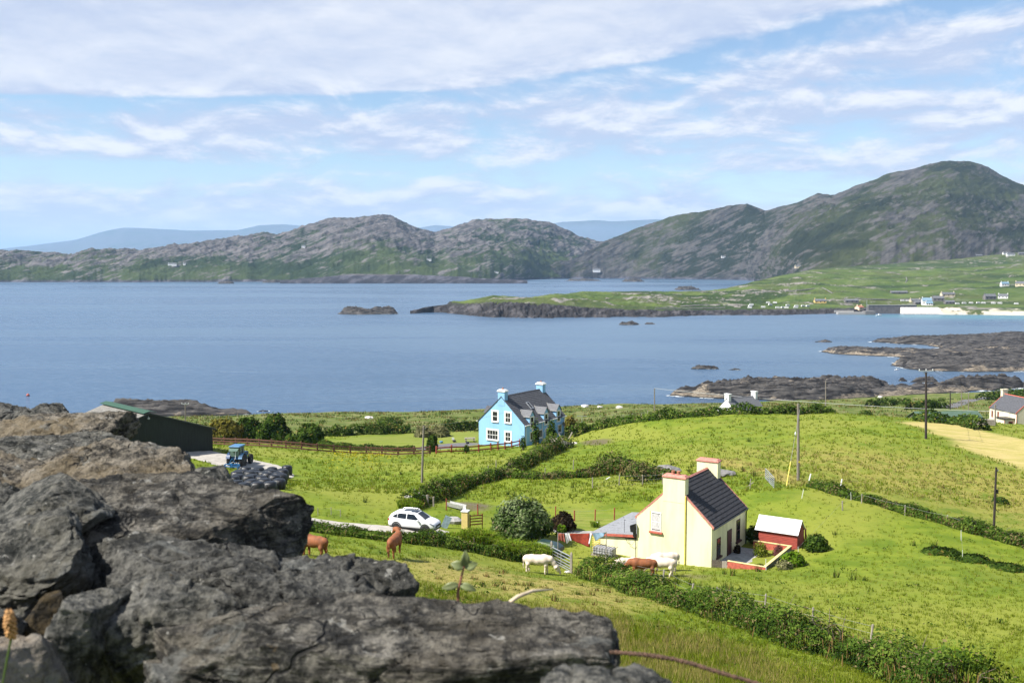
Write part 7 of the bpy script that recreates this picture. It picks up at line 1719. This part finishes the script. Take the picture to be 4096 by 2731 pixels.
STONES = [ # x, y, z, half sizes, rotation, seed, material, res, power, strata
 (-0.225, 1.47, -0.625, 0.375, 0.135, 0.085, (R(15), R(3), R(-4)), 3, ms_band, 84, 7, 0.9),
 (0.115, 1.17, -0.585, 0.100, 0.09, 0.075, (0, R(6), R(20)), 5, ms_grey, 48, 4, 0.2),
 (-0.505, 1.90, -0.690, 0.330, 0.17, 0.130, (R(18), R(4), R(-3)), 8, ms_dark, 80, 4.5, 0.35),
 (-0.580, 1.63, -0.635, 0.150, 0.10, 0.100, (R(10), R(-12), R(10)), 12, ms_grey, 56, 3.5, 0.2),
 (-0.700, 1.54, -0.680, 0.055, 0.11, 0.155, (0, R(14), R(-10)), 14, ms_grey, 48, 4, 0.2),
 (-0.800, 2.30, -0.672, 0.275, 0.22, 0.120, (R(14), R(12), R(-8)), 18, ms_band, 72, 6, 0.9),
 (-0.700, 2.52, -0.680, 0.095, 0.10, 0.075, (0, R(5), R(15)), 21, ms_grey, 40, 4, 0.1),
 (-0.835, 2.78, -0.645, 0.062, 0.09, 0.070, (R(-6), R(-3), R(12)), 24, ms_grey, 40, 8, 0.1),
 (-1.160, 2.82, -0.715, 0.340, 0.24, 0.150, (R(14), R(9), R(-6)), 27, ms_tan, 84, 4, 0.15),
 (-1.50, 3.40, -0.740, 0.360, 0.22, 0.120, (R(3), R(6), R(-10)), 31, ms_grey, 64, 4.5, 0.3),
 (-1.86, 3.95, -0.690, 0.300, 0.22, 0.085, (R(5), R(-5), R(-6)), 35, ms_tan, 56, 6, 0.7),
 (-2.42, 4.62, -0.795, 0.150, 0.20, 0.120, (R(5), R(8), R(-20)), 38, ms_dark, 44, 4, 0.3),
 (-2.18, 4.60, -0.805, 0.150, 0.18, 0.125, (R(5), R(20), R(12)), 41, ms_grey, 44, 4, 0.3),
 (-2.62, 4.50, -0.805, 0.170, 0.2, 0.110, (0, R(-10), R(8)), 42, ms_grey, 44, 4, 0.3),
 (-1.060, 2.20, -0.600, 0.185, 0.14, 0.070, (R(14), R(-24), R(6)), 44, ms_grey, 56, 6, 0.4),
 (-0.960, 1.92, -0.625, 0.155, 0.14, 0.105, (R(8), R(-8), R(-5)), 47, ms_grey, 56, 4, 0.2),
 (-0.730, 1.42, -0.640, 0.085, 0.07, 0.090, (0, R(6), R(15)), 50, ms_pale, 44, 4, 0.1),
 (-0.790, 1.66, -0.640, 0.050, 0.05, 0.075, (0, R(-5), R(25)), 53, ms_moss, 40, 4, 0.1),
 (-1.45, 2.75, -0.690, 0.200, 0.2, 0.130, (R(4), R(-6), R(8)), 55, ms_tan, 48, 4, 0.2),
 (-1.95, 3.45, -0.710, 0.220, 0.2, 0.120, (R(4), R(4), R(8)), 57, ms_grey, 48, 4, 0.2),
 (-1.62, 3.72, -0.750, 0.250, 0.15, 0.080, (R(4), R(4), R(-8)), 59, ms_dark, 40, 4, 0.2),
 (-2.25, 4.15, -0.765, 0.240, 0.2, 0.095, (R(4), R(4), R(-8)), 60, ms_tan, 44, 4, 0.3),
 (-1.30, 2.35, -0.670, 0.150, 0.16, 0.120, (R(4), R(14), R(-8)), 61, ms_grey, 44, 4, 0.2),
 (-0.93, 1.58, -0.660, 0.120, 0.12, 0.110, (R(4), R(14), R(-8)), 62, ms_grey, 44, 4, 0.2),
]
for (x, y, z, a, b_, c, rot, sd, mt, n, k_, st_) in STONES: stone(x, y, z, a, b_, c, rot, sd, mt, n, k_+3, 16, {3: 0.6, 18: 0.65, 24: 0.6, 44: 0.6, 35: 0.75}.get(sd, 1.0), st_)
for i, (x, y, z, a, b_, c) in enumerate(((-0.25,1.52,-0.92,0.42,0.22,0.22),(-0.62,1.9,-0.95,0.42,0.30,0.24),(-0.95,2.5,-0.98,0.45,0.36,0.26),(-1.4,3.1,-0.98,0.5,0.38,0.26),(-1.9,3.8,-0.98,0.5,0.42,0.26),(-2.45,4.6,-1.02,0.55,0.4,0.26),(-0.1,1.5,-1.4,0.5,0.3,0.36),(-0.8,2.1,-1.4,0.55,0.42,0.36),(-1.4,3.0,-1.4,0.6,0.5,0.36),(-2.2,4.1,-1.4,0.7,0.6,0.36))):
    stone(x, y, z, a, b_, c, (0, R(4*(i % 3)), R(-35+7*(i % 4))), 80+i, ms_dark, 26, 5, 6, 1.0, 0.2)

# plants on the wall
m_stemred = simple('reddish_stem', (0.26, 0.10, 0.06), 0.6, 0.2, 30); m_rose = simple('young_leaf', (0.17, 0.20, 0.07), 0.5, 0.2, 60); m_straw = simple('straw_stem', (0.55, 0.45, 0.32), 0.8, 0.2, 40); m_rust = simple('rusty_twisted_wire', (0.145, 0.080, 0.050), 0.9, 0.35, 120, bump=0.6)
def near(px, py, Y): return at(px, py, Y)
b0 = near(1832, 2365, 1.62); sp = thing('bramble_shoot', 'young bramble shoot with five leaves rising behind the wall slab', 'plant', b0)
L = lambda px, py, Y=1.62: near(px, py, Y) - b0
b = MB(); b.tube([Vector((0, 0, -0.08)), Vector((0, 0, 0)), L(1845, 2310), L(1856, 2265), L(1858, 2235)], [0.0028, 0.0026, 0.0022, 0.0018, 0.0012], 6); b.build('stem', m_stemred, sp)
def leaf(par, a_, tip, wd, cup=0.2):
    d = tip-a_; Ln = d.length; t_ = d.normalized(); s_ = t_.cross(Vector((0.25, -1, 0.35))).normalized(); nn = s_.cross(t_); n = 8; V = []
    for i in range(n+1):
        u = i/n; w_ = wd*math.sin(math.pi*u**0.8)**0.9*(1+0.06*(i % 2)); c = a_ + d*u + nn*(0.12*Ln*math.sin(math.pi*u))
        for s2 in (-1, -0.5, 0, 0.5, 1): V.append(c + s_*s2*w_ - nn*abs(s2)*w_*cup*-1)
    o = mesh_np('leaf', [tuple(v) for v in V], grid_faces(n+1, 5), m_rose, par); sm = o.modifiers.new('thick', 'SOLIDIFY'); sm.thickness = 0.0006
for tp, w_ in (((1862, 2198), 0.010), ((1802, 2252), 0.011), ((1912, 2252), 0.011)): leaf(sp, L(1857, 2268), L(*tp), w_*0.75)
for tp, w_ in (((1765, 2352), 0.009), ((1908, 2362), 0.009)): leaf(sp, L(1838, 2335), L(*tp), w_*0.7)
s0 = near(2015, 2440, 1.6); b = MB(); b.tube([near(2010, 2470, 1.6)-s0, near(2030, 2415, 1.6)-s0, near(2070, 2385, 1.6)-s0, near(2130, 2362, 1.62)-s0, near(2212, 2356, 1.64)-s0], [0.003, 0.0036, 0.0034, 0.0026, 0.0012], 6)
o = b.build('dead_stem', m_straw, smooth=True); o.location = s0; tag(o, 'bent pale dead stem sticking up behind the slab', 'stem')
w0 = near(2470, 2606, 1.42); rw_ = random.Random(4); pts = []; n = 120
ctl = [(2440,2606),(2520,2612),(2600,2619),(2680,2632),(2760,2650),(2840,2676),(2920,2700),(3040,2735),(3200,2790)]
for i in range(n+1):
    t = i/n*(len(ctl)-1); j = min(int(t), len(ctl)-2); u = t-j; px = ctl[j][0]*(1-u)+ctl[j+1][0]*u; py = ctl[j][1]*(1-u)+ctl[j+1][1]*u
    pts.append(near(px, py, 1.42-0.1*i/n)-w0)
b = MB()
for ph in (0, math.pi):
    b.tube([p_ + Vector((0, math.cos(i*0.9+ph), math.sin(i*0.9+ph)))*0.0016 for i, p_ in enumerate(pts)], [0.0019*rw_.uniform(0.75, 1.35) for _ in pts], 5)
o = b.build('rusty_wire', m_rust, smooth=True); o.location = w0; tag(o, 'rusty twisted wire curving down from the slab end', 'wire')
f0_ = near(10, 2731, 1.30); fs = thing('seed_spike', 'tan plantain seed head on a green stalk at the left edge', 'plant', f0_)
b = MB(); b.tube([near(0, 2900, 1.3)-f0_, near(10, 2731, 1.3)-f0_, near(30, 2620, 1.3)-f0_, near(46, 2545, 1.3)-f0_], 0.0016, 5); b.build('stalk', simple('green_stalk', (0.09, 0.14, 0.03), 0.6, 0.2, 30), fs)
b = MB(); t0, t1 = near(46, 2548, 1.3)-f0_, near(36, 2442, 1.3)-f0_; rs_ = random.Random(2)
for i in range(60):
    u = i/59; c = t0.lerp(t1, u); a = i*2.4; rr = 0.0062*math.sin(math.pi*min(1, 0.15+0.8*u))**0.6
    b.lathe([(0.0005, -0.003), (0.0030*rs_.uniform(.8, 1.3), 0.0), (0.0005, 0.0035)], 5, Matrix.Translation(c + Vector((math.cos(a)*rr, math.sin(a)*rr, 0))))
b.build('seed_head', simple('tan_seed_head', (0.46, 0.24, 0.09), 0.9, 0.3, 200), fs)
# ------------------------------------------------------------------ village and caravans on the headland
m_vwhite = simple('far_white_wall', (0.80, 0.79, 0.77), 0.9, 0.04, 0.3); m_vcream = simple('far_cream_wall', (0.76, 0.64, 0.44), 0.9, 0.04, 0.3); m_vgrey = simple('far_grey_wall', (0.17, 0.16, 0.155), 0.9, 0.2, 0.3); m_vroof = simple('far_slate', (0.13, 0.135, 0.145), 0.8, 0.15, 0.3); m_vblue = simple('far_blue_roof', (0.16, 0.26, 0.34), 0.7, 0.1, 0.3); m_vyel = simple('far_yellow_wall', (0.80, 0.55, 0.20), 0.9, 0.05, 0.3)
bpy.context.view_layer.update(); _dg = bpy.context.evaluated_depsgraph_get()
def hit(px, py):
    """far slope under a pixel"""
    a_, b_ = ray(px, py); d_ = Vector((a_, 1.0, -b_)); ok, loc, *_r = S.ray_cast(_dg, Vector((0, 0, CAMZ)) + d_*900, d_.normalized(), distance=6000)
    return loc if ok else at(px, py, 3300)
def vhouse(label, px, py, wpx, hpx, rz, wall, roof, ch=2, depth=6.5, pitch=0.42, name='village_house', hill=None, wins=3):
    q = H(px, py) if hill is None else hit(px, py); sc_ = q.y/F_PX; L = wpx*sc_; hh = hpx*sc_; ev = hh*(1-pitch)
    t_ = thing(name, label, 'house', q, R(rz-90), 'far houses across the water')
    D = depth; b = MB(); b.prism([(-D/2, -2.5), (D/2, -2.5), (D/2, ev), (0, hh), (-D/2, ev)], -L/2, L/2, 'y'); b.build('wall', wall, t_)
    b = MB(); e = D/2+0.3; b.prism([(-e, ev-0.2), (0, hh+0.02), (e, ev-0.2), (e, ev+0.05), (0, hh+0.3), (-e, ev+0.05)], -L/2-0.2, L/2+0.2, 'y'); rf = b.build('roof', roof, t_)
    for i in range(ch):
        y = (-L/2+0.6, L/2-0.6, 0)[i]; b = MB(); b.box(-0.6, 0.6, y-0.5, y+0.5, hh-0.5, hh+1.3); b.build('chimney', wall, rf)
    for i in range(wins):
        y = -L/2 + L*(i+0.5)/wins
        b = MB(); b.box(D/2-0.02, D/2+0.06, y-0.6, y+0.6, ev*0.35, ev*0.35+1.5); b.build('window', m_glass, t_)
    return t_
# the long side looks towards the camera: local +x is turned to face it
for a_ in (('long orange cottage alone above the caravans', 3280, 1212, 46, 16, -2, m_vyel, m_vroof), ('dark house with hipped roof half buried in the slope', 3405, 1210, 54, 14, 0, m_vgrey, m_vroof), ('cream bungalow on the hill above the hamlet', 3790, 1186, 54, 17, 4, m_vcream, m_vroof), ('grey stone house just right of the tall white house', 3752, 1204, 42, 20, -8, m_vgrey, m_vroof),
    ('low grey shed in front of the beach caravans', 3797, 1214, 38, 12, 0, m_vgrey, m_vroof), ('dark two storey house on the slope right of the hamlet', 3958, 1198, 46, 22, 5, m_vgrey, m_vroof), ('white gabled cottage beside the dark slope house', 4012, 1194, 36, 18, -30, m_vwhite, m_vroof), ('white house with blue roof alone on the upper slope', 4018, 1144, 30, 16, 0, m_vwhite, m_vblue), ('cream house at the right edge of the upper slope', 4080, 1144, 34, 18, -25, m_vcream, m_vroof),
    ('long low grey building behind the hamlet', 3595, 1174, 66, 10, 0, m_vgrey, m_vroof), ('low cream building left of the tall white house', 3660, 1206, 40, 10, 0, m_vcream, m_vroof), ('grey gabled shed left of the tall white house', 3672, 1216, 36, 13, 12, m_vgrey, m_vroof), ('cream boathouse at the root of the pier', 3437, 1238, 30, 16, 35, m_vcream, m_terra)):
    vhouse(*a_)
vhouse('tall white gabled house in the middle of the hamlet', 3706, 1219, 36, 28, -12, m_vwhite, m_vblue, depth=9)
vhouse('white annexe in front of the tall white house', 3716, 1221, 26, 15, -12, m_vwhite, m_vblue, ch=1)
for lb, px, py, w_, hp, hl, mt in (('white house on the mountain foot above the inner bay', 2386, 1087, 30, 13, 3560, m_vwhite), ('tiny cream house high on the far headland slope', 3195, 1070, 30, 9, 2080, m_vcream), ('white cottage on the rocky hill left of the first summit', 1214, 990, 14, 9, 3300, m_vwhite), ('pale farm on the far rocky hills, left of two sheds', 690, 1061, 34, 9, 3230, m_vwhite), ('small white shed right of the pale farm on the far hills', 738, 1058, 10, 7, 3230, m_vwhite), ('white house low on the hills behind the dark cliff', 1716, 1042, 18, 8, 3130, m_vwhite), ('pale low shed on the shore under the second summit', 1986, 1091, 16, 5, 3080, m_vwhite),
    ('white house on the dark mountain slope above the road', 2893, 1030, 16, 7, 3550, m_vwhite), ('white house at the top of the green slope near the right edge', 4042, 1024, 32, 12, 2440, m_vwhite), ('grey house right of the topmost white house', 4085, 1020, 24, 11, 2440, m_vgrey), ('dark low building left of the topmost white house', 3915, 1026, 26, 8, 2400, m_vgrey), ('pale house among trees at the top of the green slope', 4020, 1018, 18, 9, 2430, m_vwhite)):
    vhouse(lb, px, py, w_, hp, 0, mt, m_vroof, ch=1, hill=hl, name='hillside_house', wins=2)
m_van = simple('caravan_white', (0.80, 0.80, 0.79), 0.5, 0.04, 0.5)
cv = None
CV = [(3006,1222,'topmost of the tight caravan stack at the left'),(3001,1228,'middle one of the tight caravan stack at the left'),(2999,1234,'lowest of the tight caravan stack at the left'),(3072,1214,'upper left of three caravans on the green'),(3100,1214,'upper right of three caravans on the green'),(3081,1222,'lower one of three caravans on the green'),(3053,1232,'lone small caravan below the green'),(3110,1234,'first from the left of the waterside caravan row'),(3131,1234,'second of the waterside caravan row'),(3151,1225,'brownish fronted one raised above the waterside row'),(3146,1234,'third of the waterside caravan row'),(3186,1228,'upper of the big pair in the waterside row'),(3183,1233,'lower of the big pair in the waterside row'),(3212,1228,'second from the right of the waterside caravan row'),(3231,1228,'last on the right of the waterside caravan row'),
      (3829,1218,'first caravan left of the beach'),(3856,1216,'second caravan left of the beach'),(3884,1215,'third caravan behind the beach'),(3913,1215,'fourth caravan behind the beach'),(3934,1215,'fifth caravan behind the beach'),(3973,1216,'sixth caravan behind the beach'),(4000,1216,'seventh caravan behind the beach'),(4065,1218,'eighth caravan behind the beach at the right edge'),(3610,1206,'white van by the low cream building'),(3630,1206,'second white van by the low cream building')]
for px, py, lb in CV:
    q = H(px, py)
    if cv is None:
        cv = t_ = thing('caravan', '', 'caravan', q)
        b = MB(); b.prism([(-2.9, 0.5), (2.9, 0.5), (3.0, 1.4), (2.6, 2.7), (-2.6, 2.7), (-3.0, 1.4)], -1.1, 1.1, 'y'); b.build('shell', m_van, t_, bevel=0.12)
        for x in (-1.8, 0.0, 1.8): b = MB(); b.box(x-0.6, x+0.6, -1.14, -1.09, 1.45, 2.15); b.build('window', m_glass, t_)
        for y in (-1.0, 1.0): b = MB(); b.lathe([(0.32, -0.1), (0.32, 0.1)], 10, Matrix.Translation((0, y, 0.32)) @ Matrix.Rotation(R(90), 4, 'X')); b.build('wheel', m_tyre, t_)
        b = MB(); b.box(-4.0, 4.0, -0.05, 0.05, 0.42, 0.5); b.build('chassis', m_metal, t_)
    else: t_ = copy_tree(cv)
    t_.location = q + Vector((0, 0, 0.05)); t_.rotation_euler = (0, 0, R((px*37) % 50-25)); tag(t_, 'white caravan, ' + lb, 'caravan', 'caravans on the headland'); t_.scale = (0.85,)*3
# pier, sea wall, breakwater slope
q = on_z(3440, 1259, 0); pr_ = thing('pier', 'low concrete pier below the cream boathouse', 'pier', q, R(-4))
b = MB(); b.box(-24, 17, 2, 12, -2, 2.6); b.build('deck', m_concrete, pr_); b = MB(); b.box(6, 17.2, 0, 12.2, -2, 4.2); b.build('pier_head', m_vgrey, pr_); b = MB(); b.box(-26, -4, 12, 13, 2, 4.6); b.build('parapet', m_concrete, pr_)
b = MB(); b.tube([(9, 6, 4), (9, 6, 17)], 0.2, 6); b.build('mast', m_metal, pr_)
q = on_z(3600, 1247, 2.0); sw_ = thing('sea_wall', 'long dark stone sea wall behind the rocks left of the beach', 'wall', (q.x, q.y, 1.0), R(3))
b = MB(); b.box(-38, 20, 0, 3, -3, 8.5); b.build('face', m_vgrey, sw_)
b = MB(); b.box(-38, 20, -0.3, 3.2, 8.5, 9.1); b.build('coping', m_concrete, sw_)
q = on_z(3690, 1252, 1.5); sl = thing('sloping_sea_defence', 'pale concrete stepped slope above the beach below the white house', 'sea wall', (q.x, q.y, 0.5), R(-2))
m_paleconc = simple('pale_concrete', (0.62, 0.60, 0.56), 0.9, 0.1, 0.3)
for i in range(9):
    x0 = -20+i*4.9; b = MB(); b.raw([(x0, 0, 0), (x0+4.5, 0, 0), (x0+4.5, 16, 7.0), (x0, 16, 7.0), (x0, 16, -1), (x0+4.5, 16, -1)], [(0,1,2,3),(3,2,5,4),(0,4,5,1),(0,3,4),(1,5,2)]); b.build('panel', m_paleconc, sl)
# dry stone field walls on the headland
for i, (pts, lb) in enumerate((([(2965,1172),(3050,1170),(3150,1166),(3290,1152)], 'long thin field wall across the headland'), ([(2720,1226),(2800,1222),(2880,1218)], 'short field wall near the headland shore'), ([(3290,1152),(3310,1162),(3330,1174)], 'steep short field wall joining the long one'), ([(2620,1236),(2760,1234),(2900,1232)], 'low field wall just above the shore rocks'), ([(3420,1196),(3560,1200),(3700,1196)], 'field wall below the long grey building'), ([(3625,1110),(3628,1120),(3622,1130)], 'pale wall line running down the upper slope'))):
    P = [H(*q) for q in pts]; b = MB(); o = P[0]
    for j in range(len(P)-1):
        for k_ in range(6):
            a_ = P[j].lerp(P[j+1], k_/6); c_ = P[j].lerp(P[j+1], (k_+1)/6); hh_ = 1.3+0.5*math.sin(j*3+k_*2.1)
            b.tube([a_-o+Vector((0, 0, -0.8)), a_-o+Vector((0, 0, hh_*0.2)), c_-o+Vector((0, 0, hh_*0.2))], 0.9, 5)
    w_ = b.build('field_wall', m_vgrey); w_.location = o; tag(w_, lb, 'wall', 'field walls on the headland')
# ------------------------------------------------------------------ air
m_h = bpy.data.materials.new('air'); m_h.use_nodes = True
nt = NT(m_h.node_tree); nt.n.clear()
o_ = nt.node('ShaderNodeOutputMaterial'); v_ = nt.node('ShaderNodeVolumePrincipled')
v_.inputs['Color'].default_value = (0.42, 0.66, 1.0, 1); v_.inputs['Density'].default_value = 4.0e-5; v_.inputs['Anisotropy'].default_value = 0.0
nt.l.new(v_.outputs[0], o_.inputs['Volume'])
hb = MB(); hb.box(-34000, 34000, -3000, 46000, -22, 900)
tag(hb.build('haze', m_h), 'thin blue sea air', kind='stuff')

# ------------------------------------------------------------------ one calibration of all surface tones to the exposure above
ALB = 0.80
for m in bpy.data.materials:
    if not m.use_nodes: continue
    for nd in list(m.node_tree.nodes):
        sk = nd.inputs.get('Base Color') if nd.bl_idname == 'ShaderNodeBsdfPrincipled' else nd.inputs.get('Color') if nd.bl_idname in ('ShaderNodeBsdfDiffuse', 'ShaderNodeBsdfTranslucent') else None
        if sk is None: continue
        if sk.is_linked:
            src = sk.links[0].from_socket; mx = m.node_tree.nodes.new('ShaderNodeMix'); mx.data_type = 'RGBA'; mx.blend_type = 'MULTIPLY'
            mx.inputs[0].default_value = 1.0; mx.inputs[7].default_value = (ALB, ALB, ALB, 1); m.node_tree.links.new(src, mx.inputs[6]); m.node_tree.links.new(mx.outputs[2], sk)
        else: sk.default_value = tuple(c * ALB for c in sk.default_value[:3]) + (1.0,)
